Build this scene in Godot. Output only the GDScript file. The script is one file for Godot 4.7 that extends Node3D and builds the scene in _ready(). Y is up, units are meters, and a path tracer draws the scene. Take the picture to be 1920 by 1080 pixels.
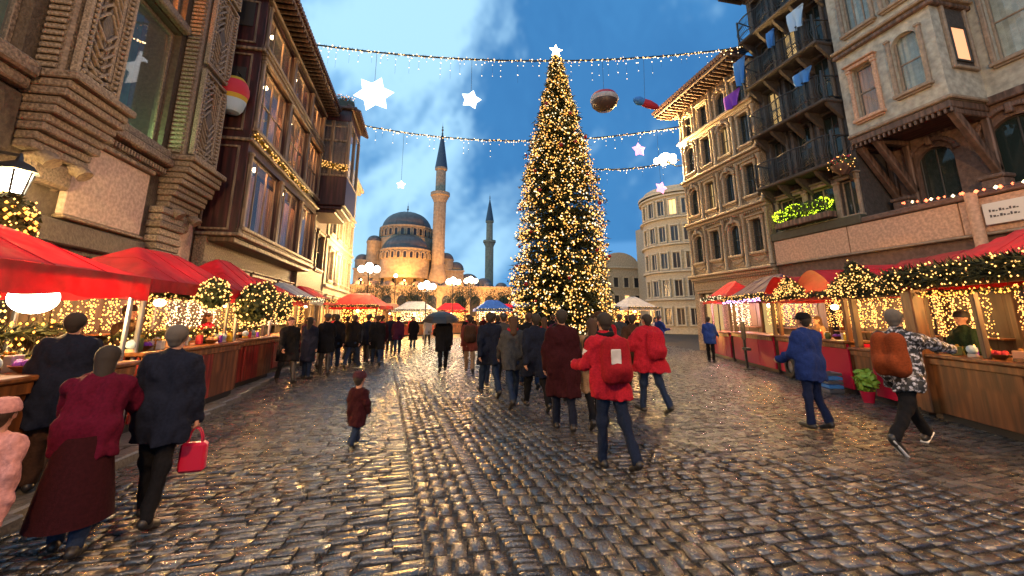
extends Node3D
# A street market at dusk: cobbled street, two rows of facades, a lit fir, a domed mosque behind.

var rng := RandomNumberGenerator.new()
var M := {}
var taken := {}
var T := {}

class MB:
	var v := PackedVector3Array()
	var n := PackedVector3Array()
	var c := PackedColorArray()
	var col := Color.WHITE
	var tint := false
	var xf := Transform3D.IDENTITY
	func tri(a: Vector3, b: Vector3, d: Vector3, na: Vector3, nb: Vector3, nd: Vector3) -> void:
		a = xf * a
		b = xf * b
		d = xf * d
		na = xf.basis * na
		nb = xf.basis * nb
		nd = xf.basis * nd
		if (b - a).cross(d - a).dot(na + nb + nd) > 0.0:
			v.append(a); v.append(d); v.append(b)
			n.append(na); n.append(nd); n.append(nb)
		else:
			v.append(a); v.append(b); v.append(d)
			n.append(na); n.append(nb); n.append(nd)
		if tint:
			c.append(col); c.append(col); c.append(col)
	func quad(a: Vector3, b: Vector3, d: Vector3, e: Vector3, nn: Vector3) -> void:
		tri(a, b, d, nn, nn, nn)
		tri(a, d, e, nn, nn, nn)
	func box(ctr: Vector3, size: Vector3, bev := 0.0, bs := Basis.IDENTITY) -> void:
		var keep := xf
		xf = xf * Transform3D(bs, ctr)
		var h := size * 0.5
		var b: float = minf(bev, minf(h.x, minf(h.y, h.z)) * 0.9)
		for ax in 3:
			for sg in [-1.0, 1.0]:
				var nn := Vector3.ZERO
				nn[ax] = sg
				var u := (ax + 1) % 3
				var w := (ax + 2) % 3
				var p: Array[Vector3] = []
				for k in [[-1.0, -1.0], [1.0, -1.0], [1.0, 1.0], [-1.0, 1.0]]:
					var q := Vector3.ZERO
					q[ax] = sg * h[ax]
					q[u] = k[0] * (h[u] - b)
					q[w] = k[1] * (h[w] - b)
					p.append(q)
				quad(p[0], p[1], p[2], p[3], nn)
		if b > 0.0:
			for ax in 3:
				var u := (ax + 1) % 3
				var w := (ax + 2) % 3
				for su in [-1.0, 1.0]:
					for sw in [-1.0, 1.0]:
						var nn := Vector3.ZERO
						nn[u] = su
						nn[w] = sw
						nn = nn.normalized()
						var q: Array[Vector3] = []
						for k in [[-1.0, 0], [1.0, 0], [1.0, 1], [-1.0, 1]]:
							var r := Vector3.ZERO
							r[ax] = k[0] * (h[ax] - b)
							r[u] = su * (h[u] - (b if k[1] == 1 else 0.0))
							r[w] = sw * (h[w] - (0.0 if k[1] == 1 else b))
							q.append(r)
						quad(q[0], q[1], q[2], q[3], nn)
			for sx in [-1.0, 1.0]:
				for sy in [-1.0, 1.0]:
					for sz in [-1.0, 1.0]:
						var nn := Vector3(sx, sy, sz).normalized()
						tri(Vector3(sx * h.x, sy * (h.y - b), sz * (h.z - b)), Vector3(sx * (h.x - b), sy * h.y, sz * (h.z - b)), Vector3(sx * (h.x - b), sy * (h.y - b), sz * h.z), nn, nn, nn)
		xf = keep
	func bar(a: Vector3, b: Vector3, w: float, t: float, bev := 0.0, up := Vector3.UP) -> void:
		# a box that runs from a to b
		var z := (b - a).normalized()
		if absf(z.dot(up)) > 0.98:
			up = Vector3.RIGHT
		var x := up.cross(z).normalized()
		var y := z.cross(x)
		box((a + b) * 0.5, Vector3(w, t, a.distance_to(b)), bev, Basis(x, y, z))
	func tube(p: PackedVector3Array, r: PackedFloat32Array, sides := 8, caps := true) -> void:
		var m := p.size()
		var pu := Vector3.ZERO
		var ring_p: Array = []
		var ring_n: Array = []
		for i in m:
			var t := (p[mini(i + 1, m - 1)] - p[maxi(i - 1, 0)]).normalized()
			if i == 0:
				pu = t.cross(Vector3.UP if absf(t.y) < 0.9 else Vector3.RIGHT).normalized()
			else:
				pu = (pu - t * pu.dot(t)).normalized()
			var pw := t.cross(pu)
			var rp := PackedVector3Array()
			var rn := PackedVector3Array()
			for k in sides:
				var an := TAU * k / sides
				var d := pu * cos(an) + pw * sin(an)
				rn.append(d)
				rp.append(p[i] + d * r[i])
			ring_p.append(rp)
			ring_n.append(rn)
		for i in m - 1:
			for k in sides:
				var j := (k + 1) % sides
				tri(ring_p[i][k], ring_p[i + 1][k], ring_p[i + 1][j], ring_n[i][k], ring_n[i + 1][k], ring_n[i + 1][j])
				tri(ring_p[i][k], ring_p[i + 1][j], ring_p[i][j], ring_n[i][k], ring_n[i + 1][j], ring_n[i][j])
		if caps:
			for e in [0, m - 1]:
				var t := (p[0] - p[1]).normalized() if e == 0 else (p[m - 1] - p[m - 2]).normalized()
				for k in range(1, sides - 1):
					tri(ring_p[e][0], ring_p[e][k], ring_p[e][k + 1], t, t, t)
	func rod(a: Vector3, b: Vector3, r: float, r2 := -1.0, sides := 8) -> void:
		tube(PackedVector3Array([a, b]), PackedFloat32Array([r, r if r2 < 0.0 else r2]), sides)
	func lathe(prof: Array, segs: int, at := Vector3.ZERO, a0 := 0.0, a1 := TAU) -> void:
		# prof: Vector2(radius, height) from the bottom to the top
		for i in prof.size() - 1:
			var p: Vector2 = prof[i]
			var q: Vector2 = prof[i + 1]
			var nd := Vector2(q.y - p.y, p.x - q.x)
			if nd.length() < 1e-6:
				continue
			nd = nd.normalized()
			var n0 := nd
			var n1 := nd
			if i > 0:
				var o: Vector2 = prof[i - 1]
				var m0 := Vector2(p.y - o.y, o.x - p.x).normalized()
				if m0.dot(nd) > 0.7:
					n0 = (m0 + nd).normalized()
			if i < prof.size() - 2:
				var o2: Vector2 = prof[i + 2]
				var m1 := Vector2(o2.y - q.y, q.x - o2.x).normalized()
				if m1.dot(nd) > 0.7:
					n1 = (m1 + nd).normalized()
			for k in segs:
				var b0 := a0 + (a1 - a0) * k / segs
				var b1 := a0 + (a1 - a0) * (k + 1) / segs
				var d0 := Vector3(cos(b0), 0, sin(b0))
				var d1 := Vector3(cos(b1), 0, sin(b1))
				var A := at + d0 * p.x + Vector3(0, p.y, 0)
				var B := at + d1 * p.x + Vector3(0, p.y, 0)
				var C := at + d1 * q.x + Vector3(0, q.y, 0)
				var D := at + d0 * q.x + Vector3(0, q.y, 0)
				var na := d0 * n0.x + Vector3(0, n0.y, 0)
				var nb := d1 * n0.x + Vector3(0, n0.y, 0)
				var nc := d1 * n1.x + Vector3(0, n1.y, 0)
				var ne := d0 * n1.x + Vector3(0, n1.y, 0)
				if p.x > 1e-5:
					tri(A, B, C, na, nb, nc)
				if q.x > 1e-5:
					tri(A, C, D, na, nc, ne)
	func ball(at: Vector3, r: Vector3, segs := 10, rings := 6) -> void:
		var prof: Array = []
		for i in rings + 1:
			var a := -PI / 2 + PI * i / rings
			prof.append(Vector2(cos(a), sin(a)))
		var keep := xf
		xf = xf * Transform3D(Basis.from_scale(r), at)
		lathe(prof, segs)
		xf = keep
	func gem(at: Vector3, r: float) -> void:
		# a small bulb of eight faces
		for sx in [-1.0, 1.0]:
			for sy in [-1.0, 1.0]:
				for sz in [-1.0, 1.0]:
					tri(at + Vector3(sx * r, 0, 0), at + Vector3(0, sy * r, 0), at + Vector3(0, 0, sz * r), Vector3(sx, 0, 0), Vector3(0, sy, 0), Vector3(0, 0, sz))
	func prism(poly: PackedVector2Array, z0: float, z1: float) -> void:
		# an outline in x, y with depth z0 to z1
		var ix := Geometry2D.triangulate_polygon(poly)
		for i in range(0, ix.size(), 3):
			for s in [[z0, -1.0], [z1, 1.0]]:
				var q: Array[Vector3] = []
				for k in 3:
					var w := poly[ix[i + k]]
					q.append(Vector3(w.x, w.y, s[0]))
				var nn := Vector3(0, 0, s[1] * signf(z1 - z0))
				tri(q[0], q[1], q[2], nn, nn, nn)
		var area := 0.0
		for i in poly.size():
			var a := poly[i]
			var b := poly[(i + 1) % poly.size()]
			area += a.cross(b)
		for i in poly.size():
			var a := poly[i]
			var b := poly[(i + 1) % poly.size()]
			var e := b - a
			var nn := Vector3(e.y, -e.x, 0).normalized() * signf(area)
			quad(Vector3(a.x, a.y, z0), Vector3(b.x, b.y, z0), Vector3(b.x, b.y, z1), Vector3(a.x, a.y, z1), nn)
	func commit() -> ArrayMesh:
		var arr := []
		arr.resize(Mesh.ARRAY_MAX)
		arr[Mesh.ARRAY_VERTEX] = v
		for i in n.size():
			n[i] = n[i].normalized()
		arr[Mesh.ARRAY_NORMAL] = n
		if tint:
			arr[Mesh.ARRAY_COLOR] = c
		var m := ArrayMesh.new()
		m.add_surface_from_arrays(Mesh.PRIMITIVE_TRIANGLES, arr)
		return m

func numbered(called: String) -> String:
	taken[called] = taken.get(called, -1) + 1
	return called if taken[called] == 0 else "%s_%03d" % [called, taken[called]]

func put(mesh: Mesh, called: String, m: Material, parent: Node3D, at := Transform3D.IDENTITY) -> MeshInstance3D:
	var o := MeshInstance3D.new()
	o.mesh = mesh
	o.material_override = m
	o.cast_shadow = GeometryInstance3D.SHADOW_CASTING_SETTING_ON
	if parent == self:
		o.name = numbered(called)
		add_child(o)
	else:
		o.name = called
		parent.add_child(o, true)
	o.transform = at
	return o

func part(mb: MB, called: String, m: Material, parent: Node3D, stuff := false) -> MeshInstance3D:
	var o := put(mb.commit(), called, m, parent)
	if stuff:
		o.set_meta("kind", "stuff")
	return o

func node(called: String, parent: Node3D, at := Vector3.ZERO) -> Node3D:
	var o := Node3D.new()
	o.name = called
	parent.add_child(o, true)
	o.position = at
	return o

func tag(o: Node, label: String, category: String, group := "") -> void:
	o.set_meta("label", label)
	o.set_meta("category", category)
	if group != "":
		o.set_meta("group", group)

func thing(called: String, label: String, category: String, at := Vector3.ZERO, turn := 0.0, group := "") -> Node3D:
	var o := Node3D.new()
	o.name = numbered(called)
	add_child(o)
	o.position = at
	o.rotation.y = turn
	tag(o, label, category, group)
	return o

func structure(o: Node) -> void:
	o.set_meta("kind", "structure")

# ---------- materials ----------
func noise_image(size: int, freq: float, oct: int, lo: float, hi: float, sd: int, sx := 1.0, sy := 1.0) -> Image:
	var f := FastNoiseLite.new()
	f.seed = sd
	f.noise_type = FastNoiseLite.TYPE_SIMPLEX_SMOOTH
	f.frequency = freq
	f.fractal_type = FastNoiseLite.FRACTAL_FBM
	f.fractal_octaves = oct
	var im: Image
	if sx == 1.0 and sy == 1.0:
		im = f.get_seamless_image(size, size)
	else:
		im = f.get_seamless_image(int(size / sx), int(size / sy))
		im.resize(size, size, Image.INTERPOLATE_CUBIC)
	im.convert(Image.FORMAT_L8)
	var d := im.get_data()
	var mn := 255
	var mx := 0
	for b in d:
		mn = mini(mn, b)
		mx = maxi(mx, b)
	for i in d.size():
		d[i] = int(255.0 * (lo + (hi - lo) * float(d[i] - mn) / maxf(1.0, mx - mn)))
	var o := Image.create_from_data(size, size, false, Image.FORMAT_L8, d)
	o.convert(Image.FORMAT_RGB8)
	return o

func bump(im: Image, strength: float) -> ImageTexture:
	var b := im.duplicate() as Image
	b.convert(Image.FORMAT_RGBA8)
	b.bump_map_to_normal_map(strength)
	return ImageTexture.create_from_image(b)

func make_textures() -> void:
	var a := noise_image(512, 0.02, 5, 0.72, 1.0, 3)
	T.mottle = ImageTexture.create_from_image(a)
	T.mottle_n = bump(noise_image(512, 0.04, 5, 0.0, 1.0, 4), 5.0)
	var w := noise_image(512, 0.02, 4, 0.45, 1.0, 5, 1.0, 12.0)
	T.wood = ImageTexture.create_from_image(w)
	T.wood_n = bump(w, 3.0)
	T.weave_n = bump(noise_image(256, 0.12, 3, 0.0, 1.0, 6), 4.0)
	T.fold_n = bump(noise_image(256, 0.016, 3, 0.0, 1.0, 8), 7.0)
	T.rough = ImageTexture.create_from_image(noise_image(1024, 0.009, 6, 0.25, 1.0, 7))
	T.sett = ImageTexture.create_from_image(noise_image(1024, 0.1, 5, 0.45, 1.0, 9))
	T.sett_n = bump(noise_image(1024, 0.09, 4, 0.0, 1.0, 10), 4.0)
	var ca := noise_image(512, 0.03, 5, 0.5, 1.0, 11)
	T.carve = ImageTexture.create_from_image(ca)
	T.carve_n = bump(noise_image(512, 0.035, 4, 0.0, 1.0, 12), 7.0)

func mk(called: String, r: float, g: float, b: float, rough := 0.8, tex = null, scale := 1.0, nrm = null, nstr := 1.0, metal := 0.0) -> StandardMaterial3D:
	var m := StandardMaterial3D.new()
	m.albedo_color = Color(r, g, b).linear_to_srgb()
	m.roughness = rough
	m.metallic = metal
	m.cull_mode = BaseMaterial3D.CULL_DISABLED
	if tex != null:
		m.albedo_texture = tex
	if nrm != null:
		m.normal_enabled = true
		m.normal_texture = nrm
		m.normal_scale = nstr
	if tex != null or nrm != null:
		m.uv1_triplanar = true
		m.uv1_world_triplanar = true
		m.uv1_scale = Vector3.ONE * scale
	M[called] = m
	return m

func glow(called: String, r: float, g: float, b: float, e: float) -> StandardMaterial3D:
	var m := StandardMaterial3D.new()
	m.albedo_color = Color(r, g, b).linear_to_srgb()
	m.roughness = 0.6
	m.emission_enabled = true
	m.emission = Color(r, g, b).linear_to_srgb()
	m.emission_energy_multiplier = e
	M[called] = m
	return m

func glass(called: String, r: float, g: float, b: float, alpha: float, rough := 0.03) -> StandardMaterial3D:
	var m := StandardMaterial3D.new()
	m.albedo_color = Color(Color(r, g, b).linear_to_srgb(), alpha)
	m.transparency = BaseMaterial3D.TRANSPARENCY_ALPHA
	m.roughness = rough
	m.metallic_specular = 0.35
	M[called] = m
	return m

func make_materials() -> void:
	make_textures()
	# setts
	var s := mk("sett", 1, 1, 1, 0.42, T.sett, 0.5, T.sett_n, 0.8)
	s.vertex_color_use_as_albedo = true
	s.roughness_texture = T.rough
	s.roughness_texture_channel = BaseMaterial3D.TEXTURE_CHANNEL_RED
	s.roughness = 0.44
	s.metallic_specular = 0.75
	mk("ground", 0.02, 0.019, 0.017, 0.55, T.mottle, 0.7, T.mottle_n, 0.6)
	mk("kerb", 0.16, 0.145, 0.125, 0.4, T.mottle, 0.8, T.mottle_n, 0.6)
	# facades
	mk("carved", 0.33, 0.26, 0.19, 0.6, T.carve, 0.9, T.carve_n, 0.9)
	mk("carved_light", 0.45, 0.37, 0.28, 0.65, T.carve, 1.1, T.carve_n, 0.8)
	mk("dark_stone", 0.12, 0.095, 0.07, 0.6, T.mottle, 0.7, T.mottle_n, 0.7)
	mk("beige_panel", 0.62, 0.47, 0.38, 0.6, T.mottle, 0.9)
	mk("oxblood", 0.085, 0.022, 0.022, 0.45, T.wood, 0.6, T.wood_n, 0.5)
	mk("trim", 0.42, 0.31, 0.2, 0.55, T.wood, 0.7, T.wood_n, 0.4)
	mk("brown_trim", 0.17, 0.1, 0.055, 0.5, T.wood, 0.7, T.wood_n, 0.5)
	mk("cream", 0.47, 0.46, 0.39, 0.75, T.mottle, 0.35, T.mottle_n, 0.25)
	mk("cream_trim", 0.33, 0.26, 0.19, 0.7, T.mottle, 0.5, T.mottle_n, 0.4)
	mk("brown_stone", 0.17, 0.105, 0.08, 0.75, T.mottle, 0.45, T.mottle_n, 0.8)
	mk("brown_timber", 0.2, 0.12, 0.085, 0.6, T.wood, 0.7, T.wood_n, 0.6)
	mk("tan_band", 0.62, 0.39, 0.26, 0.7, T.mottle, 0.9, T.mottle_n, 0.25)
	mk("green_band", 0.05, 0.055, 0.035, 0.6, T.mottle, 0.4)
	mk("soot", 0.07, 0.06, 0.055, 0.7, T.mottle, 0.5, T.mottle_n, 0.6)
	mk("iron", 0.03, 0.03, 0.032, 0.4, T.mottle, 0.8)
	mk("sandstone", 0.5, 0.37, 0.23, 0.75, T.carve, 0.7, T.carve_n, 0.7)
	mk("sandstone_trim", 0.58, 0.45, 0.3, 0.7, T.carve, 0.8, T.carve_n, 0.6)
	mk("grey_stone", 0.46, 0.4, 0.3, 0.75, T.mottle, 0.5, T.mottle_n, 0.6)
	mk("grey_trim", 0.55, 0.49, 0.38, 0.75, T.mottle, 0.5, T.mottle_n, 0.6)
	mk("roof_tile", 0.12, 0.06, 0.045, 0.6, T.mottle, 0.9, T.mottle_n, 0.6)
	mk("lead", 0.2, 0.15, 0.13, 0.5, T.mottle, 0.06, T.mottle_n, 0.3)
	mk("mosque", 0.5, 0.38, 0.25, 0.8, T.mottle, 0.08, T.mottle_n, 0.6)
	mk("spire", 0.05, 0.07, 0.1, 0.5)
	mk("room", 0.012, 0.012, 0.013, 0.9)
	mk("window_dark", 0.03, 0.028, 0.026, 0.5)
	mk("white_frame", 0.5, 0.45, 0.38, 0.6)
	mk("peach_blind", 0.55, 0.3, 0.17, 0.8)
	mk("pale_blind", 0.5, 0.57, 0.5, 0.8, T.mottle, 0.3)
	mk("rose_curtain", 0.42, 0.2, 0.15, 0.8, T.wood, 0.5, T.fold_n, 0.8)
	mk("rose_lit", 0.5, 0.26, 0.17, 0.8, T.wood, 0.5, T.fold_n, 0.8)

	mk("teal_back", 0.05, 0.19, 0.18, 0.8, T.mottle, 0.25)
	glass("pane", 0.3, 0.36, 0.36, 0.12)
	glass("pane_dark", 0.03, 0.05, 0.05, 0.35)
	# market
	mk("canvas_red", 0.42, 0.008, 0.02, 0.7, T.mottle, 0.4, T.fold_n, 0.5)
	M.canvas_red.backlight_enabled = true
	M.canvas_red.backlight = Color(0.35, 0.01, 0.02).linear_to_srgb()
	mk("canvas_plum", 0.09, 0.02, 0.07, 0.7, T.mottle, 0.4, T.fold_n, 0.5)
	mk("canvas_blue", 0.03, 0.12, 0.5, 0.7, T.mottle, 0.4, T.fold_n, 0.5)
	mk("canvas_white", 0.6, 0.57, 0.55, 0.7, T.mottle, 0.4, T.fold_n, 0.5)
	mk("plank", 0.33, 0.115, 0.03, 0.38, T.wood, 0.8, T.wood_n, 0.5)
	mk("plank_b", 0.27, 0.09, 0.025, 0.4, T.wood, 0.7, T.wood_n, 0.5)
	mk("plank_red", 0.4, 0.028, 0.016, 0.4, T.wood, 0.8, T.wood_n, 0.5)
	mk("plank_dark", 0.06, 0.025, 0.012, 0.5, T.wood, 0.8, T.wood_n, 0.5)
	mk("panel_red", 0.45, 0.01, 0.04, 0.25)
	mk("black", 0.012, 0.012, 0.013, 0.5)
	mk("rubber", 0.015, 0.015, 0.015, 0.7)
	mk("steel", 0.3, 0.3, 0.32, 0.35, null, 1.0, null, 1.0, 0.8)
	mk("fir", 0.04, 0.055, 0.016, 0.75)
	mk("fir_b", 0.06, 0.065, 0.018, 0.75)
	mk("leaf", 0.05, 0.075, 0.02, 0.7)
	mk("bark", 0.06, 0.04, 0.025, 0.9, T.wood, 1.0, T.wood_n, 1.0)
	mk("bauble_red", 0.35, 0.01, 0.01, 0.2)
	mk("flower_red", 0.45, 0.02, 0.04, 0.7)
	mk("white_sign", 0.6, 0.57, 0.52, 0.6)
	mk("ink", 0.07, 0.06, 0.06, 0.7)
	glow("bulb", 1.0, 0.52, 0.14, 1.9)
	glow("bulb_white", 1.0, 0.78, 0.46, 2.2)
	glow("bulb_red", 1.0, 0.16, 0.06, 3.0)
	glow("bulb_orange", 1.0, 0.34, 0.05, 2.6)
	glow("bulb_violet", 0.75, 0.45, 1.0, 4.0)
	glow("bulb_lime", 0.6, 0.85, 0.03, 1.6)
	glow("lamp_white", 1.0, 0.9, 0.7, 12.0)
	glow("lamp_warm", 1.0, 0.75, 0.4, 12.0)
	glow("lamp_star", 0.97, 0.98, 1.0, 1.8)
	glow("lamp_pink", 1.0, 0.4, 0.6, 1.1)
	glow("lit_window", 1.0, 0.66, 0.25, 0.9)
	glow("lit_peach", 1.0, 0.5, 0.25, 0.55)

func lamp_light(parent: Node3D, at: Vector3, e: float, col := Color(1.0, 0.74, 0.42), size := 0.12) -> void:
	var l := OmniLight3D.new()
	l.name = "lamp_light"
	parent.add_child(l, true)
	l.position = at
	l.light_color = col
	l.light_energy = e
	l.omni_range = 80.0
	l.omni_attenuation = 2.0
	l.light_size = size
	l.shadow_enabled = true

# ---------- camera, sky ----------
func make_camera() -> void:
	var cam := Camera3D.new()
	cam.name = "camera"
	add_child(cam)
	cam.position = Vector3(0, 1.68, 0)
	cam.rotation = Vector3(deg_to_rad(11.944), deg_to_rad(-12.037), 0)
	var k := 0.1
	cam.set_frustum(2.0 * 540.0 / 780.0 * k, Vector2(0, -110.0 / 780.0 * k), k, 1500.0)
	cam.current = true

func make_sky() -> void:
	var we := WorldEnvironment.new()
	we.name = "world_environment"
	add_child(we)
	var e := Environment.new()
	we.environment = e
	e.tonemap_mode = Environment.TONE_MAPPER_LINEAR
	e.tonemap_exposure = 1.5
	e.sdfgi_enabled = true
	e.ssao_enabled = true
	e.ssil_enabled = true
	var w := 768
	var h := 384
	var f := FastNoiseLite.new()
	f.seed = 21
	f.frequency = 1.0
	f.fractal_type = FastNoiseLite.FRACTAL_FBM
	f.fractal_octaves = 4
	f.fractal_gain = 0.42
	f.domain_warp_enabled = true
	f.domain_warp_amplitude = 0.35
	f.domain_warp_frequency = 1.3
	var im := Image.create(w, h, false, Image.FORMAT_RGBF)
	var deep := Vector3(0.026, 0.12, 0.32)
	var mid := Vector3(0.07, 0.27, 0.56)
	var pale := Vector3(0.45, 0.75, 0.97)
	for y in h:
		var el := PI / 2 - PI * (y + 0.5) / h
		var ce := cos(el)
		var se := sin(el)
		for x in w:
			var az := TAU * (x + 0.5) / w
			var d := Vector3(sin(az) * ce, se, -cos(az) * ce)
			# streaks of cloud drift up towards the right
			var p := Vector3(d.x * 1.6 - d.y * 0.9, d.y * 0.8, d.z * 1.6) * 1.5
			var n1 := f.get_noise_3d(p.x, p.y, p.z)
			var n2 := f.get_noise_3d(p.x * 0.45 + 7.0, p.y * 0.45, p.z * 0.45)
			var band := f.get_noise_3d(d.x * 0.5 + 3.0, d.y * 0.3 + 5.0, d.z * 0.5)
			var cl := smoothstep(-0.15, 0.66, n1 * 1.1 + n2 * 0.8 + 0.34 - SKY_LEFT * d.x)
			var base := deep.lerp(mid, clampf(0.5 + 0.9 * band - d.x * 0.5, 0.0, 1.0))
			var q := base.lerp(pale, cl * 0.8)
			im.set_pixel(x, y, Color(q.x, q.y, q.z))
	var pm := PanoramaSkyMaterial.new()
	pm.panorama = ImageTexture.create_from_image(im)
	var sky := Sky.new()
	sky.sky_material = pm
	e.background_mode = Environment.BG_SKY
	e.sky = sky
	e.background_energy_multiplier = SKY_ENERGY

const SKY_ENERGY := 0.9
const SKY_LEFT := 0.8

func more_materials() -> void:
	mk("cloth_blue", 0.05, 0.2, 0.5, 0.8, null, 1.0, T.weave_n, 0.4)
	mk("cloth_pale", 0.35, 0.5, 0.65, 0.8, null, 1.0, T.weave_n, 0.4)
	mk("cloth_purple", 0.16, 0.03, 0.4, 0.8, null, 1.0, T.weave_n, 0.4)
	mk("cloth_yellow", 0.45, 0.3, 0.02, 0.8, null, 1.0, T.weave_n, 0.4)
	mk("pane_far", 0.025, 0.025, 0.03, 0.15)
	mk("wire", 0.03, 0.03, 0.03, 0.6)
	mk("bauble_brown", 0.08, 0.05, 0.04, 0.4)
	mk("bauble_gold", 0.5, 0.3, 0.06, 0.25, null, 1.0, null, 1.0, 0.7)
	mk("leaf_teal", 0.03, 0.13, 0.08, 0.6)
	glow("bulb_amber", 1.0, 0.42, 0.07, 1.8)
	mk("leaf_bright", 0.2, 0.36, 0.03, 0.6)
	glow("lamp_pinkish", 1.0, 0.75, 0.8, 9.0)
	glow("lamp_soft", 0.9, 0.85, 0.3, 1.6)
	glow("lamp_flame", 1.0, 0.4, 0.05, 2.2)

# ---------- ground and setts ----------
func in_view(p: Vector3) -> bool:
	var b := Basis.from_euler(Vector3(deg_to_rad(11.944), deg_to_rad(-12.037), 0))
	var q := b.inverse() * (p - Vector3(0, 1.68, 0))
	if q.z > -0.3:
		return false
	var x := 960.0 + 780.0 * q.x / -q.z
	var y := 430.0 - 780.0 * q.y / -q.z
	return x > -20.0 and x < 1940.0 and y < 1100.0

func sett(mb: MB, wob: Array, lx: float, lz: float, h: float) -> void:
	# one stone: vertical sides, worn shoulders, slightly domed top; wob holds four corner offsets
	var sg := [[-1.0, -1.0], [1.0, -1.0], [1.0, 1.0], [-1.0, 1.0]]
	var o: Array[Vector3] = []
	var i: Array[Vector3] = []
	var no: Array[Vector3] = []
	var ni: Array[Vector3] = []
	var inset := minf(lx, lz) * 0.24
	for k in 4:
		var w: Vector2 = wob[k]
		var sx: float = sg[k][0]
		var sz: float = sg[k][1]
		var x := sx * lx * 0.5 + w.x
		var z := sz * lz * 0.5 + w.y
		o.append(Vector3(x, h - 0.006, z))
		i.append(Vector3(x - sx * inset, h + w.x * 0.12, z - sz * inset))
		no.append(Vector3(sx * 0.24, 1, sz * 0.24).normalized())
		ni.append(Vector3(sx * 0.04, 1, sz * 0.04).normalized())
	mb.tri(i[0], i[1], i[2], ni[0], ni[1], ni[2])
	mb.tri(i[0], i[2], i[3], ni[0], ni[2], ni[3])
	for k in 4:
		var j := (k + 1) % 4
		mb.tri(o[k], o[j], i[j], no[k], no[j], ni[j])
		mb.tri(o[k], i[j], i[k], no[k], ni[j], ni[k])
		var a := Vector3(o[k].x, -0.05, o[k].z)
		var b := Vector3(o[j].x, -0.05, o[j].z)
		var nn := Vector3(sg[k][0] + sg[j][0], 0, sg[k][1] + sg[j][1]).normalized()
		mb.quad(o[k], o[j], b, a, nn)

func strip_x(z: float) -> float:
	return 0.13 + 0.0837 * (z + 3.23)

func lay(called: String, stones: Array, warm: float) -> void:
	var base := Node3D.new()
	base.name = called
	add_child(base)
	structure(base)
	var vars: Array = []
	for k in 10:
		var mb := MB.new()
		mb.tint = true
		var g := rng.randf_range(0.04, 0.16)
		mb.col = Color(g * (1.0 + warm), g * (0.97 + warm * 0.4), g * 0.94)
		var wob: Array = []
		for q in 4:
			wob.append(Vector2(rng.randf_range(-0.06, 0.06), rng.randf_range(-0.06, 0.06)))
		# unit stone: one metre square on plan, scaled where it is laid
		sett_unit(mb, wob)
		vars.append(mb.commit())
	var near: Array = []
	var far: Array = []
	for s in stones:
		if in_view(Vector3(s[0], 0, s[1])):
			near.append(s)
		elif s[1] < -1.6:
			far.append(s)
	near.sort_custom(func(a, b): return a[0] * a[0] + a[1] * a[1] < b[0] * b[0] + b[1] * b[1])
	for k in mini(300, near.size()):
		var s = near[k]
		var bs := Basis.from_euler(Vector3(s[6], s[2], s[7])) * Basis.from_scale(Vector3(s[3], 1, s[4]))
		put(vars[int(s[8]) % 10], "sett", M.sett, base, Transform3D(bs, Vector3(s[0], s[5], s[1])))
	var mb := MB.new()
	mb.tint = true
	for k in range(300, near.size()):
		far.append(near[k])
	for s in far:
		var g: float = s[9]
		mb.col = Color(g * (1.0 + warm), g * (0.97 + warm * 0.4), g * 0.94)
		mb.xf = Transform3D(Basis.from_euler(Vector3(s[6], s[2], s[7])), Vector3(s[0], s[5], s[1]))
		var wob: Array = []
		for q in 4:
			wob.append(Vector2(rng.randf_range(-0.05, 0.05) * s[3], rng.randf_range(-0.06, 0.06) * s[4]))
		sett(mb, wob, s[3], s[4], 0.0)
	part(mb, "far_setts", M.sett, base, true)

func sett_unit(mb: MB, wob: Array) -> void:
	sett(mb, wob, 1.0, 1.0, 0.0)

func spec(x: float, z: float, yaw: float, lx: float, lz: float) -> Array:
	return [x, z, yaw + rng.randf_range(-0.035, 0.035), lx, lz, rng.randf_range(-0.006, 0.008), rng.randf_range(-0.045, 0.045), rng.randf_range(-0.04, 0.04), rng.randi() % 10, rng.randf_range(0.04, 0.16)]

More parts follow.
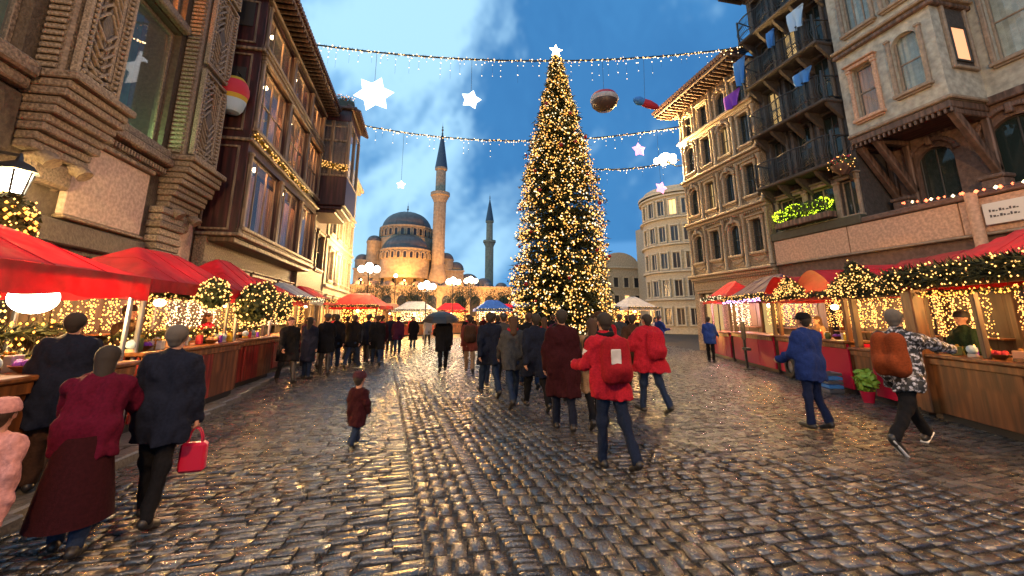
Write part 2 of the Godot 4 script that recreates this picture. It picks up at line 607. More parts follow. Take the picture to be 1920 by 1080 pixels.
func make_ground() -> void:
	var mb := MB.new()
	mb.quad(Vector3(-400, -0.022, 60), Vector3(400, -0.022, 60), Vector3(400, -0.022, -700), Vector3(-400, -0.022, -700), Vector3.UP)
	structure(part(mb, "ground", M.ground, self))
	var left: Array = []
	var z := -2.0
	while z > -38.0:
		var rw := rng.randf_range(0.1, 0.13)
		var a := -0.01
		while a > -3.2:
			var l := rng.randf_range(0.16, 0.34)
			if a < -2.3:
				l = rng.randf_range(0.11, 0.19)
			left.append(spec(strip_x(z) + a - l * 0.5, z - rw * 0.5 + 0.02 * sin(a * 3.0 + z), 0.03, l - 0.014, rw - 0.014))
			a -= l
		z -= rw
	lay("pavement", left, 0.02)
	var mid: Array = []
	for k in 4:
		z = -1.8
		while z > -38.0:
			var l := rng.randf_range(0.15, 0.26)
			mid.append(spec(strip_x(z) + 0.015 + (k + 0.5) * 0.138 + 0.008 * sin(z * 1.7 + k), z - l * 0.5, -0.083, 0.138 - 0.014, l - 0.014))
			z -= l
	z = -1.8
	while z > -38.0:
		var l := rng.randf_range(0.07, 0.09)
		mid.append(spec(strip_x(z) + 0.57 + 0.095, z - l * 0.5, -0.05, 0.175, l - 0.013))
		z -= l
	lay("gutter_pavement", mid, 0.0)
	var fan: Array = []
	for k in 9:
		z = -1.6 - rng.randf() * 0.2
		while z > -38.0:
			var l := rng.randf_range(0.15, 0.25)
			var bend := 0.05 * sin(z * 0.55 + 1.0) * k / 9.0
			fan.append(spec(strip_x(z) + 0.67 + 0.095 + (k + 0.5) * 0.152 + bend, z - l * 0.5, -0.083, 0.152 - 0.015, l - 0.015))
			z -= l
	lay("fan_pavement", fan, 0.0)
	var right: Array = []
	z = -1.2
	while z > -36.0:
		var rw := rng.randf_range(0.11, 0.14)
		var a := 2.07
		while true:
			var l := rng.randf_range(0.15, 0.27)
			var x := strip_x(z) + a + l * 0.5
			if x > 15.0:
				break
			var wave := 0.1 * sin(a * 0.7 + z * 0.2) + 0.05 * sin(a * 1.9)
			if x < 9.6 - 0.38 * (z + 5.0) and x < 14.4 + (0.0 if z > -22.0 else 6.0):
				right.append(spec(x, z - rw * 0.5 - a * 0.03 + wave, 0.03 - 0.1 * cos(a * 0.7 + z * 0.2) * 0.7, l - 0.016, rw - 0.016))
			a += l
		z -= rw
	lay("market_pavement", right, 0.06)
	# the raised strip that the left stalls stand on, with its kerb
	var kb := Node3D.new()
	kb.name = "kerb"
	add_child(kb)
	structure(kb)
	var wk := MB.new()
	wk.xf = Transform3D(Basis(Vector3(1, 0, 0), Vector3(0, 0, -1), Vector3(0, 1, 0)), Vector3(0, -0.012, 0))
	wk.prism(PackedVector2Array([Vector2(-3.1, 1.0), Vector2(-9.0, 1.0), Vector2(-9.0, 38.0), Vector2(-6.2, 38.0)]), 0.0, 0.1)
	structure(part(wk, "sidewalk", M.kerb, self))
	z = -2.2
	while z > -34.0:
		var l := rng.randf_range(0.7, 1.0)
		var b := MB.new()
		b.box(Vector3.ZERO, Vector3(0.24, 0.16, l - 0.012), 0.02)
		var o := part(b, "kerb_stone", M.kerb, kb)
		var zz := z - l * 0.5
		o.position = Vector3(strip_x(zz) - 3.3, 0.028, zz)
		o.rotation.y = -0.083
		z -= l

# ---------- facades: local axes are s along the front, y up, d out to the street ----------
func front(called: String, label: String, x0: float, on_left: bool) -> Node3D:
	var o := thing(called, label, "building", Vector3(x0, 0, 0))
	if on_left:
		o.transform.basis = Basis(Vector3(0, 0, -1), Vector3.UP, Vector3(1, 0, 0))
	else:
		o.transform.basis = Basis(Vector3(0, 0, 1), Vector3.UP, Vector3(-1, 0, 0))
	return o

func bxs(parent: Node3D, called: String, m: Material, list: Array) -> MeshInstance3D:
	# boxes given as [s0, s1, y0, y1, d0, d1, bevel]
	var mb := MB.new()
	for b in list:
		mb.box(Vector3(b[0] + b[1], b[2] + b[3], b[4] + b[5]) * 0.5, Vector3(b[1] - b[0], b[3] - b[2], b[5] - b[4]).abs(), b[6] if b.size() > 6 else 0.0)
	return part(mb, called, m, parent)

func wall_open(parent: Node3D, called: String, m: Material, s0: float, s1: float, y0: float, y1: float, d0: float, d1: float, holes: Array) -> MeshInstance3D:
	# a wall with openings [s0, s1, y0, y1]
	var ys := [y0, y1]
	for h in holes:
		ys.append(clampf(h[2], y0, y1))
		ys.append(clampf(h[3], y0, y1))
	ys.sort()
	var list: Array = []
	for i in ys.size() - 1:
		if ys[i + 1] - ys[i] < 1e-4:
			continue
		var mid: float = (ys[i] + ys[i + 1]) * 0.5
		var cuts: Array = []
		for h in holes:
			if h[2] < mid and h[3] > mid:
				cuts.append([h[0], h[1]])
		cuts.sort_custom(func(a, b): return a[0] < b[0])
		var at := s0
		for k in cuts:
			if k[0] - at > 1e-4:
				list.append([at, k[0], ys[i], ys[i + 1], d0, d1])
			at = maxf(at, k[1])
		if s1 - at > 1e-4:
			list.append([at, s1, ys[i], ys[i + 1], d0, d1])
	return bxs(parent, called, m, list)

var shared := {}
func keyed(key: String, make: Callable) -> Mesh:
	if not shared.has(key):
		var mb := MB.new()
		make.call(mb)
		shared[key] = mb.commit()
	return shared[key]

# opts: frame, pane, back, surround materials; nx, ny panes; arch; sill; hood; recess
func win(parent: Node3D, s: float, y: float, w: float, h: float, d: float, o: Dictionary) -> Node3D:
	var n := node("window", parent, Vector3(s, y, d))
	var nx: int = o.get("nx", 2)
	var ny: int = o.get("ny", 2)
	var t: float = o.get("t", 0.06)
	var rc: float = o.get("recess", 0.14)
	var k := "%.3f_%.3f_%d_%d_%.2f_%.2f_%.2f" % [w, h, nx, ny, t, rc, o.get("deep", 0.14)]
	put(keyed("wf" + k, func(mb):
		mb.box(Vector3(-w / 2 + t / 2, h / 2, -rc), Vector3(t, h, 0.07), 0.012)
		mb.box(Vector3(w / 2 - t / 2, h / 2, -rc), Vector3(t, h, 0.07), 0.012)
		mb.box(Vector3(0, t / 2, -rc), Vector3(w - 2 * t, t, 0.068), 0.01)
		mb.box(Vector3(0, h - t / 2, -rc), Vector3(w - 2 * t, t, 0.068), 0.01)
		for i in range(1, nx):
			mb.box(Vector3(-w / 2 + w * i / nx, h / 2, -rc), Vector3(t * 0.7, h - 2 * t, 0.06), 0.008)
		for i in range(1, ny):
			mb.box(Vector3(0, h * i / ny, -rc), Vector3(w - 2 * t, t * 0.7, 0.056), 0.008)), "frame", o.get("frame", M.white_frame), n)
	for i in nx:
		for j in ny:
			put(keyed("wp" + k, func(mb): mb.box(Vector3.ZERO, Vector3(w / nx - t * 0.5, h / ny - t * 0.5, 0.008))), "pane", o.get("pane", M.pane_dark), n, Transform3D(Basis.from_euler(Vector3(rng.randf_range(-0.02, 0.02), rng.randf_range(-0.02, 0.02), 0)), Vector3(-w / 2 + w * (i + 0.5) / nx, h * (j + 0.5) / ny, -rc)))
	if o.has("back"):
		put(keyed("wb" + k, func(mb):
			for q in 9:
				var x0 := -w / 2 + 0.02 + (w - 0.04) * q / 9.0
				var x1 := x0 + (w - 0.04) / 9.0
				var za: float = -rc - o.get("deep", 0.14) - 0.03 * (q % 2)
				var zb: float = -rc - o.get("deep", 0.14) - 0.03 * ((q + 1) % 2)
				mb.quad(Vector3(x0, 0.02, za), Vector3(x1, 0.02, zb), Vector3(x1, h - 0.02, zb), Vector3(x0, h - 0.02, za), Vector3(za - zb, 0, x1 - x0).normalized())), "curtain", o.back, n)
	var sm: Material = o.get("surround", M.trim)
	if o.get("sill", true):
		put(keyed("ws" + k, func(mb):
			mb.box(Vector3(0, -0.06, 0.03), Vector3(w + 0.3, 0.12, 0.26), 0.02)
			mb.box(Vector3(0, -0.15, 0.02), Vector3(w + 0.16, 0.06, 0.16), 0.015)), "sill", sm, n)
	if o.get("side", true):
		put(keyed("wj" + k, func(mb):
			mb.box(Vector3(0, h / 2, 0.04), Vector3(0.12, h, 0.1), 0.02)
			mb.box(Vector3(0, h * 0.97, 0.05), Vector3(0.16, 0.1, 0.15), 0.02)), "jamb", sm, n, Transform3D(Basis.IDENTITY, Vector3(-w / 2 - 0.061, 0, 0)))
		put(shared["wj" + k], "jamb", sm, n, Transform3D(Basis.IDENTITY, Vector3(w / 2 + 0.061, 0, 0)))
	if o.get("arch", false):
		put(keyed("wa" + k, func(mb):
			var pts := PackedVector2Array()
			var rise := minf(w * 0.5, h * 0.4)
			pts.append(Vector2(-w / 2, h - rise))
			pts.append(Vector2(-w / 2, h))
			pts.append(Vector2(w / 2, h))
			pts.append(Vector2(w / 2, h - rise))
			for i in range(1, 12):
				var a := PI * i / 12.0
				pts.append(Vector2(cos(a) * w / 2, h - rise + sin(a) * (rise - 0.015)))
			mb.prism(pts, -rc - 0.05, 0.02)), "arch", o.get("wall", sm), n)
	var hood: int = o.get("hood", 1)
	if hood == 1:
		put(keyed("wh" + k, func(mb):
			mb.box(Vector3(0, h + 0.07, 0.05), Vector3(w + 0.28, 0.13, 0.16), 0.02)
			mb.box(Vector3(0, h + 0.17, 0.08), Vector3(w + 0.38, 0.07, 0.24), 0.02)), "hood", sm, n)
	elif hood == 2:
		put(keyed("wg" + k, func(mb):
			var m := 10
			for i in m:
				var a0 := PI * i / m
				var a1 := PI * (i + 1) / m
				var r := w * 0.5 + 0.14
				mb.bar(Vector3(cos(a0) * r, h - w * 0.28 + sin(a0) * r * 0.8, 0.06), Vector3(cos(a1) * r, h - w * 0.28 + sin(a1) * r * 0.8, 0.06), 0.13, 0.16, 0.02, Vector3(0, 0, 1))
			mb.box(Vector3(0, h + 0.2, 0.09), Vector3(0.16, 0.3, 0.2), 0.03)), "hood", sm, n)
	return n

func shell(parent: Node3D, s0: float, s1: float, y1: float, d0: float, d1: float, m: Material) -> void:
	# side walls, back and roof behind a front
	bxs(parent, "side_wall", m, [[s0, s0 + 0.25, 0, y1, d0, d1]])
	bxs(parent, "side_wall", m, [[s1 - 0.25, s1, 0, y1, d0, d1]])
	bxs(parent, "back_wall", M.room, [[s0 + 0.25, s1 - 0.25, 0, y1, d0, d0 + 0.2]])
	bxs(parent, "roof", M.roof_tile, [[s0, s1, y1, y1 + 0.2, d0, d1]])

func carved_panel(parent: Node3D, s0: float, s1: float, y0: float, y1: float, d: float) -> void:
	var mb := MB.new()
	var cs := (s0 + s1) / 2
	var cy := (y0 + y1) / 2
	var w := s1 - s0
	var h := y1 - y0
	# nested frames that step in
	for k in 5:
		var a := w * 0.5 - 0.1 * k
		var b := h * 0.5 - 0.13 * k
		var t := 0.07
		var z := d + 0.12 - 0.028 * k + (0.03 if k % 2 == 0 else 0.0)
		for sg in [-1.0, 1.0]:
			mb.box(Vector3(cs + sg * (a - t / 2), cy, z - 0.05), Vector3(t, 2 * b, 0.12), 0.015)
			mb.box(Vector3(cs, cy + sg * (b - t / 2), z - 0.053), Vector3(2 * a - 2 * t, t, 0.115), 0.015)
	# slanting ribs towards a lozenge
	for q in 4:
		var sx := -1.0 if q % 2 == 0 else 1.0
		var sy := -1.0 if q < 2 else 1.0
		for k in 6:
			var f := 0.12 + 0.075 * k
			mb.bar(Vector3(cs + sx * w * 0.02 , cy + sy * (h * f), d + 0.07), Vector3(cs + sx * w * 0.27, cy + sy * (h * f - w * 0.3 + 0.02 * k), d + 0.05), 0.045, 0.09, 0.012, Vector3(0, 0, 1))
	var bead := 0.11
	for sg in [-1.0, 1.0]:
		var y := y0 + 0.08
		while y < y1 - 0.06:
			mb.box(Vector3(cs + sg * (w * 0.5 - 0.135), y, d + 0.12), Vector3(0.07, 0.07, 0.1), 0.02, Basis(Vector3(0, 0, 1), 0.78))
			y += bead
	part(mb, "carved_panel", M.carved_light, parent)
	var lz := MB.new()
	lz.prism(PackedVector2Array([Vector2(cs, cy - h * 0.17), Vector2(cs + w * 0.13, cy), Vector2(cs, cy + h * 0.17), Vector2(cs - w * 0.13, cy)]), d - 0.02, d + 0.09)
	part(lz, "lozenge", M.dark_stone, parent)

func courses(parent: Node3D, called: String, m: Material, s0: float, s1: float, y0: float, y1: float, d0: float, da: float, db: float, n: int) -> void:
	# a corbel of n stepped courses, reaching da at the bottom and db at the top
	for k in n:
		var f := float(k) / maxf(1.0, n - 1)
		var dd := lerpf(da, db, f) + (0.035 if k % 2 == 0 else 0.0)
		var out := lerpf(0.0, 0.16, f) + (0.02 if k % 2 == 0 else 0.0)
		var ya := lerpf(y0, y1, float(k) / n)
		var yb := lerpf(y0, y1, float(k + 1) / n) - 0.012
		bxs(parent, called, m, [[s0 - out, s1 + out, ya, yb, d0, dd, 0.02]])

func building_a() -> void:
	var b := front("stone_building", "dark carved stone building with tall teal shop windows and lozenge pilasters at left", -6.5, true)
	wall_open(b, "wall", M.dark_stone, 2.0, 13.4, 0, 14.5, -0.35, 0, [[3.2, 7.5, 5.75, 11.0], [9.0, 11.3, 5.75, 8.95], [9.0, 11.3, 9.25, 13.0], [3.5, 7.6, 0.5, 3.0], [8.6, 10.9, 0.5, 2.85], [3.4, 7.4, 11.4, 14.2]])
	shell(b, 2.0, 13.4, 14.5, -4.0, -0.36, M.dark_stone)
	bxs(b, "floor_slab", M.room, [[2.3, 13.1, 4.9, 5.2, -3.8, -0.36], [2.3, 13.1, 11.05, 11.3, -3.8, -0.36]])
	bxs(b, "display_back", M.teal_back, [[2.3, 13.1, 5.2, 11.05, -2.2, -2.1]])
	for w in [[5.35, 5.75, 4.3, 5.25], [10.15, 5.75, 2.3, 3.2], [10.15, 9.25, 2.3, 3.75], [5.4, 11.4, 4.0, 2.8]]:
		win(b, w[0], w[1], w[2], w[3], 0.0, {"nx": 1, "ny": 1, "t": 0.1, "frame": M.carved, "pane": M.pane, "sill": false, "side": false, "hood": 0, "recess": 0.2})
	win(b, 5.55, 0.5, 4.1, 2.5, 0.0, {"nx": 3, "ny": 1, "t": 0.09, "frame": M.brown_trim, "back": M.rose_curtain, "hood": 0, "side": false})
	win(b, 9.75, 0.5, 2.3, 2.35, 0.0, {"nx": 2, "ny": 1, "t": 0.09, "frame": M.brown_trim, "back": M.rose_curtain, "hood": 0, "side": false})
	# sills and string courses
	bxs(b, "string_course", M.carved, [[2.0, 7.55, 5.45, 5.72, 0.0, 0.3, 0.04], [2.0, 7.55, 5.25, 5.44, 0.0, 0.2, 0.03]])
	bxs(b, "string_course", M.carved, [[9.0, 11.32, 5.5, 5.72, 0.0, 0.26, 0.04], [9.0, 11.32, 5.3, 5.49, 0.0, 0.34, 0.03], [9.0, 11.32, 5.08, 5.29, 0.0, 0.14, 0.03]])
	bxs(b, "transom", M.carved, [[9.0, 11.32, 8.97, 9.22, 0.0, 0.2, 0.04]])
	for k in 24:
		bxs(b, "dentil", M.carved_light, [[9.03 + k * 0.095, 9.085 + k * 0.095, 5.12, 5.24, 0.14, 0.22, 0.012]])
	# pilasters
	for p in [[7.72, 8.86], [11.48, 12.86]]:
		bxs(b, "pilaster", M.carved, [[p[0], p[1], 5.7, 14.5, 0.0, 0.42, 0.04]])
		var y := 5.78
		while y < 13.0:
			carved_panel(b, p[0] + 0.05, p[1] - 0.05, y, y + 2.45, 0.43)
			y += 2.6
		# ribs down the side that faces the street's near end
		var rb := MB.new()
		for k in 70:
			rb.box(Vector3(p[0] - 0.03, 5.8 + k * 0.12, 0.2), Vector3(0.06, 0.075, 0.3), 0.015)
		part(rb, "rib_band", M.carved_light, b)
		courses(b, "corbel_course", M.carved, p[0], p[1], 4.35, 5.68, 0.0, 0.25, 0.75, 9)
		var sc := MB.new()
		for sg in [0.2, 0.8]:
			var pts := PackedVector3Array()
			var rr := PackedFloat32Array()
			for i in 12:
				var a := 0.5 + i * 0.32
				pts.append(Vector3(lerpf(p[0], p[1], sg), 4.05 + sin(a) * 0.24, 0.22 + cos(a) * 0.24 - i * 0.006))
				rr.append(0.13 - i * 0.006)
			sc.tube(pts, rr, 8)
		sc.box(Vector3((p[0] + p[1]) / 2, 4.1, 0.12), Vector3((p[1] - p[0]) * 0.7, 0.42, 0.22), 0.05)
		part(sc, "scroll_bracket", M.carved, b)
	# blank fascia over the shop
	bxs(b, "fascia", M.beige_panel, [[8.75, 10.9, 3.5, 4.95, 0.0, 0.12, 0.02]])
	bxs(b, "fascia_ledge", M.trim, [[8.7, 10.95, 4.96, 5.06, 0.0, 0.2, 0.02]])
	bxs(b, "fascia_ledge", M.trim, [[8.7, 10.95, 3.42, 3.49, 0.0, 0.18, 0.02]])
	bxs(b, "beam", M.dark_stone, [[2.0, 11.1, 2.95, 3.38, 0.0, 0.16, 0.03]])
	bxs(b, "beam", M.dark_stone, [[2.0, 7.6, 4.2, 5.2, 0.0, 0.1, 0.03]])
	# rusticated pier in courses
	for k in 24:
		var y := 0.1 + k * 0.176
		var j := 0.03 * (k % 2) + rng.randf_range(-0.012, 0.012)
		bxs(b, "stone", M.carved_light if k % 3 else M.carved, [[11.25 - j, 12.2 + j, y, y + 0.162, 0.0, 0.3 + j, 0.025]])
	# niche
	var nb := MB.new()
	var pts := PackedVector2Array()
	for q in [[12.32, 2.6], [13.2, 2.6], [13.2, 3.9]]:
		pts.append(Vector2(q[0], q[1]))
	for i in range(1, 9):
		var a := PI * i / 9.0
		pts.append(Vector2(12.76 + cos(a) * 0.44, 3.9 + sin(a) * 0.55))
	pts.append(Vector2(12.32, 3.9))
	nb.prism(pts, 0.0, 0.06)
	part(nb, "niche_panel", M.beige_panel, b)

func tall_trim(b: Node3D, m: Material, list: Array) -> void:
	for t in list:
		bxs(b, "trim", m, [t])

func building_b() -> void:
	var b := front("timber_building", "dark red timber building with cream trim, long bay windows and tiled eave at left", -6.5, true)
	# ground floor, set back
	wall_open(b, "ground_wall", M.carved, 13.45, 22.0, 0, 4.0, 0.0, 0.3, [[14.0, 16.4, 0.5, 3.1], [16.9, 19.3, 0.5, 3.1], [19.8, 21.6, 0.5, 3.1]])
	for w in [[15.2, 2.4], [18.1, 2.4], [20.7, 1.8]]:
		win(b, w[0], 0.5, w[1], 2.6, 0.3, {"nx": 2, "ny": 1, "frame": M.brown_trim, "back": M.rose_curtain, "hood": 1, "side": false, "surround": M.trim})
	# bay: near end wall and front
	bxs(b, "bay_end_wall", M.oxblood, [[13.48, 13.7, 4.0, 12.3, 0.0, 0.88]])
	bxs(b, "bay_end_wall", M.oxblood, [[21.8, 22.0, 4.0, 12.3, 0.0, 0.88]])
	wall_open(b, "wall", M.oxblood, 13.48, 22.0, 4.0, 12.3, 0.882, 1.05, [[13.75, 16.5, 4.35, 6.75], [16.75, 19.3, 4.35, 6.75], [19.5, 21.75, 4.35, 6.75], [13.75, 16.5, 7.55, 9.95], [16.75, 19.3, 7.55, 9.95], [19.5, 21.75, 7.55, 9.95], [13.75, 16.5, 10.45, 11.95], [16.75, 19.3, 10.45, 11.95], [19.5, 21.75, 10.45, 11.95]])
	shell(b, 13.46, 22.0, 12.35, -4.0, -0.02, M.oxblood)
	bxs(b, "bay_floor", M.brown_trim, [[13.5, 22.0, 3.85, 4.0, 0.3, 1.0, 0.02], [13.7, 21.8, 7.1, 7.3, 0.0, 0.88], [13.7, 21.8, 10.1, 10.3, 0.0, 0.88]])
	for c in [[15.125, 2.75], [18.025, 2.55], [20.625, 2.25]]:
		win(b, c[0], 4.35, c[1], 2.4, 1.05, {"nx": 3, "ny": 1, "t": 0.07, "frame": M.trim, "pane": M.pane, "deep": 0.62, "back": M.rose_lit, "surround": M.trim, "hood": 0})
		win(b, c[0], 7.55, c[1], 2.4, 1.05, {"nx": 4, "ny": 2, "t": 0.06, "frame": M.trim, "pane": M.pane, "deep": 0.62, "back": M.rose_lit, "surround": M.trim, "hood": 1})
		win(b, c[0], 10.45, c[1], 1.5, 1.05, {"nx": 3, "ny": 1, "t": 0.06, "frame": M.trim, "pane": M.pane, "deep": 0.62, "back": M.rose_lit, "surround": M.trim, "hood": 0})
	# moulded belts on the front and round the near end
	for y in [4.02, 7.0, 10.12, 12.05]:
		bxs(b, "belt", M.trim, [[13.4, 22.0, y, y + 0.1, 1.05, 1.2, 0.02], [13.36, 13.47, y, y + 0.1, 0.0, 1.2, 0.02]])
		bxs(b, "belt", M.brown_trim, [[13.4, 22.0, y + 0.102, y + 0.24, 1.05, 1.13, 0.02]])
	# panel frames on the near end wall
	for y in [4.2, 7.35, 10.4]:
		var hh := 2.65 if y < 10.0 else 1.55
		bxs(b, "end_panel_frame", M.trim, [[13.42, 13.478, y, y + hh, 0.04, 0.1, 0.01], [13.42, 13.478, y, y + hh, 0.78, 0.84, 0.01], [13.425, 13.478, y, y + 0.06, 0.1, 0.78, 0.01], [13.425, 13.478, y + hh - 0.06, y + hh, 0.1, 0.78, 0.01]])
	for y in [8.3, 11.0]:
		bxs(b, "end_window", M.window_dark, [[13.44, 13.479, y, y + 1.2, 0.16, 0.7, 0.0]])
	# eave with rafters and tiles
	bxs(b, "eave", M.oxblood, [[13.2, 22.1, 12.36, 12.5, 0.0, 1.75, 0.03]])
	var rf := MB.new()
	for k in 30:
		rf.box(Vector3(13.35 + k * 0.3, 12.28, 1.4), Vector3(0.1, 0.14, 0.66), 0.02)
	part(rf, "rafters", M.brown_trim, b)
	for k in 44:
		var mb := MB.new()
		mb.rod(Vector3(13.3 + k * 0.2, 12.62, 0.3), Vector3(13.3 + k * 0.2, 12.5, 1.85), 0.1, 0.1, 6)
		part(mb, "roof_tile", M.roof_tile, b)

func bay_lamps() -> void:
	# hanging lamps that light the rooms behind the bay windows
	var k := 0
	for y in [6.75, 9.85, 11.9]:
		for q in [[-15.1, "first"], [-18.0, "second"], [-20.6, "third"]]:
			var o := thing("room_lamp", "lit lamp behind the %s window from the near end of the timber bay, %s" % [q[1], ["lowest row", "middle row", "top row"][k]], "lamp", Vector3(-5.82, y, q[0]), 0.0, "room lamps of the timber bay")
			var g := MB.new()
			g.ball(Vector3(0, -0.12, 0), Vector3(0.08, 0.08, 0.08), 12, 8)
			part(g, "lamp_globe", M.lamp_warm, o)
			var c := MB.new()
			c.rod(Vector3(0, -0.05, 0), Vector3(0, 0.34, 0), 0.008, 0.008, 5)
			part(c, "cord", M.wire, o)
			lamp_light(o, Vector3(0, -0.12, 0), 1.1, Color(1.0, 0.68, 0.4), 0.08)
		k += 1

func building_c() -> void:
	var b := front("oriel_building", "narrow building with dark red oriel box and flower planter on top", -6.5, true)
	wall_open(b, "wall", M.carved, 22.0, 27.2, 0, 12.6, 0.1, 0.5, [[22.6, 24.2, 0.5, 3.0], [24.9, 26.7, 0.5, 3.0], [22.7, 24.2, 4.4, 6.4], [25.0, 26.5, 4.4, 6.4]])
	shell(b, 22.0, 27.2, 12.6, -4.0, 0.09, M.carved)
	for q in [[23.4, 0.5, 1.6, 2.5], [25.8, 0.5, 1.8, 2.5], [23.45, 4.4, 1.5, 2.0], [25.75, 4.4, 1.5, 2.0]]:
		win(b, q[0], q[1], q[2], q[3], 0.5, {"nx": 2, "ny": 2, "frame": M.trim, "back": M.rose_curtain})
	var o := node("oriel", b)
	# box of the oriel
	bxs(o, "spandrel", M.oxblood, [[22.2, 25.4, 7.35, 8.95, 0.5, 2.35, 0.03]])
	bxs(o, "spandrel", M.oxblood, [[22.2, 25.4, 12.05, 12.7, 0.5, 2.35, 0.03]])
	bxs(o, "oriel_base", M.oxblood, [[22.3, 25.3, 7.15, 7.34, 0.5, 2.2, 0.04], [22.4, 25.2, 6.98, 7.14, 0.5, 1.9, 0.04]])
	for p in [[22.2, 0.5], [22.2, 1.38], [22.2, 2.2], [23.75, 2.2], [25.25, 2.2]]:
		bxs(o, "post", M.trim, [[p[0] - 0.02, p[0] + 0.15, 8.96, 12.04, p[1], p[1] + 0.17, 0.02]])
	bxs(o, "rail", M.trim, [[22.17, 22.3, 10.85, 10.97, 0.67, 2.2, 0.02]])
	bxs(o, "rail", M.trim, [[22.17, 22.3, 8.9, 9.02, 0.5, 2.37, 0.02], [22.3, 25.4, 8.9, 9.02, 2.3, 2.37, 0.02]])
	for q in [[0.67, 1.38], [1.55, 2.2]]:
		for yy in [[9.02, 10.85], [10.97, 12.04]]:
			bxs(o, "pane", M.pane, [[22.23, 22.245, yy[0], yy[1], q[0], q[1]]])
	for q in [[22.35, 23.73], [23.9, 25.23]]:
		bxs(o, "pane", M.pane, [[q[0], q[1], 9.02, 12.04, 2.28, 2.295]])
	bxs(o, "curtain", M.rose_curtain, [[22.9, 22.95, 9.0, 12.0, 0.52, 2.1]])
	bxs(o, "oriel_roof", M.roof_tile, [[22.0, 25.6, 12.72, 12.86, 0.5, 2.6, 0.03]])
	for k in 16:
		var mb := MB.new()
		mb.rod(Vector3(22.1 + k * 0.225, 12.95, 2.1), Vector3(22.1 + k * 0.225, 12.6, 2.78), 0.09, 0.09, 6)
		part(mb, "roof_tile", M.roof_tile, o)
	# flower planter on the oriel
	var pl := thing("flower_planter", "long planter of red flowers and lights on the oriel roof", "planter", Vector3(-6.5, 12.86, 0))
	pl.transform.basis = b.transform.basis
	bxs(pl, "trough", M.green_band, [[22.1, 22.5, 0, 0.35, 0.9, 2.4, 0.03]])
	leaf_heap(pl, "foliage", M.leaf, Vector3(22.3, 0.45, 1.65), Vector3(0.25, 0.22, 0.8), 420, 0.11)
	leaf_heap(pl, "flowers", M.flower_red, Vector3(22.25, 0.55, 1.6), Vector3(0.25, 0.2, 0.75), 90, 0.1)
	bulb_heap(pl, "light_bulbs", M.bulb, Vector3(22.2, 0.5, 1.65), Vector3(0.25, 0.2, 0.8), 40, 0.022)

func leaf_heap(parent: Node3D, called: String, m: Material, c: Vector3, r: Vector3, n: int, size: float) -> MeshInstance3D:
	var mb := MB.new()
	for k in n:
		var d := Vector3(rng.randfn(), rng.randfn(), rng.randfn()).normalized()
		var p := c + d * r * pow(rng.randf(), 0.4)
		var a := Vector3(rng.randf_range(-1, 1), rng.randf_range(-1, 1), rng.randf_range(-1, 1)).normalized()
		var u := (a.cross(d) + d * 0.4).normalized()
		var w := u.cross(d + a * 0.5).normalized()
		var s := size * rng.randf_range(0.6, 1.2)
		var nn := u.cross(w).normalized()
		mb.quad(p - u * s * 0.5, p + w * s * 0.28 + nn * s * 0.08, p + u * s * 0.5, p - w * s * 0.28 + nn * s * 0.08, nn)
	return part(mb, called, m, parent, true)

func bulb_heap(parent: Node3D, called: String, m: Material, c: Vector3, r: Vector3, n: int, size: float) -> MeshInstance3D:
	var mb := MB.new()
	for k in n:
		var d := Vector3(rng.randfn(), rng.randfn(), rng.randfn()).normalized()
		mb.gem(c + d * r * rng.randf_range(0.92, 1.08), size * rng.randf_range(0.7, 1.2))
	return part(mb, called, m, parent, true)

func building_d() -> void:
	var b := front("beige_building", "plain beige stone building beyond the red oriel, with shuttered windows", -6.5, true)
	var holes: Array = []
	for r in 4:
		for k in 4:
			holes.append([27.9 + k * 2.2, 29.1 + k * 2.2, 1.0 + r * 3.0, 2.9 + r * 3.0])
	wall_open(b, "wall", M.grey_stone, 27.2, 36.6, 0, 12.4, 0.2, 0.6, holes)
	shell(b, 27.2, 36.6, 12.4, -4.0, 0.19, M.grey_stone)
	for h in holes:
		win(b, (h[0] + h[1]) / 2, h[2], h[1] - h[0], h[3] - h[2], 0.6, {"nx": 2, "ny": 2, "surround": M.grey_trim, "back": M.lit_window if int(h[0] * 7 + h[2] * 3) % 5 == 0 else M.rose_curtain})
	for y in [3.5, 6.5, 9.5]:
		bxs(b, "string_course", M.grey_trim, [[27.2, 36.7, y, y + 0.18, 0.6, 0.75, 0.03]])
	bxs(b, "cornice", M.grey_trim, [[27.1, 36.8, 12.0, 12.2, 0.6, 0.9, 0.03], [27.1, 36.8, 12.21, 12.45, 0.6, 1.15, 0.04]])

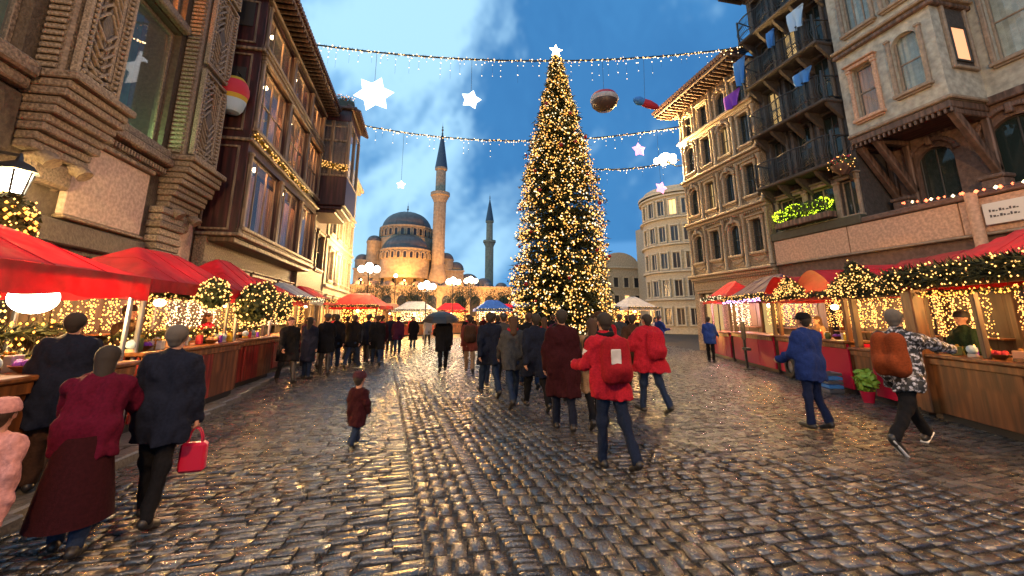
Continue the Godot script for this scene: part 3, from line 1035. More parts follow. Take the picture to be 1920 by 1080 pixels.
func building_r1() -> void:
	var b := front("corner_building", "cream and brown stone house with overhanging bay on timber braces at right", 14.5, false)
	# shop floor and tan band
	wall_open(b, "shop_wall", M.brown_stone, -14.6, -2.0, 0, 3.85, -0.3, 0.0, [[-10.4, -8.2, 0.5, 3.2], [-7.6, -5.0, 0.5, 3.2], [-14.2, -11.2, 0.5, 3.2]])
	for q in [[-9.3, 2.2], [-6.3, 2.6], [-12.7, 3.0]]:
		win(b, q[0], 0.5, q[1], 2.7, 0.0, {"nx": 3, "ny": 1, "frame": M.brown_trim, "hood": 0, "side": false, "back": M.rose_curtain})
	var s := -14.6
	for k in 4:
		var l := 3.13
		bxs(b, "band_panel", M.tan_band, [[s, s + l - 0.02, 3.86, 4.78, -0.3, 0.1, 0.015]])
		s += l + 0.015
	bxs(b, "ledge", M.brown_stone, [[-10.9, -2.0, 4.8, 4.98, -1.5, 0.16, 0.03]])
	bxs(b, "band_roll", M.cream_trim, [[-14.6, -2.0, 3.78, 3.85, 0.0, 0.16, 0.02]])
	# recessed brown wall with arches
	wall_open(b, "arch_wall", M.brown_stone, -10.9, -2.0, 4.98, 7.8, -1.9, -1.5, [[-10.05, -9.05, 5.2, 7.1], [-8.25, -6.9, 5.2, 7.25], [-6.0, -4.6, 5.2, 7.25]])
	for q in [[-9.55, 1.0, 1.9], [-7.575, 1.35, 2.05], [-5.3, 1.4, 2.05]]:
		win(b, q[0], 5.2, q[1], q[2], -1.5, {"nx": 2, "ny": 1, "arch": true, "frame": M.window_dark, "wall": M.brown_stone, "surround": M.brown_stone, "hood": 2, "side": false})
	shell(b, -10.9, -2.0, 15.6, -5.0, -1.91, M.cream)
	# cream upper wall
	wall_open(b, "wall", M.cream, -10.9, -2.0, 7.8, 15.6, -1.9, -1.5, [[-7.6, -6.4, 8.9, 11.4], [-5.6, -4.4, 8.9, 11.4]])
	for q in [-7.0, -5.0]:
		win(b, q, 8.9, 1.2, 2.5, -1.5, {"nx": 1, "ny": 2, "pane": M.pane, "back": M.pale_blind, "surround": M.cream_trim, "frame": M.cream_trim})
	bxs(b, "string_course", M.brown_timber, [[-8.0, -2.0, 7.7, 7.95, -1.5, -1.32, 0.03]])
	# overhanging bay
	var y := node("bay", b)
	wall_open(y, "bay_wall", M.cream, -10.9, -8.0, 7.8, 15.6, -0.22, 0.0, [[-9.15, -8.4, 8.55, 10.5], [-10.45, -9.75, 8.35, 10.2], [-10.4, -9.5, 11.6, 13.6], [-9.1, -8.3, 11.6, 13.6]])
	wall_open(y, "bay_end_wall", M.cream, -8.22, -8.0, 7.8, 15.6, -1.5, -0.222, [])
	var e := node("end_window", y, Vector3(-8.0, 9.3, -0.85))
	e.rotation.y = PI / 2
	bxs(e, "frame", M.cream_trim, [[-0.5, -0.4, -0.5, 2.2, 0.0, 0.1, 0.02], [0.4, 0.5, -0.5, 2.2, 0.0, 0.1, 0.02], [-0.4, 0.4, 2.1, 2.2, 0.0, 0.1, 0.02], [-0.4, 0.4, -0.5, -0.4, 0.0, 0.12, 0.02]])
	bxs(e, "panel", M.soot, [[-0.4, 0.4, -0.4, 2.1, 0.0, 0.03]])
	bxs(e, "sash", M.window_dark, [[-0.34, -0.27, -0.25, 0.95, 0.03, 0.08, 0.01], [0.27, 0.34, -0.25, 0.95, 0.03, 0.08, 0.01], [-0.27, 0.27, 0.88, 0.95, 0.03, 0.08, 0.01], [-0.27, 0.27, -0.25, -0.18, 0.03, 0.08, 0.01]])
	bxs(e, "lit_window_blind", M.lit_peach, [[-0.27, 0.27, -0.18, 0.88, 0.032, 0.045]])
	win(y, -8.775, 8.55, 0.75, 1.95, 0.0, {"nx": 1, "ny": 2, "t": 0.07, "arch": true, "wall": M.cream, "pane": M.pane, "back": M.pale_blind, "frame": M.cream_trim, "surround": M.cream_trim, "hood": 0})
	win(y, -10.1, 8.35, 0.7, 1.85, 0.0, {"nx": 1, "ny": 2, "t": 0.07, "pane": M.pane, "back": M.peach_blind, "frame": M.cream_trim, "surround": M.tan_band, "hood": 1})
	win(y, -9.95, 11.6, 0.9, 2.0, 0.0, {"nx": 3, "ny": 1, "t": 0.06, "pane": M.pane, "back": M.pale_blind, "frame": M.cream_trim, "surround": M.cream_trim})
	win(y, -8.7, 11.6, 0.8, 2.0, 0.0, {"nx": 2, "ny": 1, "t": 0.06, "pane": M.pane, "back": M.pale_blind, "frame": M.cream_trim, "surround": M.cream_trim})
	bxs(y, "bay_floor", M.brown_timber, [[-10.9, -8.0, 7.55, 7.79, -1.5, 0.04, 0.03]])
	bxs(y, "belt", M.cream_trim, [[-10.92, -7.94, 7.8, 7.92, 0.0, 0.1, 0.03], [-8.0, -7.9, 7.8, 7.92, -1.5, 0.1, 0.03]])
	bxs(y, "belt", M.brown_timber, [[-10.92, -7.94, 10.85, 11.0, 0.0, 0.14, 0.03], [-8.0, -7.86, 10.85, 11.0, -1.5, 0.14, 0.03]])
	bxs(y, "belt", M.cream_trim, [[-10.92, -7.94, 11.02, 11.14, 0.0, 0.22, 0.03], [-8.0, -7.78, 11.02, 11.14, -1.5, 0.22, 0.03]])
	var fr := MB.new()
	for k in 20:
		fr.box(Vector3(-10.85 + k * 0.15, 7.47, 0.02), Vector3(0.06, 0.14, 0.1), 0.015)
	part(fr, "scalloped_edge", M.brown_timber, y)
	for q in [-8.12, -10.2, -10.75]:
		var mb := MB.new()
		mb.bar(Vector3(q, 7.56, -0.1), Vector3(q, 5.75, -1.42), 0.2, 0.22, 0.03)
		mb.box(Vector3(q, 7.45, -0.8), Vector3(0.22, 0.18, 1.4), 0.03)
		mb.box(Vector3(q, 6.3, -1.42), Vector3(0.2, 2.2, 0.16), 0.03)
		part(mb, "brace", M.brown_timber, y)
	for q in [-8.12, -10.45]:
		bxs(y, "pier", M.brown_stone, [[q - 0.25, q + 0.25, 4.985, 5.5, -1.5, -1.05, 0.03], [q - 0.3, q + 0.3, 5.5, 5.62, -1.5, -1.0, 0.03]])
	# drainpipe and sign board
	var dp := MB.new()
	dp.rod(Vector3(-7.95, 3.3, 0.2), Vector3(-7.95, 4.95, 0.2), 0.13, 0.13, 12)
	part(dp, "drainpipe", M.tan_band, b)
	var sg := thing("sign_board", "small white sign board with two faint lines above the right stalls", "sign", Vector3(14.32, 4.3, -7.35))
	sg.rotation.y = -PI / 2
	bxs(sg, "board", M.white_sign, [[-0.42, 0.42, -0.28, 0.28, 0, 0.04, 0.01]])
	for k in 2:
		for q in 9:
			bxs(sg, "letter_stroke", M.ink, [[-0.3 + q * 0.065, -0.262 + q * 0.065 + 0.012 * (q % 2), -0.1 + k * 0.14, -0.03 + k * 0.14 - 0.02 * (q % 3), 0.041, 0.045]])
	# red bulbs strung along the ledge
	string_lights("string_light", "string of small red and white bulbs along the brown ledge above the tan band", Vector3(14.2, 5.1, -9.6), Vector3(14.2, 5.0, -5.0), 0.12, 30, 0.05, ["bulb_red", "bulb_red", "bulb_white"], 0)

func building_r2() -> void:
	var b := front("balcony_building", "soot dark building with curved iron balconies on every floor at right", 14.5, false)
	var holes: Array = [[-14.4, -13.2, 5.2, 6.5], [-13.0, -11.9, 5.2, 6.5], [-11.7, -11.1, 5.2, 6.5]]
	for r in 4:
		for k in 3:
			holes.append([-14.35 + k * 1.15, -13.6 + k * 1.15, 7.35 + r * 2.35, 9.15 + r * 2.35])
	wall_open(b, "wall", M.soot, -14.7, -10.92, 4.8, 16.8, -0.6, -0.2, holes)
	shell(b, -14.7, -10.92, 16.8, -5.0, -0.61, M.soot)
	bxs(b, "green_ledge", M.green_band, [[-14.7, -10.92, 4.79, 5.12, -0.2, 0.14, 0.03]])
	for i in holes.size():
		var h: Array = holes[i]
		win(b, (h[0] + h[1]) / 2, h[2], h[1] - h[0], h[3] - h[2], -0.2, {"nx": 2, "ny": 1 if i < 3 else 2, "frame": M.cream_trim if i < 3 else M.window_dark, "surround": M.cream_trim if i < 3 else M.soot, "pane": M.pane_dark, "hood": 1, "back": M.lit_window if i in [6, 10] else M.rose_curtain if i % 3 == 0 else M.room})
	for r in 4:
		var y := 7.1 + r * 2.35
		var bc := node("balcony", b)
		bxs(bc, "slab", M.soot, [[-14.6, -11.0, y - 0.14, y, -0.2, 0.66, 0.04]])
		for k in 5:
			var mb := MB.new()
			mb.prism(PackedVector2Array([Vector2(-0.2, y - 0.14), Vector2(0.5, y - 0.14), Vector2(0.4, y - 0.28), Vector2(-0.2, y - 0.75)]), -0.06, 0.06)
			var o := part(mb, "bracket", M.soot, bc)
			o.transform = Transform3D(Basis(Vector3(0, 0, 1), Vector3.UP, Vector3(-1, 0, 0)), Vector3(-14.45 + k * 0.83, 0, 0))
		var rl := MB.new()
		for side in 2:
			var yy := y + (0.95 if side == 0 else 0.12)
			var pts := PackedVector3Array()
			var rr := PackedFloat32Array()
			for i in 25:
				var f := i / 24.0
				var sx := lerpf(-14.55, -11.05, f)
				pts.append(Vector3(sx, yy, 0.6 + (0.12 if side == 0 else 0.2) * absf(sin(f * PI * 3.0)) - (0.75 if i == 0 or i == 24 else 0.0)))
				rr.append(0.03 if side == 0 else 0.02)
			rl.tube(pts, rr, 6)
		part(rl, "rail", M.iron, bc)
		var bl := MB.new()
		for i in 46:
			var f := (i + 0.5) / 46.0
			var sx := lerpf(-14.55, -11.05, f)
			var z0 := 0.6 + 0.2 * absf(sin(f * PI * 3.0))
			var z1 := 0.6 + 0.12 * absf(sin(f * PI * 3.0))
			bl.tube(PackedVector3Array([Vector3(sx, y, z0 - 0.05), Vector3(sx, y + 0.3, z0 + 0.1), Vector3(sx, y + 0.6, z1 + 0.02), Vector3(sx, y + 0.95, z1)]), PackedFloat32Array([0.012, 0.012, 0.012, 0.012]), 4, false)
		part(bl, "balusters", M.iron, bc)
		for q in [0, 12, 24]:
			var f: float = q / 24.0
			bxs(bc, "newel", M.iron, [[lerpf(-14.55, -11.05, f) - 0.035, lerpf(-14.55, -11.05, f) + 0.035, y, y + 1.08, 0.56, 0.63, 0.01]])
	bxs(b, "eave", M.soot, [[-15.1, -10.9, 16.82, 17.0, -0.6, 1.2, 0.03]])
	for k in 14:
		bxs(b, "rafter", M.soot, [[-15.0 + k * 0.3, -14.9 + k * 0.3, 16.66, 16.81, -0.2, 1.1, 0.02]])
	# washing and cloths on the rails
	for c in [["light blue cloth hung over the topmost balcony rail at its far end", -14.5, 13.2, 0.7, 1.2, "cloth_blue"], ["pale blue sheet on the topmost balcony nearest the cream bay", -11.5, 13.4, 0.75, 0.8, "cloth_pale"], ["blue cloth on the third balcony rail beside the cream bay", -11.6, 10.8, 0.8, 0.5, "cloth_blue"], ["small blue cloth in the middle of the topmost balcony", -12.7, 13.35, 0.4, 0.7, "cloth_blue"]]:
		cloth(c[0], Vector3(14.5 - 0.78, c[2], c[1]), c[3], c[4], M[c[5]])

func cloth(label: String, at: Vector3, w: float, h: float, m: Material) -> void:
	var o := thing("hanging_cloth", label, "cloth", at, -PI / 2, "cloths on the balconies")
	var mb := MB.new()
	var nx := 14
	var ny := 8
	for side in [0.0, 0.02]:
		for i in nx:
			for j in ny:
				var p: Array[Vector3] = []
				for q in [[0, 0], [1, 0], [1, 1], [0, 1]]:
					var u: float = float(i + q[0]) / nx
					var v: float = float(j + q[1]) / ny
					p.append(Vector3((u - 0.5) * w * (1.0 - 0.2 * v), -v * h, side + 0.06 * sin(u * 14.0) * (0.3 + v) + 0.04 * sin(u * 5.0 + v * 3.0)))
				mb.quad(p[0], p[1], p[2], p[3], (p[1] - p[0]).cross(p[3] - p[0]).normalized() * -1.0)
	part(mb, "sheet", m, o)
	var hm := MB.new()
	hm.rod(Vector3(-w / 2, 0, 0.01), Vector3(w / 2, 0, 0.01), 0.02)
	part(hm, "fold", m, o)

func building_r3() -> void:
	var b := front("ornate_building", "warm sandstone building with carved window surrounds and jutting tiled eave", 14.5, false)
	var holes: Array = []
	var rows := [[4.55, 1.45], [7.15, 1.45], [9.6, 1.5], [11.75, 1.2]]
	for r in 4:
		for k in 4:
			var s := -19.55 + k * 1.35
			holes.append([s - 0.32, s + 0.32, rows[r][0], rows[r][0] + rows[r][1]])
	var shop: Array = [[-19.8, -18.2, 0.4, 2.9], [-17.6, -15.2, 0.4, 2.9]]
	wall_open(b, "wall", M.sandstone, -20.3, -14.72, 0, 13.6, -0.4, 0.0, holes + shop)
	shell(b, -20.3, -14.72, 13.6, -5.0, -0.41, M.sandstone)
	for i in holes.size():
		var h: Array = holes[i]
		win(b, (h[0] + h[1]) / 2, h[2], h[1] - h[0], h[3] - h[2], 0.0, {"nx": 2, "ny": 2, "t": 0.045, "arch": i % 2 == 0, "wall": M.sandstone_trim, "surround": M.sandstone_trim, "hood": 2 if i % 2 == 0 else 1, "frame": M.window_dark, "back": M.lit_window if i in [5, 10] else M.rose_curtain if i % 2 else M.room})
	for h in shop:
		win(b, (h[0] + h[1]) / 2, h[2], h[1] - h[0], h[3] - h[2], 0.0, {"nx": 3, "ny": 1, "surround": M.sandstone_trim, "frame": M.brown_trim, "back": M.lit_window})
	for y in [3.6, 6.45, 8.95, 11.35]:
		bxs(b, "string_course", M.sandstone_trim, [[-20.35, -14.72, y, y + 0.14, 0.0, 0.16, 0.03], [-20.4, -14.72, y + 0.145, y + 0.27, 0.0, 0.3, 0.03]])
		var dn := MB.new()
		for k in 38:
			dn.box(Vector3(-20.25 + k * 0.146, y - 0.06, 0.06), Vector3(0.07, 0.1, 0.12), 0.015)
		part(dn, "dentils", M.sandstone_trim, b)
	for k in 5:
		var s := -20.22 + k * 1.35
		for r in 4:
			var y0: float = [3.9, 6.75, 9.25, 11.65][r]
			var y1: float = [6.35, 8.85, 11.25, 13.4][r]
			var mb := MB.new()
			mb.lathe([Vector2(0.11, y0), Vector2(0.11, y0 + 0.1), Vector2(0.075, y0 + 0.14), Vector2(0.065, y1 - 0.2), Vector2(0.11, y1 - 0.12), Vector2(0.11, y1)], 10, Vector3(s + (0.1 if k == 0 else 0.0), 0, 0.1))
			part(mb, "colonnette", M.sandstone_trim, b)
	# carved swags under the sills
	for h in holes:
		var mb := MB.new()
		var s: float = (h[0] + h[1]) / 2
		for i in 7:
			var f := i / 6.0
			mb.ball(Vector3(s - 0.3 + f * 0.6, h[2] - 0.3 - 0.1 * sin(f * PI), 0.03), Vector3(0.06, 0.055, 0.05), 6, 4)
		mb.box(Vector3(s, h[2] - 0.33, 0.01), Vector3(0.8, 0.3, 0.04), 0.015)
		part(mb, "swag", M.sandstone_trim, b)
	# eave
	bxs(b, "eave", M.brown_timber, [[-21.2, -14.8, 13.62, 13.8, -0.5, 1.1, 0.03]])
	for k in 21:
		bxs(b, "rafter", M.brown_timber, [[-21.1 + k * 0.3, -21.0 + k * 0.3, 13.48, 13.61, 0.0, 1.0, 0.02]])
	for k in 30:
		var mb := MB.new()
		mb.rod(Vector3(-21.15 + k * 0.215, 14.5, -0.6), Vector3(-21.15 + k * 0.215, 13.85, 1.2), 0.11, 0.11, 6)
		part(mb, "roof_tile", M.roof_tile, b)
	cloth("purple cloth hanging below a top floor window of the sandstone building", Vector3(14.1, 12.2, -15.6), 1.1, 0.7, M.cloth_purple)

func building_r4() -> void:
	var o := thing("round_building", "grey stone corner building with curved window bays beyond the sandstone one", "building", Vector3(29.4, 0, -42.0))
	var R := 4.6
	var H := 15.0
	var wl := MB.new()
	wl.lathe([Vector2(R, 0), Vector2(R, H)], 40)
	wl.lathe([Vector2(R, H), Vector2(0.01, H + 0.01)], 40)
	part(wl, "wall", M.grey_stone, o)
	bxs(o, "wing_wall", M.grey_stone, [[1.5, 18.0, 0, H - 0.6, -14.0, -1.0, 0.0]])
	for y in [3.4, 6.3, 9.2, 12.1, 14.6]:
		var mb := MB.new()
		mb.lathe([Vector2(R, y), Vector2(R + 0.3, y + 0.05), Vector2(R + 0.3, y + 0.2), Vector2(R, y + 0.35)], 40)
		part(mb, "string_course", M.grey_trim, o)
	for r in 5:
		for k in 12:
			var a := PI * 0.05 + PI * 0.98 * k / 11.0
			var n := node("window", o, Vector3(cos(a) * R, 0.9 + r * 2.9, sin(a) * R))
			n.rotation.y = PI / 2 - a
			put(keyed("r4g", func(q): q.box(Vector3(0, 0.85, 0.02), Vector3(0.68, 1.6, 0.05))), "pane", M.lit_window if (r * 5 + k * 3) % 11 == 0 else M.pane_far, n)
			put(keyed("r4f", func(q):
				for sx in [-1.0, 1.0]:
					q.box(Vector3(sx * 0.43, 0.85, 0.06), Vector3(0.16, 1.8, 0.26), 0.02)
				q.box(Vector3(0, 0.85, 0.05), Vector3(0.06, 1.6, 0.06), 0.0)
				q.box(Vector3(0, -0.02, 0.08), Vector3(1.05, 0.14, 0.3), 0.02)
				q.box(Vector3(0, 1.78, 0.08), Vector3(1.05, 0.16, 0.3), 0.02)), "surround", M.grey_trim, n)
	# mansard
	var rf := MB.new()
	rf.lathe([Vector2(R + 0.35, H), Vector2(R + 0.35, H + 0.25), Vector2(R - 0.3, H + 0.3), Vector2(R - 0.35, H + 0.9), Vector2(0.05, H + 1.1)], 40)
	part(rf, "roof", M.grey_trim, o)
	# lower house with rounded gables behind it
	for q in [[28.6, -57.0, 3.4, 11.2, "pale low house with rounded gable nearest the round corner building"], [24.9, -60.0, 2.6, 9.6, "smaller pale house with rounded gable nearest the lit fir"]]:
		var h := thing("gabled_house", q[4], "building", Vector3(q[0], 0, q[1]))
		var pts := PackedVector2Array()
		var w: float = q[2]
		pts.append(Vector2(-w, 0))
		pts.append(Vector2(w, 0))
		pts.append(Vector2(w, q[3] - 2.2))
		for i in range(1, 10):
			var a := PI * i / 10.0
			pts.append(Vector2(cos(a) * w * 0.92, q[3] - 2.2 + sin(a) * 2.2))
		pts.append(Vector2(-w, q[3] - 2.2))
		var mb := MB.new()
		mb.prism(pts, -8.0, 0.0)
		part(mb, "wall", M.grey_stone, h)
		for r in 3:
			for k in 4:
				var n := node("window", h, Vector3(-w * 0.72 + k * w * 0.48, 0.8 + r * 2.6, 0.0))
				put(keyed("r5g", func(z): z.box(Vector3(0, 0.7, 0.02), Vector3(0.7, 1.4, 0.05))), "pane", M.lit_window if (r + k * 2) % 5 == 0 else M.pane_far, n)
				put(keyed("r5f", func(z):
					for sx in [-1.0, 1.0]:
						z.box(Vector3(sx * 0.42, 0.7, 0.06), Vector3(0.14, 1.6, 0.2), 0.02)
					z.box(Vector3(0, 1.5, 0.08), Vector3(1.0, 0.16, 0.3), 0.02)
					z.box(Vector3(0, -0.05, 0.08), Vector3(1.0, 0.14, 0.3), 0.02)), "surround", M.grey_trim, n)
		bxs(h, "cornice", M.grey_trim, [[-w - 0.1, w + 0.1, q[3] - 2.4, q[3] - 2.15, 0.0, 0.3, 0.03]])

# ---------- mosque ----------
func dome_mesh(called: String, m: Material, parent: Node3D, c: Vector3, r: float, h: float, segs := 32, a0 := 0.0, a1 := TAU) -> MeshInstance3D:
	var mb := MB.new()
	var prof: Array = []
	for i in 13:
		var a := PI / 2 * i / 12.0
		prof.append(Vector2(maxf(cos(a) * r, 0.02), sin(a) * h))
	mb.lathe(prof, segs, c, a0, a1)
	# seams of the lead sheets
	for k in 16:
		var an := a0 + (a1 - a0) * k / 16.0
		var pts := PackedVector3Array()
		var rr := PackedFloat32Array()
		for i in 12:
			var a := PI / 2 * i / 12.0
			pts.append(c + Vector3(cos(an) * cos(a) * r, sin(a) * h, sin(an) * cos(a) * r))
			rr.append(r * 0.008)
		mb.tube(pts, rr, 4, false)
	return part(mb, called, m, parent)

func finial(parent: Node3D, c: Vector3, h: float) -> void:
	var mb := MB.new()
	mb.lathe([Vector2(h * 0.08, 0), Vector2(h * 0.03, h * 0.2), Vector2(h * 0.09, h * 0.32), Vector2(h * 0.03, h * 0.45), Vector2(h * 0.06, h * 0.55), Vector2(h * 0.015, h * 0.65), Vector2(0.01, h)], 8, c)
	part(mb, "finial", M.lead, parent)

func arched_row(parent: Node3D, c: Vector3, r: float, y: float, n: int, w: float, h: float, a0 := 0.0, a1 := TAU) -> void:
	for k in n:
		var a := a0 + (a1 - a0) * (k + 0.5) / n
		var o := node("window", parent, c + Vector3(cos(a) * r, y, sin(a) * r))
		o.rotation.y = PI / 2 - a
		var key := "mw%.2f%.2f" % [w, h]
		put(keyed(key, func(mb):
			var pts := PackedVector2Array([Vector2(-w / 2, 0), Vector2(w / 2, 0)])
			for i in range(0, 7):
				var q := PI * i / 6.0
				pts.append(Vector2(cos(q) * w / 2, h - w / 2 + sin(q) * w / 2))
			mb.prism(pts, -0.2, 0.12)), "pane", M.pane_far, o)
		put(keyed(key + "s", func(mb):
			for i in 7:
				var q0 := PI * i / 7.0
				var q1 := PI * (i + 1) / 7.0
				var rr := w / 2 + 0.18
				mb.bar(Vector3(cos(q0) * rr, h - w / 2 + sin(q0) * rr, 0.15), Vector3(cos(q1) * rr, h - w / 2 + sin(q1) * rr, 0.15), 0.36, 0.4, 0.0, Vector3(0, 0, 1))
			for sx in [-1.0, 1.0]:
				mb.box(Vector3(sx * (w / 2 + 0.18), (h - w / 2) / 2, 0.15), Vector3(0.36, h - w / 2, 0.4))), "surround", M.mosque, o)

func minaret(label: String, at: Vector3, r: float, y_bal: float, y_sp: float, y_tip: float) -> void:
	var o := thing("minaret", label, "minaret", at)
	var sh := MB.new()
	sh.lathe([Vector2(r * 1.5, 0), Vector2(r * 1.5, y_bal * 0.34), Vector2(r * 1.05, y_bal * 0.42), Vector2(r, y_bal - r * 0.6)], 16)
	sh.lathe([Vector2(r * 0.86, y_bal + r * 0.5), Vector2(r * 0.82, y_sp)], 16)
	part(sh, "shaft", M.mosque, o)
	for k in 16:
		var a := TAU * (k + 0.5) / 16.0
		bxs(o, "flute", M.mosque, [[cos(a) * r - 0.08, cos(a) * r + 0.08, y_bal * 0.42, y_bal - r * 0.7, sin(a) * r - 0.08, sin(a) * r + 0.08]])
	var bl := MB.new()
	bl.lathe([Vector2(r, y_bal - r * 1.2), Vector2(r * 1.15, y_bal - r * 0.9), Vector2(r * 1.15, y_bal - r * 0.75), Vector2(r * 1.4, y_bal - r * 0.4), Vector2(r * 1.4, y_bal - r * 0.2), Vector2(r * 1.62, y_bal), Vector2(r * 1.62, y_bal + r * 0.55), Vector2(r * 1.45, y_bal + r * 0.55), Vector2(r * 1.45, y_bal + 0.05), Vector2(r * 0.8, y_bal + 0.05)], 16)
	part(bl, "balcony", M.mosque, o)
	var cr := MB.new()
	cr.lathe([Vector2(r * 0.82, y_sp - r * 0.5), Vector2(r * 1.05, y_sp - r * 0.3), Vector2(r * 1.05, y_sp)], 16)
	part(cr, "crown_ring", M.mosque, o)
	var sp := MB.new()
	sp.lathe([Vector2(r * 1.08, y_sp), Vector2(r * 0.32, lerpf(y_sp, y_tip, 0.62)), Vector2(0.02, lerpf(y_sp, y_tip, 0.8))], 16)
	part(sp, "spire", M.spire, o)
	finial(o, Vector3(0, lerpf(y_sp, y_tip, 0.74), 0), (y_tip - y_sp) * 0.27)

func make_mosque() -> void:
	var o := thing("mosque", "floodlit stone mosque with large lead dome and half dome at the end of the street", "mosque", Vector3(-6.4, 0, -150))
	dome_mesh("dome", M.lead, o, Vector3(0, 32.3, 0), 8.5, 6.3, 40)
	finial(o, Vector3(0, 38.4, 0), 4.2)
	var dr := MB.new()
	dr.lathe([Vector2(9.4, 20), Vector2(9.4, 28.2), Vector2(9.0, 28.4), Vector2(9.0, 31.6), Vector2(9.3, 31.8), Vector2(9.3, 32.3), Vector2(8.4, 32.4)], 40)
	part(dr, "drum", M.mosque, o)
	arched_row(o, Vector3.ZERO, 9.0, 28.9, 28, 1.0, 2.3)
	# half dome in front
	dome_mesh("half_dome", M.lead, o, Vector3(0.4, 23.6, 7.0), 7.4, 5.4, 32, -0.2, PI + 0.2)
	var hd := MB.new()
	hd.lathe([Vector2(8.1, 14), Vector2(8.1, 22.9), Vector2(8.4, 23.0), Vector2(8.4, 23.5), Vector2(7.4, 23.7)], 32, Vector3(0.4, 0, 7.0), -0.3, PI + 0.3)
	part(hd, "half_drum", M.mosque, o)
	arched_row(o, Vector3(0.4, 0, 7.0), 8.1, 20.3, 13, 0.9, 2.0, 0.0, PI)
	# body and stepped shoulders
	bxs(o, "hall_wall", M.mosque, [[-16.0, 20.0, 0, 17.0, -16.0, 6.0], [-10.5, 10.5, 17.0, 24.0, -10.0, 5.0], [-13.5, 14.5, 17.0, 20.5, -13.0, 5.5]])
	bxs(o, "porch_wall", M.mosque, [[-24.0, 34.0, 0, 10.5, 6.0, 20.0]])
	bxs(o, "cornice", M.mosque, [[-24.3, 34.3, 10.5, 11.2, 5.8, 20.4, 0.1]])
	bxs(o, "cornice", M.mosque, [[-16.3, 20.3, 17.0, 17.6, 5.6, 6.4, 0.1]])
	for k in 13:
		dome_mesh("small_dome", M.lead, o, Vector3(-21.5 + k * 4.4, 11.2, 16.5), 1.9, 1.5, 14)
		var w := node("arch", o, Vector3(-21.5 + k * 4.4, 2.0, 20.0))
		put(keyed("porch", func(mb):
			var pts := PackedVector2Array([Vector2(-1.4, 0), Vector2(1.4, 0)])
			for i in range(0, 9):
				var q := PI * i / 8.0
				pts.append(Vector2(cos(q) * 1.4, 4.6 + sin(q) * 1.6))
			mb.prism(pts, 0.0, 0.12)), "opening", M.pane_far, w)
	for q in [[-10.3, 22.0, 4.0, 2.4, 8.0], [10.8, 22.0, 2.0, 2.6, 6.5], [13.8, 19.0, 3.5, 2.8, 4.0], [17.5, 17.0, 2.0, 2.8, 2.5], [-14.0, 17.0, 2.0, 2.4, 6.0], [22.0, 11.2, 3.0, 3.6, 4.0], [27.5, 11.2, 3.0, 3.0, 2.5], [11.5, 17.0, 8.5, 2.0, 3.4]]:
		var mb := MB.new()
		mb.lathe([Vector2(q[3], q[1] - 3.0), Vector2(q[3], q[1] + q[4] * 0.5), Vector2(q[3] * 1.08, q[1] + q[4] * 0.55), Vector2(q[3] * 1.08, q[1] + q[4] * 0.62)], 16, Vector3(q[0], 0, q[2]))
		part(mb, "turret", M.mosque, o)
		dome_mesh("turret_dome", M.lead, o, Vector3(q[0], q[1] + q[4] * 0.62, q[2]), q[3], q[3] * 0.85, 18)
	# windows of the hall front
	for r in 2:
		for k in 10:
			var w := node("window", o, Vector3(-13.8 + k * 3.5, 12.0, 6.0) if r == 0 else Vector3(-12.0 + k * 2.8, 17.4, 5.5))
			put(keyed("hw", func(mb): mb.box(Vector3(0, 1.2, 0.0), Vector3(1.0, 2.4, 0.16))), "pane", M.pane_far, w)
			put(keyed("hws", func(mb):
				for sx in [-1.0, 1.0]:
					mb.box(Vector3(sx * 0.65, 1.2, 0.1), Vector3(0.25, 2.8, 0.3))
				mb.box(Vector3(0, 2.65, 0.12), Vector3(1.7, 0.3, 0.4))), "surround", M.mosque, w)
	minaret("tall pale minaret with dark pointed spire just right of the big dome", Vector3(4.6, 0, -141), 2.05, 42.8, 53.0, 70.5)
	minaret("smaller minaret standing alone between the mosque and the lit fir", Vector3(29.7, 0, -190), 1.85, 35.9, 46.2, 60.0)

# ---------- lamps ----------
func lamp_post(label: String, at: Vector3, h: float, r: float, e: float, mat: Material, col: Color, n := 1) -> void:
	var o := thing("street_lamp", label, "street lamp", at, 0.0, "street lamps")
	var p := MB.new()
	p.lathe([Vector2(0.16, 0), Vector2(0.16, 0.25), Vector2(0.09, 0.4), Vector2(0.06, 1.2), Vector2(0.045, h - r - 0.1), Vector2(0.09, h - r - 0.02), Vector2(0.05, h - r)], 10)
	part(p, "pole", M.iron, o)
	for k in n:
		var at2 := Vector3(0, h, 0) if k == 0 else Vector3(cos(TAU * k / (n - 1)) * r * 2.1, h - r * 0.9, sin(TAU * k / (n - 1)) * r * 2.1)
		var g := MB.new()
		g.ball(at2, Vector3(r, r, r), 16, 10)
		part(g, "globe_lamp", mat, o)
		if k > 0:
			var a := MB.new()
			a.tube(PackedVector3Array([Vector3(0, h - r * 2.6, 0), Vector3(at2.x * 0.7, h - r * 2.7, at2.z * 0.7), at2 - Vector3(0, r * 0.9, 0)]), PackedFloat32Array([0.03, 0.025, 0.03]), 6)
			part(a, "arm", M.iron, o)
	var c := MB.new()
	c.lathe([Vector2(r * 0.5, h + r * 0.9), Vector2(r * 0.3, h + r * 1.05), Vector2(0.02, h + r * 1.3)], 10)
	part(c, "cap", M.iron, o)
	lamp_light(o, Vector3(0, h, 0), e, col, r)

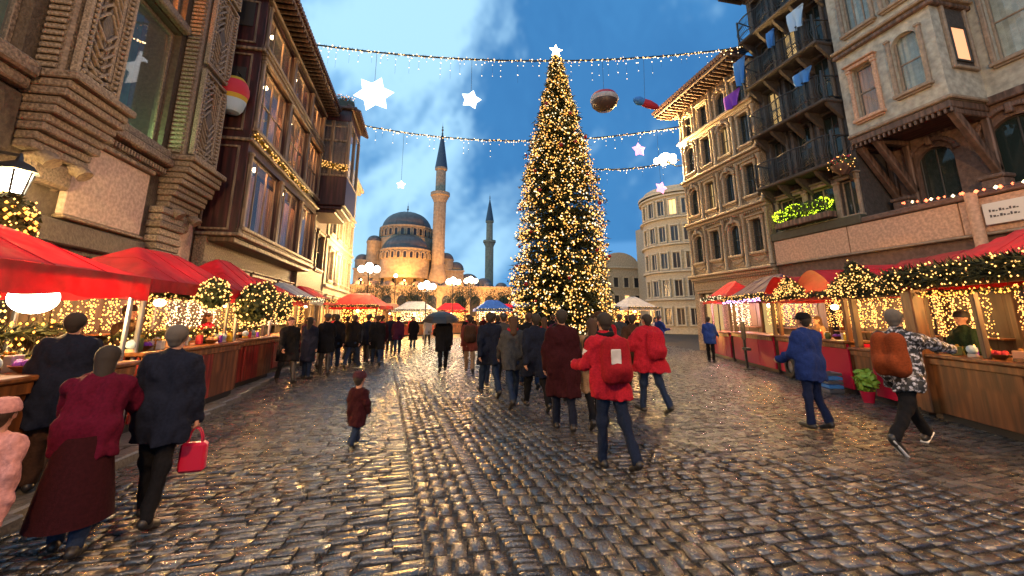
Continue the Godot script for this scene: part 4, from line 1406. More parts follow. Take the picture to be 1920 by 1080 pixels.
func make_lamps() -> void:
	lamp_post("street lamp with a cluster of bright globes left of the mosque dome", Vector3(-3.65, 0, -30.0), 5.15, 0.24, 80.0, M.lamp_white, Color(1.0, 0.8, 0.5), 5)
	lamp_post("street lamp with bright globe under the tall minaret", Vector3(0.3, 0, -34.0), 4.3, 0.24, 70.0, M.lamp_white, Color(1.0, 0.84, 0.55), 6)
	lamp_post("street lamp with pinkish globe right of the tall minaret", Vector3(2.8, 0, -40.0), 5.2, 0.24, 70.0, M.lamp_white, Color(1.0, 0.75, 0.55), 6)
	lamp_post("farther warm street lamp left of the small minaret", Vector3(4.7, 0, -42.0), 5.5, 0.24, 70.0, M.lamp_warm, Color(1.0, 0.78, 0.45), 6)
	lamp_post("small orange street lamp directly below the mosque dome", Vector3(-3.1, 0, -50.0), 6.4, 0.22, 90.0, M.lamp_warm, Color(1.0, 0.7, 0.3))
	# two tall lamps that stand beside and behind the camera
	lamp_post("tall street lamp behind the viewer at left", Vector3(-2.1, 0, 1.6), 6.6, 0.22, 42.0, M.lamp_warm, Color(1.0, 0.76, 0.48))
	lamp_post("tall street lamp beside the viewer at right", Vector3(7.0, 0, 0.6), 6.6, 0.22, 42.0, M.lamp_warm, Color(1.0, 0.76, 0.48))
	# floodlights that stand before the mosque
	for q in [[-22.0, -118.0, 0.0, "leftmost floodlight on the ground before the mosque"], [-1.0, -117.0, 0.0, "middle floodlight on the ground before the mosque"], [22.0, -118.0, 0.0, "rightmost floodlight on the ground before the mosque"], [-18.0, -130.5, 11.2, "left floodlight on the mosque porch roof"], [-5.5, -130.5, 11.2, "middle floodlight on the mosque porch roof"], [10.0, -130.5, 11.2, "right floodlight on the mosque porch roof"]]:
		var o := thing("floodlight", q[3], "floodlight", Vector3(q[0], q[2], q[1]), 0.0, "mosque floodlights")
		bxs(o, "stand", M.iron, [[-0.3, 0.3, 0, 1.2, -0.3, 0.3, 0.03]])
		var g := MB.new()
		g.ball(Vector3(0, 1.45, -0.1), Vector3(0.23, 0.2, 0.23), 10, 8)
		part(g, "lamp_lens", M.lamp_warm, o)
		lamp_light(o, Vector3(0, 1.45, -0.1), FLOOD if q[2] > 1.0 else FLOOD * 4.0, Color(1.0, 0.7, 0.36), 0.2)
	# wall lamp at the corner of the sandstone building
	var w := thing("wall_lamp", "dazzling cluster of globe lamps on a bracket at the far corner of the sandstone building", "lamp", Vector3(14.5, 10.8, -20.45))
	var br := MB.new()
	br.tube(PackedVector3Array([Vector3(0.1, -0.5, 0.2), Vector3(-0.3, -0.45, -0.1), Vector3(-0.55, -0.15, -0.4), Vector3(-0.6, 0.1, -0.6)]), PackedFloat32Array([0.04, 0.035, 0.03, 0.03]), 8)
	part(br, "bracket", M.iron, w)
	var gl := MB.new()
	gl.ball(Vector3(-0.6, 0.3, -0.6), Vector3(0.24, 0.24, 0.24), 16, 10)
	part(gl, "globe_lamp", M.lamp_white, w)
	for k in 5:
		var a := TAU * k / 5.0
		var gp := Vector3(-0.6 + cos(a) * 0.5, 0.1, -0.6 + sin(a) * 0.5)
		var g2 := MB.new()
		g2.ball(gp, Vector3(0.2, 0.2, 0.2), 14, 9)
		part(g2, "globe_lamp", M.lamp_white, w)
		var ar := MB.new()
		ar.tube(PackedVector3Array([Vector3(-0.58, -0.05, -0.55), Vector3(lerpf(-0.6, gp.x, 0.7), -0.16, lerpf(-0.6, gp.z, 0.7)), gp - Vector3(0, 0.18, 0)]), PackedFloat32Array([0.03, 0.025, 0.03]), 6)
		part(ar, "arm", M.iron, w)
	lamp_light(w, Vector3(-0.6, 0.3, -0.6), 180.0, Color(1.0, 0.8, 0.5), 0.24)
	# lantern with its wreath on the near pilaster
	var l := thing("wall_lantern", "bright wall lantern under a carved hood at the left edge", "lantern", Vector3(-5.95, 3.62, -7.25))
	var cage := MB.new()
	for k in 6:
		var a := TAU * k / 6.0
		cage.rod(Vector3(cos(a) * 0.13, -0.17, sin(a) * 0.13), Vector3(cos(a) * 0.19, 0.17, sin(a) * 0.19), 0.014, 0.014, 5)
	cage.lathe([Vector2(0.26, 0.17), Vector2(0.2, 0.25), Vector2(0.05, 0.34), Vector2(0.015, 0.46)], 6)
	cage.lathe([Vector2(0.02, -0.26), Vector2(0.1, -0.19), Vector2(0.15, -0.17)], 6)
	cage.bar(Vector3(0, 0.42, 0), Vector3(-0.5, 0.5, 0), 0.05, 0.05, 0.01)
	part(cage, "cage", M.iron, l)
	var lg := MB.new()
	lg.lathe([Vector2(0.1, -0.16), Vector2(0.17, 0.16)], 12)
	lg.lathe([Vector2(0.02, -0.165), Vector2(0.1, -0.16)], 12)
	part(lg, "lantern_glass", M.lamp_white, l)
	lamp_light(l, Vector3(0, 0, 0), 6.0, Color(1.0, 0.82, 0.52), 0.15)
	var wr := thing("wreath", "fir wreath full of orange bulbs hanging below the wall lantern", "wreath", Vector3(-5.9, 3.0, -7.2))
	leaf_heap(wr, "foliage", M.fir_b, Vector3.ZERO, Vector3(0.34, 0.45, 0.34), 1100, 0.13)
	bulb_heap(wr, "light_bulbs", M.bulb, Vector3.ZERO, Vector3(0.35, 0.45, 0.35), 150, 0.018)
	bulb_heap(wr, "red_light_bulbs", M.bulb_orange, Vector3(0.08, -0.05, 0.08), Vector3(0.3, 0.32, 0.3), 90, 0.03)
	var hook := MB.new()
	hook.rod(Vector3(-0.05, 0.42, 0), Vector3(-0.05, 0.36, 0), 0.01)
	hook.rod(Vector3(-0.6, 0.3, 0.0), Vector3(-0.05, 0.36, 0), 0.015)
	part(hook, "hook", M.iron, wr)

# ---------- strings of light ----------
func sag_at(a: Vector3, b: Vector3, sag: float, f: float) -> Vector3:
	return a.lerp(b, f) + Vector3(0, -4.0 * sag * f * (1.0 - f), 0)

func string_lights(called: String, label: String, a: Vector3, b: Vector3, sag: float, n: int, size: float, mats: Array, drops: int) -> void:
	var o := thing(called, label, "string lights", a, 0.0, "strings of lights")
	var wire := MB.new()
	var pts := PackedVector3Array()
	var rr := PackedFloat32Array()
	for i in 41:
		pts.append(sag_at(Vector3.ZERO, b - a, sag, i / 40.0))
		rr.append(0.012 if drops == 0 else 0.035)
	wire.tube(pts, rr, 6)
	part(wire, "wire", M.wire, o)
	if drops > 0:
		var gr := MB.new()
		for k in 900:
			var p := sag_at(Vector3.ZERO, b - a, sag, rng.randf())
			var d := Vector3(rng.randf_range(-1, 1), rng.randf_range(-1, 1), rng.randf_range(-1, 1)).normalized() * rng.randf_range(0.06, 0.13)
			var w := d.cross(Vector3(rng.randf(), rng.randf(), 1)).normalized() * 0.02
			gr.tri(p - w, p + w, p + d, d, d, d)
		part(gr, "fir_garland", M.fir, o, true)
	for k in mats.size():
		var mb := MB.new()
		for i in n:
			if i % mats.size() == k:
				var j := Vector3(rng.randf_range(-1, 1), rng.randf_range(-1, 0.4), rng.randf_range(-1, 1)) * (0.02 if drops == 0 else 0.09)
				mb.gem(sag_at(Vector3.ZERO, b - a, sag, (i + rng.randf()) / n) + j, size * rng.randf_range(0.6, 1.3))
		part(mb, "light_bulbs", M[mats[k]], o, true)
	if drops > 0:
		var db := MB.new()
		var dw := MB.new()
		for i in drops:
			var p := sag_at(Vector3.ZERO, b - a, sag, (i + rng.randf()) / drops)
			var l := rng.randf_range(0.25, 1.1)
			dw.rod(p, p - Vector3(0, l, 0), 0.004, 0.004, 3)
			var y := 0.25
			while y < l + 0.05:
				db.gem(p - Vector3(0, y, 0), size * rng.randf_range(0.5, 1.0))
				y += rng.randf_range(0.25, 0.6)
		part(dw, "drop_wires", M.wire, o, true)
		part(db, "drop_light_bulbs", M.bulb_white, o, true)

func star_lantern(label: String, at: Vector3, r: float, m: Material, hang: float, points: int, tilt: float) -> void:
	var o := thing("star_lantern", label, "star lantern", at, 0.0, "glowing hanging stars")
	var mb := MB.new()
	var n := points * 2
	for i in n:
		var a0 := TAU * i / n + tilt
		var a1 := TAU * (i + 1) / n + tilt
		var r0 := r if i % 2 == 0 else r * 0.6
		var r1 := r if i % 2 == 1 else r * 0.6
		var p := Vector3(cos(a0) * r0, sin(a0) * r0, 0)
		var q := Vector3(cos(a1) * r1, sin(a1) * r1, 0)
		for s in [-1.0, 1.0]:
			var c := Vector3(0, 0, s * r * 0.38)
			var nn := (p - c).cross(q - c).normalized()
			if nn.z * s < 0.0:
				nn = -nn
			mb.tri(c, p, q, nn, nn, nn)
	part(mb, "lantern_star", m, o)
	var w := MB.new()
	w.rod(Vector3(0, r * 0.5, 0), Vector3(0, hang, 0), 0.008, 0.008, 4)
	part(w, "hanging_wire", M.wire, o)

const GA := Vector3(-5.0, 13.3, -17.5)
const GB := Vector3(14.1, 14.0, -14.6)
const GC := Vector3(-4.1, 13.2, -25.0)
const GD := Vector3(14.3, 12.3, -19.2)

func garland_y(a: Vector3, b: Vector3, sag: float, x: float) -> Vector3:
	return sag_at(a, b, sag, (x - a.x) / (b.x - a.x))

func make_strings() -> void:
	string_lights("light_garland", "upper garland of white lights strung across the street past the fir's star", GA, GB, 0.75, 240, 0.032, ["bulb_white", "bulb"], 46)
	string_lights("light_garland", "lower garland of white lights that passes behind the fir", GC, GD, 1.0, 240, 0.036, ["bulb_white", "bulb"], 30)
	string_lights("light_garland", "short garland of lights from the fir to the sandstone building", Vector3(8.4, 10.1, -21.4), Vector3(14.2, 10.6, -20.2), 0.3, 70, 0.03, ["bulb_white", "bulb"], 6)
	for q in [["largest white glowing star hanging at left", -2.4, 2.0, 0.85, "lamp_star", 6, 0.2, 0], ["smaller white glowing star hanging in the pale cloud", 1.7, 1.95, 0.46, "lamp_star", 5, 0.1, 0], ["upper pink glowing star right of the fir", 11.6, 1.0, 0.44, "lamp_pink", 5, 0.4, 1], ["lower pink glowing star right of the fir", 12.6, 3.4, 0.38, "lamp_pink", 5, 0.0, 1], ["small white glowing star above the mosque", -1.5, 3.3, 0.28, "lamp_star", 5, 0.3, 1]]:
		var g := garland_y(GA, GB, 0.75, q[1]) if q[7] == 0 else garland_y(GC, GD, 1.0, q[1])
		star_lantern(q[0], g - Vector3(0, q[2], 0), q[3], M[q[4]], q[2], q[5], q[6])
	# painted bowl-shaped ornament and long striped one
	var g := garland_y(GA, GB, 0.75, 7.5)
	var o := thing("bell_ornament", "dark bowl shaped ornament with red and white rim hanging right of the fir top", "ornament", g - Vector3(0, 2.1, 0))
	var mb := MB.new()
	mb.lathe([Vector2(0.05, -0.4), Vector2(0.36, -0.34), Vector2(0.54, -0.16), Vector2(0.58, 0.0)], 24)
	part(mb, "bowl", M.bauble_brown, o)
	var rm := MB.new()
	rm.lathe([Vector2(0.58, 0.0), Vector2(0.62, 0.08), Vector2(0.6, 0.2)], 24)
	part(rm, "rim", M.canvas_white, o)
	var tp := MB.new()
	tp.lathe([Vector2(0.6, 0.2), Vector2(0.5, 0.36), Vector2(0.2, 0.44), Vector2(0.04, 0.5)], 24)
	part(tp, "lid", M.flower_red, o)
	var hw := MB.new()
	hw.rod(Vector3(0, 0.5, 0), Vector3(0, 2.1, 0), 0.008, 0.008, 4)
	part(hw, "hanging_wire", M.wire, o)
	g = garland_y(GA, GB, 0.75, 9.4)
	o = thing("fish_ornament", "long blue and red streamer ornament hanging between fir and sandstone building", "ornament", g - Vector3(0, 2.3, 0), 0.0)
	var body := MB.new()
	body.xf = Transform3D(Basis(Vector3(0, 0, 1), PI / 2 - 0.25), Vector3.ZERO)
	body.lathe([Vector2(0.02, -0.62), Vector2(0.13, -0.45), Vector2(0.19, -0.1), Vector2(0.17, 0.2)], 16)
	part(body, "tail_half", M.flower_red, o)
	body = MB.new()
	body.xf = Transform3D(Basis(Vector3(0, 0, 1), PI / 2 - 0.25), Vector3.ZERO)
	body.lathe([Vector2(0.17, 0.2), Vector2(0.2, 0.42), Vector2(0.12, 0.6), Vector2(0.02, 0.66)], 16)
	part(body, "head_half", M.cloth_blue, o)
	hw = MB.new()
	hw.rod(Vector3(-0.1, 0.1, 0), Vector3(0, 2.3, 0), 0.008, 0.008, 4)
	part(hw, "hanging_wire", M.wire, o)
	# banded paper lantern on the near end of the timber bay
	o = thing("paper_lantern", "red and yellow banded paper lantern with pale blue bowl on the timber bay", "lantern", Vector3(-5.9, 8.35, -13.1))
	for q in [[[Vector2(0.12, 0.55), Vector2(0.24, 0.5), Vector2(0.32, 0.38)], "cloth_yellow", "crown"], [[Vector2(0.32, 0.38), Vector2(0.4, 0.2), Vector2(0.41, 0.02), Vector2(0.38, -0.1)], "flower_red", "red_band"], [[Vector2(0.38, -0.1), Vector2(0.36, -0.24)], "cloth_yellow", "yellow_band"], [[Vector2(0.36, -0.24), Vector2(0.3, -0.48), Vector2(0.22, -0.6), Vector2(0.02, -0.62)], "cloth_pale", "bowl"]]:
		var pr: Array = q[0]
		var b2 := MB.new()
		b2.lathe(pr, 20)
		part(b2, q[2], M[q[1]], o)
	hw = MB.new()
	hw.rod(Vector3(0, 0.5, 0), Vector3(0, 0.8, 0), 0.012)
	hw.rod(Vector3(0, 0.8, 0), Vector3(0, 0.8, -0.5), 0.02)
	part(hw, "arm", M.iron, o)
	# gold garland on the belt of the timber bay
	gold_garland("gold_garland", "gold lit fir garland along the middle belt of the timber bay", Vector3(-5.28, 7.2, -13.4), Vector3(-5.28, 7.2, -19.5), 0.09)
	gold_garland("gold_garland", "short gold garland on the near side of the dark red oriel", Vector3(-5.6, 9.6, -22.05), Vector3(-4.2, 9.35, -22.05), 0.16)
	# basket of red flowers at the foot of the cream bay
	o = thing("hanging_basket", "hanging basket of red flowers and lights at the cream bay's far corner", "flower basket", Vector3(14.1, 6.9, -11.0))
	leaf_heap(o, "foliage", M.leaf, Vector3.ZERO, Vector3(0.35, 0.28, 0.4), 400, 0.12)
	leaf_heap(o, "flowers", M.flower_red, Vector3(-0.05, 0.05, 0), Vector3(0.35, 0.25, 0.4), 120, 0.1)
	bulb_heap(o, "light_bulbs", M.bulb, Vector3.ZERO, Vector3(0.36, 0.3, 0.42), 40, 0.02)
	var bk := MB.new()
	bk.lathe([Vector2(0.1, -0.4), Vector2(0.3, -0.2), Vector2(0.36, -0.05)], 12)
	for k in 3:
		var a := TAU * k / 3.0
		bk.rod(Vector3(cos(a) * 0.33, -0.05, sin(a) * 0.33), Vector3(0.3, 0.75, 0.25), 0.01, 0.01, 4)
	part(bk, "basket", M.brown_timber, o)
	# lime lights in the window of the balcony building
	o = thing("lime_lights", "lime yellow lit garland in the window below the balconies", "lights", Vector3(14.75, 5.9, -13.0))
	for k in 4:
		bulb_heap(o, "light_bulbs", M.bulb_lime, Vector3(-0.42 + 0.08 * k, -0.15 + 0.12 * (k % 2), -1.0 + k * 0.55), Vector3(0.12, 0.25, 0.4), 70, 0.03)
	leaf_heap(o, "foliage", M.leaf, Vector3(-0.4, -0.1, 0), Vector3(0.12, 0.3, 1.2), 500, 0.13)
	bxs(o, "trough", M.brown_timber, [[-0.6, -0.25, -0.68, -0.45, -1.2, 1.2, 0.02]])

func gold_garland(called: String, label: String, a: Vector3, b: Vector3, r: float) -> void:
	var o := thing(called, label, "garland", a, 0.0, "gold garlands on the timber fronts")
	var gr := MB.new()
	var mb := MB.new()
	for k in 1500:
		var p := sag_at(Vector3.ZERO, b - a, 0.05, rng.randf())
		var d := Vector3(rng.randfn(), rng.randfn(), rng.randfn()).normalized()
		var w := d.cross(Vector3(rng.randf(), rng.randf(), 1)).normalized() * 0.02
		gr.tri(p - w, p + w, p + d * r * rng.randf_range(0.8, 1.6), d, d, d)
		if k % 9 == 0:
			mb.gem(p + d * r * 1.1, 0.022)
	part(gr, "fir_sprigs", M.cloth_yellow, o, true)
	part(mb, "light_bulbs", M.bulb, o, true)

# ---------- the lit fir ----------
func make_fir() -> void:
	var o := thing("christmas_tree", "tall fir covered in golden lights with a shining star on top", "tree", Vector3(7.15, 0, -21.0))
	var H := 17.0
	var tr := MB.new()
	tr.tube(PackedVector3Array([Vector3(0, 0, 0), Vector3(0.02, 5, 0), Vector3(0, 11, 0), Vector3(0, H - 0.3, 0)]), PackedFloat32Array([0.3, 0.22, 0.12, 0.03]), 10)
	part(tr, "trunk", M.bark, o)
	var limbs := MB.new()
	var ndl := [MB.new(), MB.new()]
	var bl := [MB.new(), MB.new(), MB.new()]
	var f := FastNoiseLite.new()
	f.seed = 5
	f.frequency = 0.35
	for i in 2100:
		var t := pow(rng.randf(), 1.35)
		var y := 0.75 + (H - 1.15) * t
		var an := rng.randf() * TAU
		# a broad column below and a tapering point above, as the fir stands
		var prof: float = lerpf(2.95, 2.15, clampf(t / 0.55, 0, 1)) if t < 0.55 else lerpf(2.15, 0.18, pow((t - 0.55) / 0.45, 0.85))
		var R: float = prof * (0.95 + 0.24 * f.get_noise_3d(cos(an) * 3.0, y * 1.3, sin(an) * 3.0)) * rng.randf_range(0.9, 1.02)
		var dir := Vector3(cos(an), 0, sin(an))
		var base := Vector3(0, y + R * 0.12, 0)
		var tip := dir * R + Vector3(0, y - R * 0.1 + 0.12, 0)
		if i % 3 == 0:
			limbs.tube(PackedVector3Array([base, base.lerp(tip, 0.6) + Vector3(0, -0.06, 0), tip]), PackedFloat32Array([0.04, 0.025, 0.008]), 4, false)
		for k in 34:
			var fr := pow(rng.randf(), 0.5)
			var p := base.lerp(tip, fr) + Vector3(rng.randf_range(-1, 1), rng.randf_range(-1, 1) * 0.6, rng.randf_range(-1, 1)) * 0.2 * minf(1.0, R)
			var d := (dir * rng.randf_range(0.2, 1.0) + Vector3(rng.randf_range(-1, 1), rng.randf_range(-0.7, 0.3), rng.randf_range(-1, 1))).normalized()
			var w := d.cross(Vector3(rng.randf_range(-1, 1), 1, rng.randf_range(-1, 1))).normalized() * rng.randf_range(0.03, 0.055)
			var l := rng.randf_range(0.16, 0.34)
			var nn := d.cross(w).normalized()
			ndl[k % 2].tri(p - w, p + w, p + d * l, nn, nn, (nn + d * 0.5))
		for k in 4:
			var p := tip.lerp(base, rng.randf_range(-0.03, 0.12)) + Vector3(rng.randf_range(-1, 1), rng.randf_range(-1, 1), rng.randf_range(-1, 1)) * 0.16
			bl[[0, 0, 0, 2, 2, 1][rng.randi() % 6]].gem(p, rng.randf_range(0.022, 0.05))
	part(limbs, "limbs", M.bark, o)
	part(ndl[0], "crown", M.fir, o)
	part(ndl[1], "needle_sprays", M.fir_b, o, true)
	part(bl[0], "light_bulbs", M.bulb, o, true)
	part(bl[1], "white_light_bulbs", M.bulb_white, o, true)
	part(bl[2], "amber_light_bulbs", M.bulb_amber, o, true)
	for i in 60:
		var t := rng.randf() * 0.8
		var prof: float = lerpf(2.95, 2.15, clampf(t / 0.55, 0, 1)) if t < 0.55 else lerpf(2.15, 0.18, (t - 0.55) / 0.45)
		var an := rng.randf() * TAU
		var mb := MB.new()
		mb.ball(Vector3(cos(an) * prof * 0.98, 1.2 + (H - 1.5) * t, sin(an) * prof * 0.98), Vector3.ONE * rng.randf_range(0.07, 0.11), 10, 7)
		part(mb, "bauble", M.bauble_red if i % 3 else M.bauble_gold, o)
	var st := MB.new()
	for k in 5:
		var a0 := PI / 2 + TAU * k / 5.0
		for sg in [-1.0, 1.0]:
			var p := Vector3(cos(a0) * 0.42, sin(a0) * 0.42, 0)
			var q := Vector3(cos(a0 + sg * PI / 5) * 0.19, sin(a0 + sg * PI / 5) * 0.19, 0)
			for s in [-1.0, 1.0]:
				var c := Vector3(0, 0, s * 0.13)
				var nn := (p - c).cross(q - c).normalized()
				st.tri(c, p, q, nn * signf(nn.z * s), nn * signf(nn.z * s), nn * signf(nn.z * s))
	var so := part(st, "star_lamp", M.lamp_warm, o)
	so.position = Vector3(0, H + 0.2, 0)
	lamp_light(o, Vector3(0, H + 0.2, 0.32), 12.0, Color(1.0, 0.8, 0.45), 0.15)

func leafy_tree(label: String, at: Vector3, h: float, r: float) -> void:
	var o := thing("tree", label, "tree", at, 0.0, "trees before the mosque")
	var tr := MB.new()
	tr.tube(PackedVector3Array([Vector3.ZERO, Vector3(0.1, h * 0.3, 0), Vector3(0, h * 0.7, 0.1)]), PackedFloat32Array([0.28, 0.2, 0.06]), 8)
	for k in 6:
		var a := TAU * k / 6.0
		tr.tube(PackedVector3Array([Vector3(0.05, h * 0.35, 0), Vector3(cos(a) * r * 0.4, h * 0.55, sin(a) * r * 0.4), Vector3(cos(a) * r * 0.8, h * 0.75, sin(a) * r * 0.8)]), PackedFloat32Array([0.12, 0.08, 0.03]), 5, false)
	part(tr, "trunk", M.bark, o)
	var mb := MB.new()
	for c in 26:
		var d := Vector3(rng.randfn(), rng.randfn() * 0.8, rng.randfn()).normalized() * rng.randf_range(0.4, 1.0)
		var ctr := Vector3(0, h * 0.66, 0) + d * Vector3(r, h * 0.3, r)
		for k in 90:
			var e := Vector3(rng.randfn(), rng.randfn(), rng.randfn()) * r * 0.16
			var u := Vector3(rng.randf_range(-1, 1), rng.randf_range(-1, 1), rng.randf_range(-1, 1)).normalized()
			var w := u.cross(Vector3(rng.randf(), 1, rng.randf())).normalized()
			var s := 0.28
			mb.tri(ctr + e - u * s, ctr + e + w * s * 0.5, ctr + e + u * s, u.cross(w), u.cross(w), u.cross(w))
	part(mb, "crown", M.leaf, o)

func make_far_trees() -> void:
	var k := 0
	for q in [[-17.0, -86.0, 9.0, 3.6, "far dark tree at the left below the mosque"], [-9.5, -92.0, 9.5, 4.2, "round tree below the left end of the mosque"], [-1.0, -95.0, 9.0, 4.0, "round tree below the mosque dome"], [9.0, -96.0, 9.5, 4.2, "round tree right of the tall minaret's foot"], [18.0, -94.0, 9.0, 4.0, "round tree between mosque and small minaret"], [27.0, -92.0, 8.5, 4.0, "dark tree at the foot of the small minaret"], [24.0, -68.0, 11.5, 3.6, "dark tree behind the small gabled house"]]:
		leafy_tree(q[4], Vector3(q[0], 0, q[1]), q[2], q[3])

# ---------- things behind the tall windows of the stone building ----------
func make_display() -> void:
	var o := thing("display_shrub", "leafy green shrub with a small lamp behind the tall left window", "plant", Vector3(-7.7, 5.2, -9.9))
	leaf_heap(o, "foliage", M.leaf_teal, Vector3(0, 1.1, 0), Vector3(0.5, 0.8, 0.75), 1600, 0.2)
	var st := MB.new()
	st.rod(Vector3(0, 0.05, 0), Vector3(0, 1.0, 0), 0.05)
	st.lathe([Vector2(0.18, 0.0), Vector2(0.24, 0.35), Vector2(0.02, 0.36)], 14)
	part(st, "pot", M.dark_stone, o)
	var l := thing("display_lamp", "small glowing yellow lamp low in the tall left window", "lamp", Vector3(-7.1, 5.2, -10.5))
	var g := MB.new()
	g.ball(Vector3(0, 0.62, 0), Vector3(0.13, 0.18, 0.13), 12, 8)
	part(g, "lamp_shade", M.lamp_soft, l)
	var ft := MB.new()
	ft.lathe([Vector2(0.12, 0), Vector2(0.04, 0.06), Vector2(0.03, 0.45)], 10)
	part(ft, "foot", M.iron, l)
	lamp_light(l, Vector3(0, 0.62, 0), 1.5, Color(0.75, 1.0, 0.65), 0.12)
	string_lights("window_garland", "gold garland hanging across the upper part of the tall left window", Vector3(-7.2, 8.35, -9.05), Vector3(-7.2, 8.55, -11.2), 0.2, 90, 0.02, ["bulb", "bulb_white"], 0)
	var fl := thing("flame_lamp", "orange glowing lamp behind the upper pane of the stone building", "lamp", Vector3(-7.3, 9.3, -10.6))
	var fg := MB.new()
	fg.lathe([Vector2(0.1, 0.0), Vector2(0.24, 0.25), Vector2(0.16, 0.55), Vector2(0.03, 0.85)], 12)
	part(fg, "lamp_flame", M.lamp_flame, fl)
	bxs(fl, "shelf", M.brown_trim, [[-0.3, 0.3, -0.1, -0.01, -0.4, 0.4, 0.02]])
	lamp_light(fl, Vector3(0.3, 0.3, 0), 1.0, Color(1.0, 0.55, 0.2), 0.1)
const FLOOD := 150.0

# ---------- market stalls: local x along the row, z out to the customers ----------
func canopy_mesh(w: float, dp: float, eave: float, ridge: float, over: float, kind: String, sag: float) -> MB:
	var mb := MB.new()
	var nx := 28
	var nz := 16
	var x0 := -w / 2 - over
	var z0 := -dp - over
	var W := w + 2 * over
	var D := dp + 2 * over
	var hgt := func(x: float, z: float) -> float:
		var u := (x - x0) / W
		var v := (z - z0) / D
		var ex := minf(u, 1.0 - u) * W
		var ez := minf(v, 1.0 - v) * D
		var f := 0.0
		if kind == "hip":
			f = minf(minf(ex, ez) / (minf(W, D) * 0.5), 1.0)
		elif kind == "gable":
			f = minf(ex / (W * 0.5), 1.0)
		elif kind == "arch":
			f = sqrt(maxf(0.0, 1.0 - pow(2.0 * u - 1.0, 2.0)))
		elif kind == "twin":
			f = pow(absf(sin(u * TAU)), 0.8)
		elif kind == "shed":
			f = 1.0 - v
		return eave + (ridge - eave) * f - sag * sin(minf(1.0, ex / 0.9) * PI) * 0.5 - sag * sin(u * 21.0) * 0.12 - sag * 0.5 * sin(v * PI) * (1.0 - f)
	for i in nx:
		for j in nz:
			var p: Array[Vector3] = []
			var nn: Array[Vector3] = []
			for q in [[0, 0], [1, 0], [1, 1], [0, 1]]:
				var x: float = x0 + W * (i + q[0]) / nx
				var z: float = z0 + D * (j + q[1]) / nz
				p.append(Vector3(x, hgt.call(x, z), z))
				var e := 0.02
				nn.append(Vector3(hgt.call(x - e, z) - hgt.call(x + e, z), 2 * e, hgt.call(x, z - e) - hgt.call(x, z + e)).normalized())
			mb.tri(p[0], p[1], p[2], nn[0], nn[1], nn[2])
			mb.tri(p[0], p[2], p[3], nn[0], nn[2], nn[3])
	for u in [0.2, 0.4, 0.6, 0.8]:
		var pts := PackedVector3Array()
		var rr := PackedFloat32Array()
		for j in 15:
			var z := z0 + D * j / 14.0
			var x: float = x0 + W * u
			pts.append(Vector3(x, hgt.call(x, z) + 0.004, z))
			rr.append(0.007)
		mb.tube(pts, rr, 5, false)
	return mb

func valance_mesh(w: float, dp: float, eave: float, over: float, drop: float) -> MB:
	var mb := MB.new()
	var x0 := -w / 2 - over
	var z1 := over
	var edges := [[Vector3(x0, eave, z1), Vector3(-x0, eave, z1), Vector3(0, 0, 1)], [Vector3(x0, eave, -dp - over), Vector3(x0, eave, z1), Vector3(-1, 0, 0)], [Vector3(-x0, eave, -dp - over), Vector3(-x0, eave, z1), Vector3(1, 0, 0)]]
	for e in edges:
		var a: Vector3 = e[0]
		var b: Vector3 = e[1]
		var o: Vector3 = e[2]
		var n := int(a.distance_to(b) / 0.06)
		for i in n:
			var f0 := float(i) / n
			var f1 := float(i + 1) / n
			var wv0 := o * 0.03 * sin(f0 * n * 0.55)
			var wv1 := o * 0.03 * sin(f1 * n * 0.55)
			var d0 := drop * (0.85 + 0.15 * absf(cos(f0 * n * 0.21)))
			var d1 := drop * (0.85 + 0.15 * absf(cos(f1 * n * 0.21)))
			mb.quad(a.lerp(b, f0), a.lerp(b, f1), a.lerp(b, f1) + wv1 - Vector3(0, d1, 0), a.lerp(b, f0) + wv0 - Vector3(0, d0, 0), o)
	return mb

func sprig_line(parent: Node3D, a: Vector3, b: Vector3, r: float, n: int, nb: int, bulb: String, size: float, sag := 0.0) -> void:
	var gr := MB.new()
	for k in n:
		var p := sag_at(a, b, sag, rng.randf())
		var d := Vector3(rng.randfn(), rng.randfn(), rng.randfn()).normalized()
		var w := d.cross(Vector3(rng.randf(), rng.randf(), 1)).normalized() * 0.018
		gr.tri(p - w + d * r * 0.2, p + w + d * r * 0.2, p + d * r * rng.randf_range(0.7, 1.5), d, d, d)
	part(gr, "fir_garland", M.fir_b, parent, true)
	var mb := MB.new()
	for k in nb:
		var d := Vector3(rng.randfn(), rng.randfn(), rng.randfn()).normalized()
		mb.gem(sag_at(a, b, sag, rng.randf()) + d * r, size * rng.randf_range(0.7, 1.2))
	part(mb, "garland_light_bulbs", M[bulb], parent, true)

func light_net(parent: Node3D, called: String, a: Vector3, w: float, h: float, nx: int, ny: int, bulb: String, size: float) -> void:
	# bulbs on a net: a is its lower middle, seen from z
	var mb := MB.new()
	for i in nx:
		for j in ny:
			if rng.randf() < 0.12:
				continue
			mb.gem(a + Vector3((float(i) + rng.randf() - 0.5 - nx * 0.5) * w / nx, (j + rng.randf() * 0.9) * h / ny, rng.randf_range(-0.05, 0.05) + 0.05 * sin(i * 0.7)), size * rng.randf_range(0.55, 1.2))
	part(mb, called, M[bulb], parent, true)

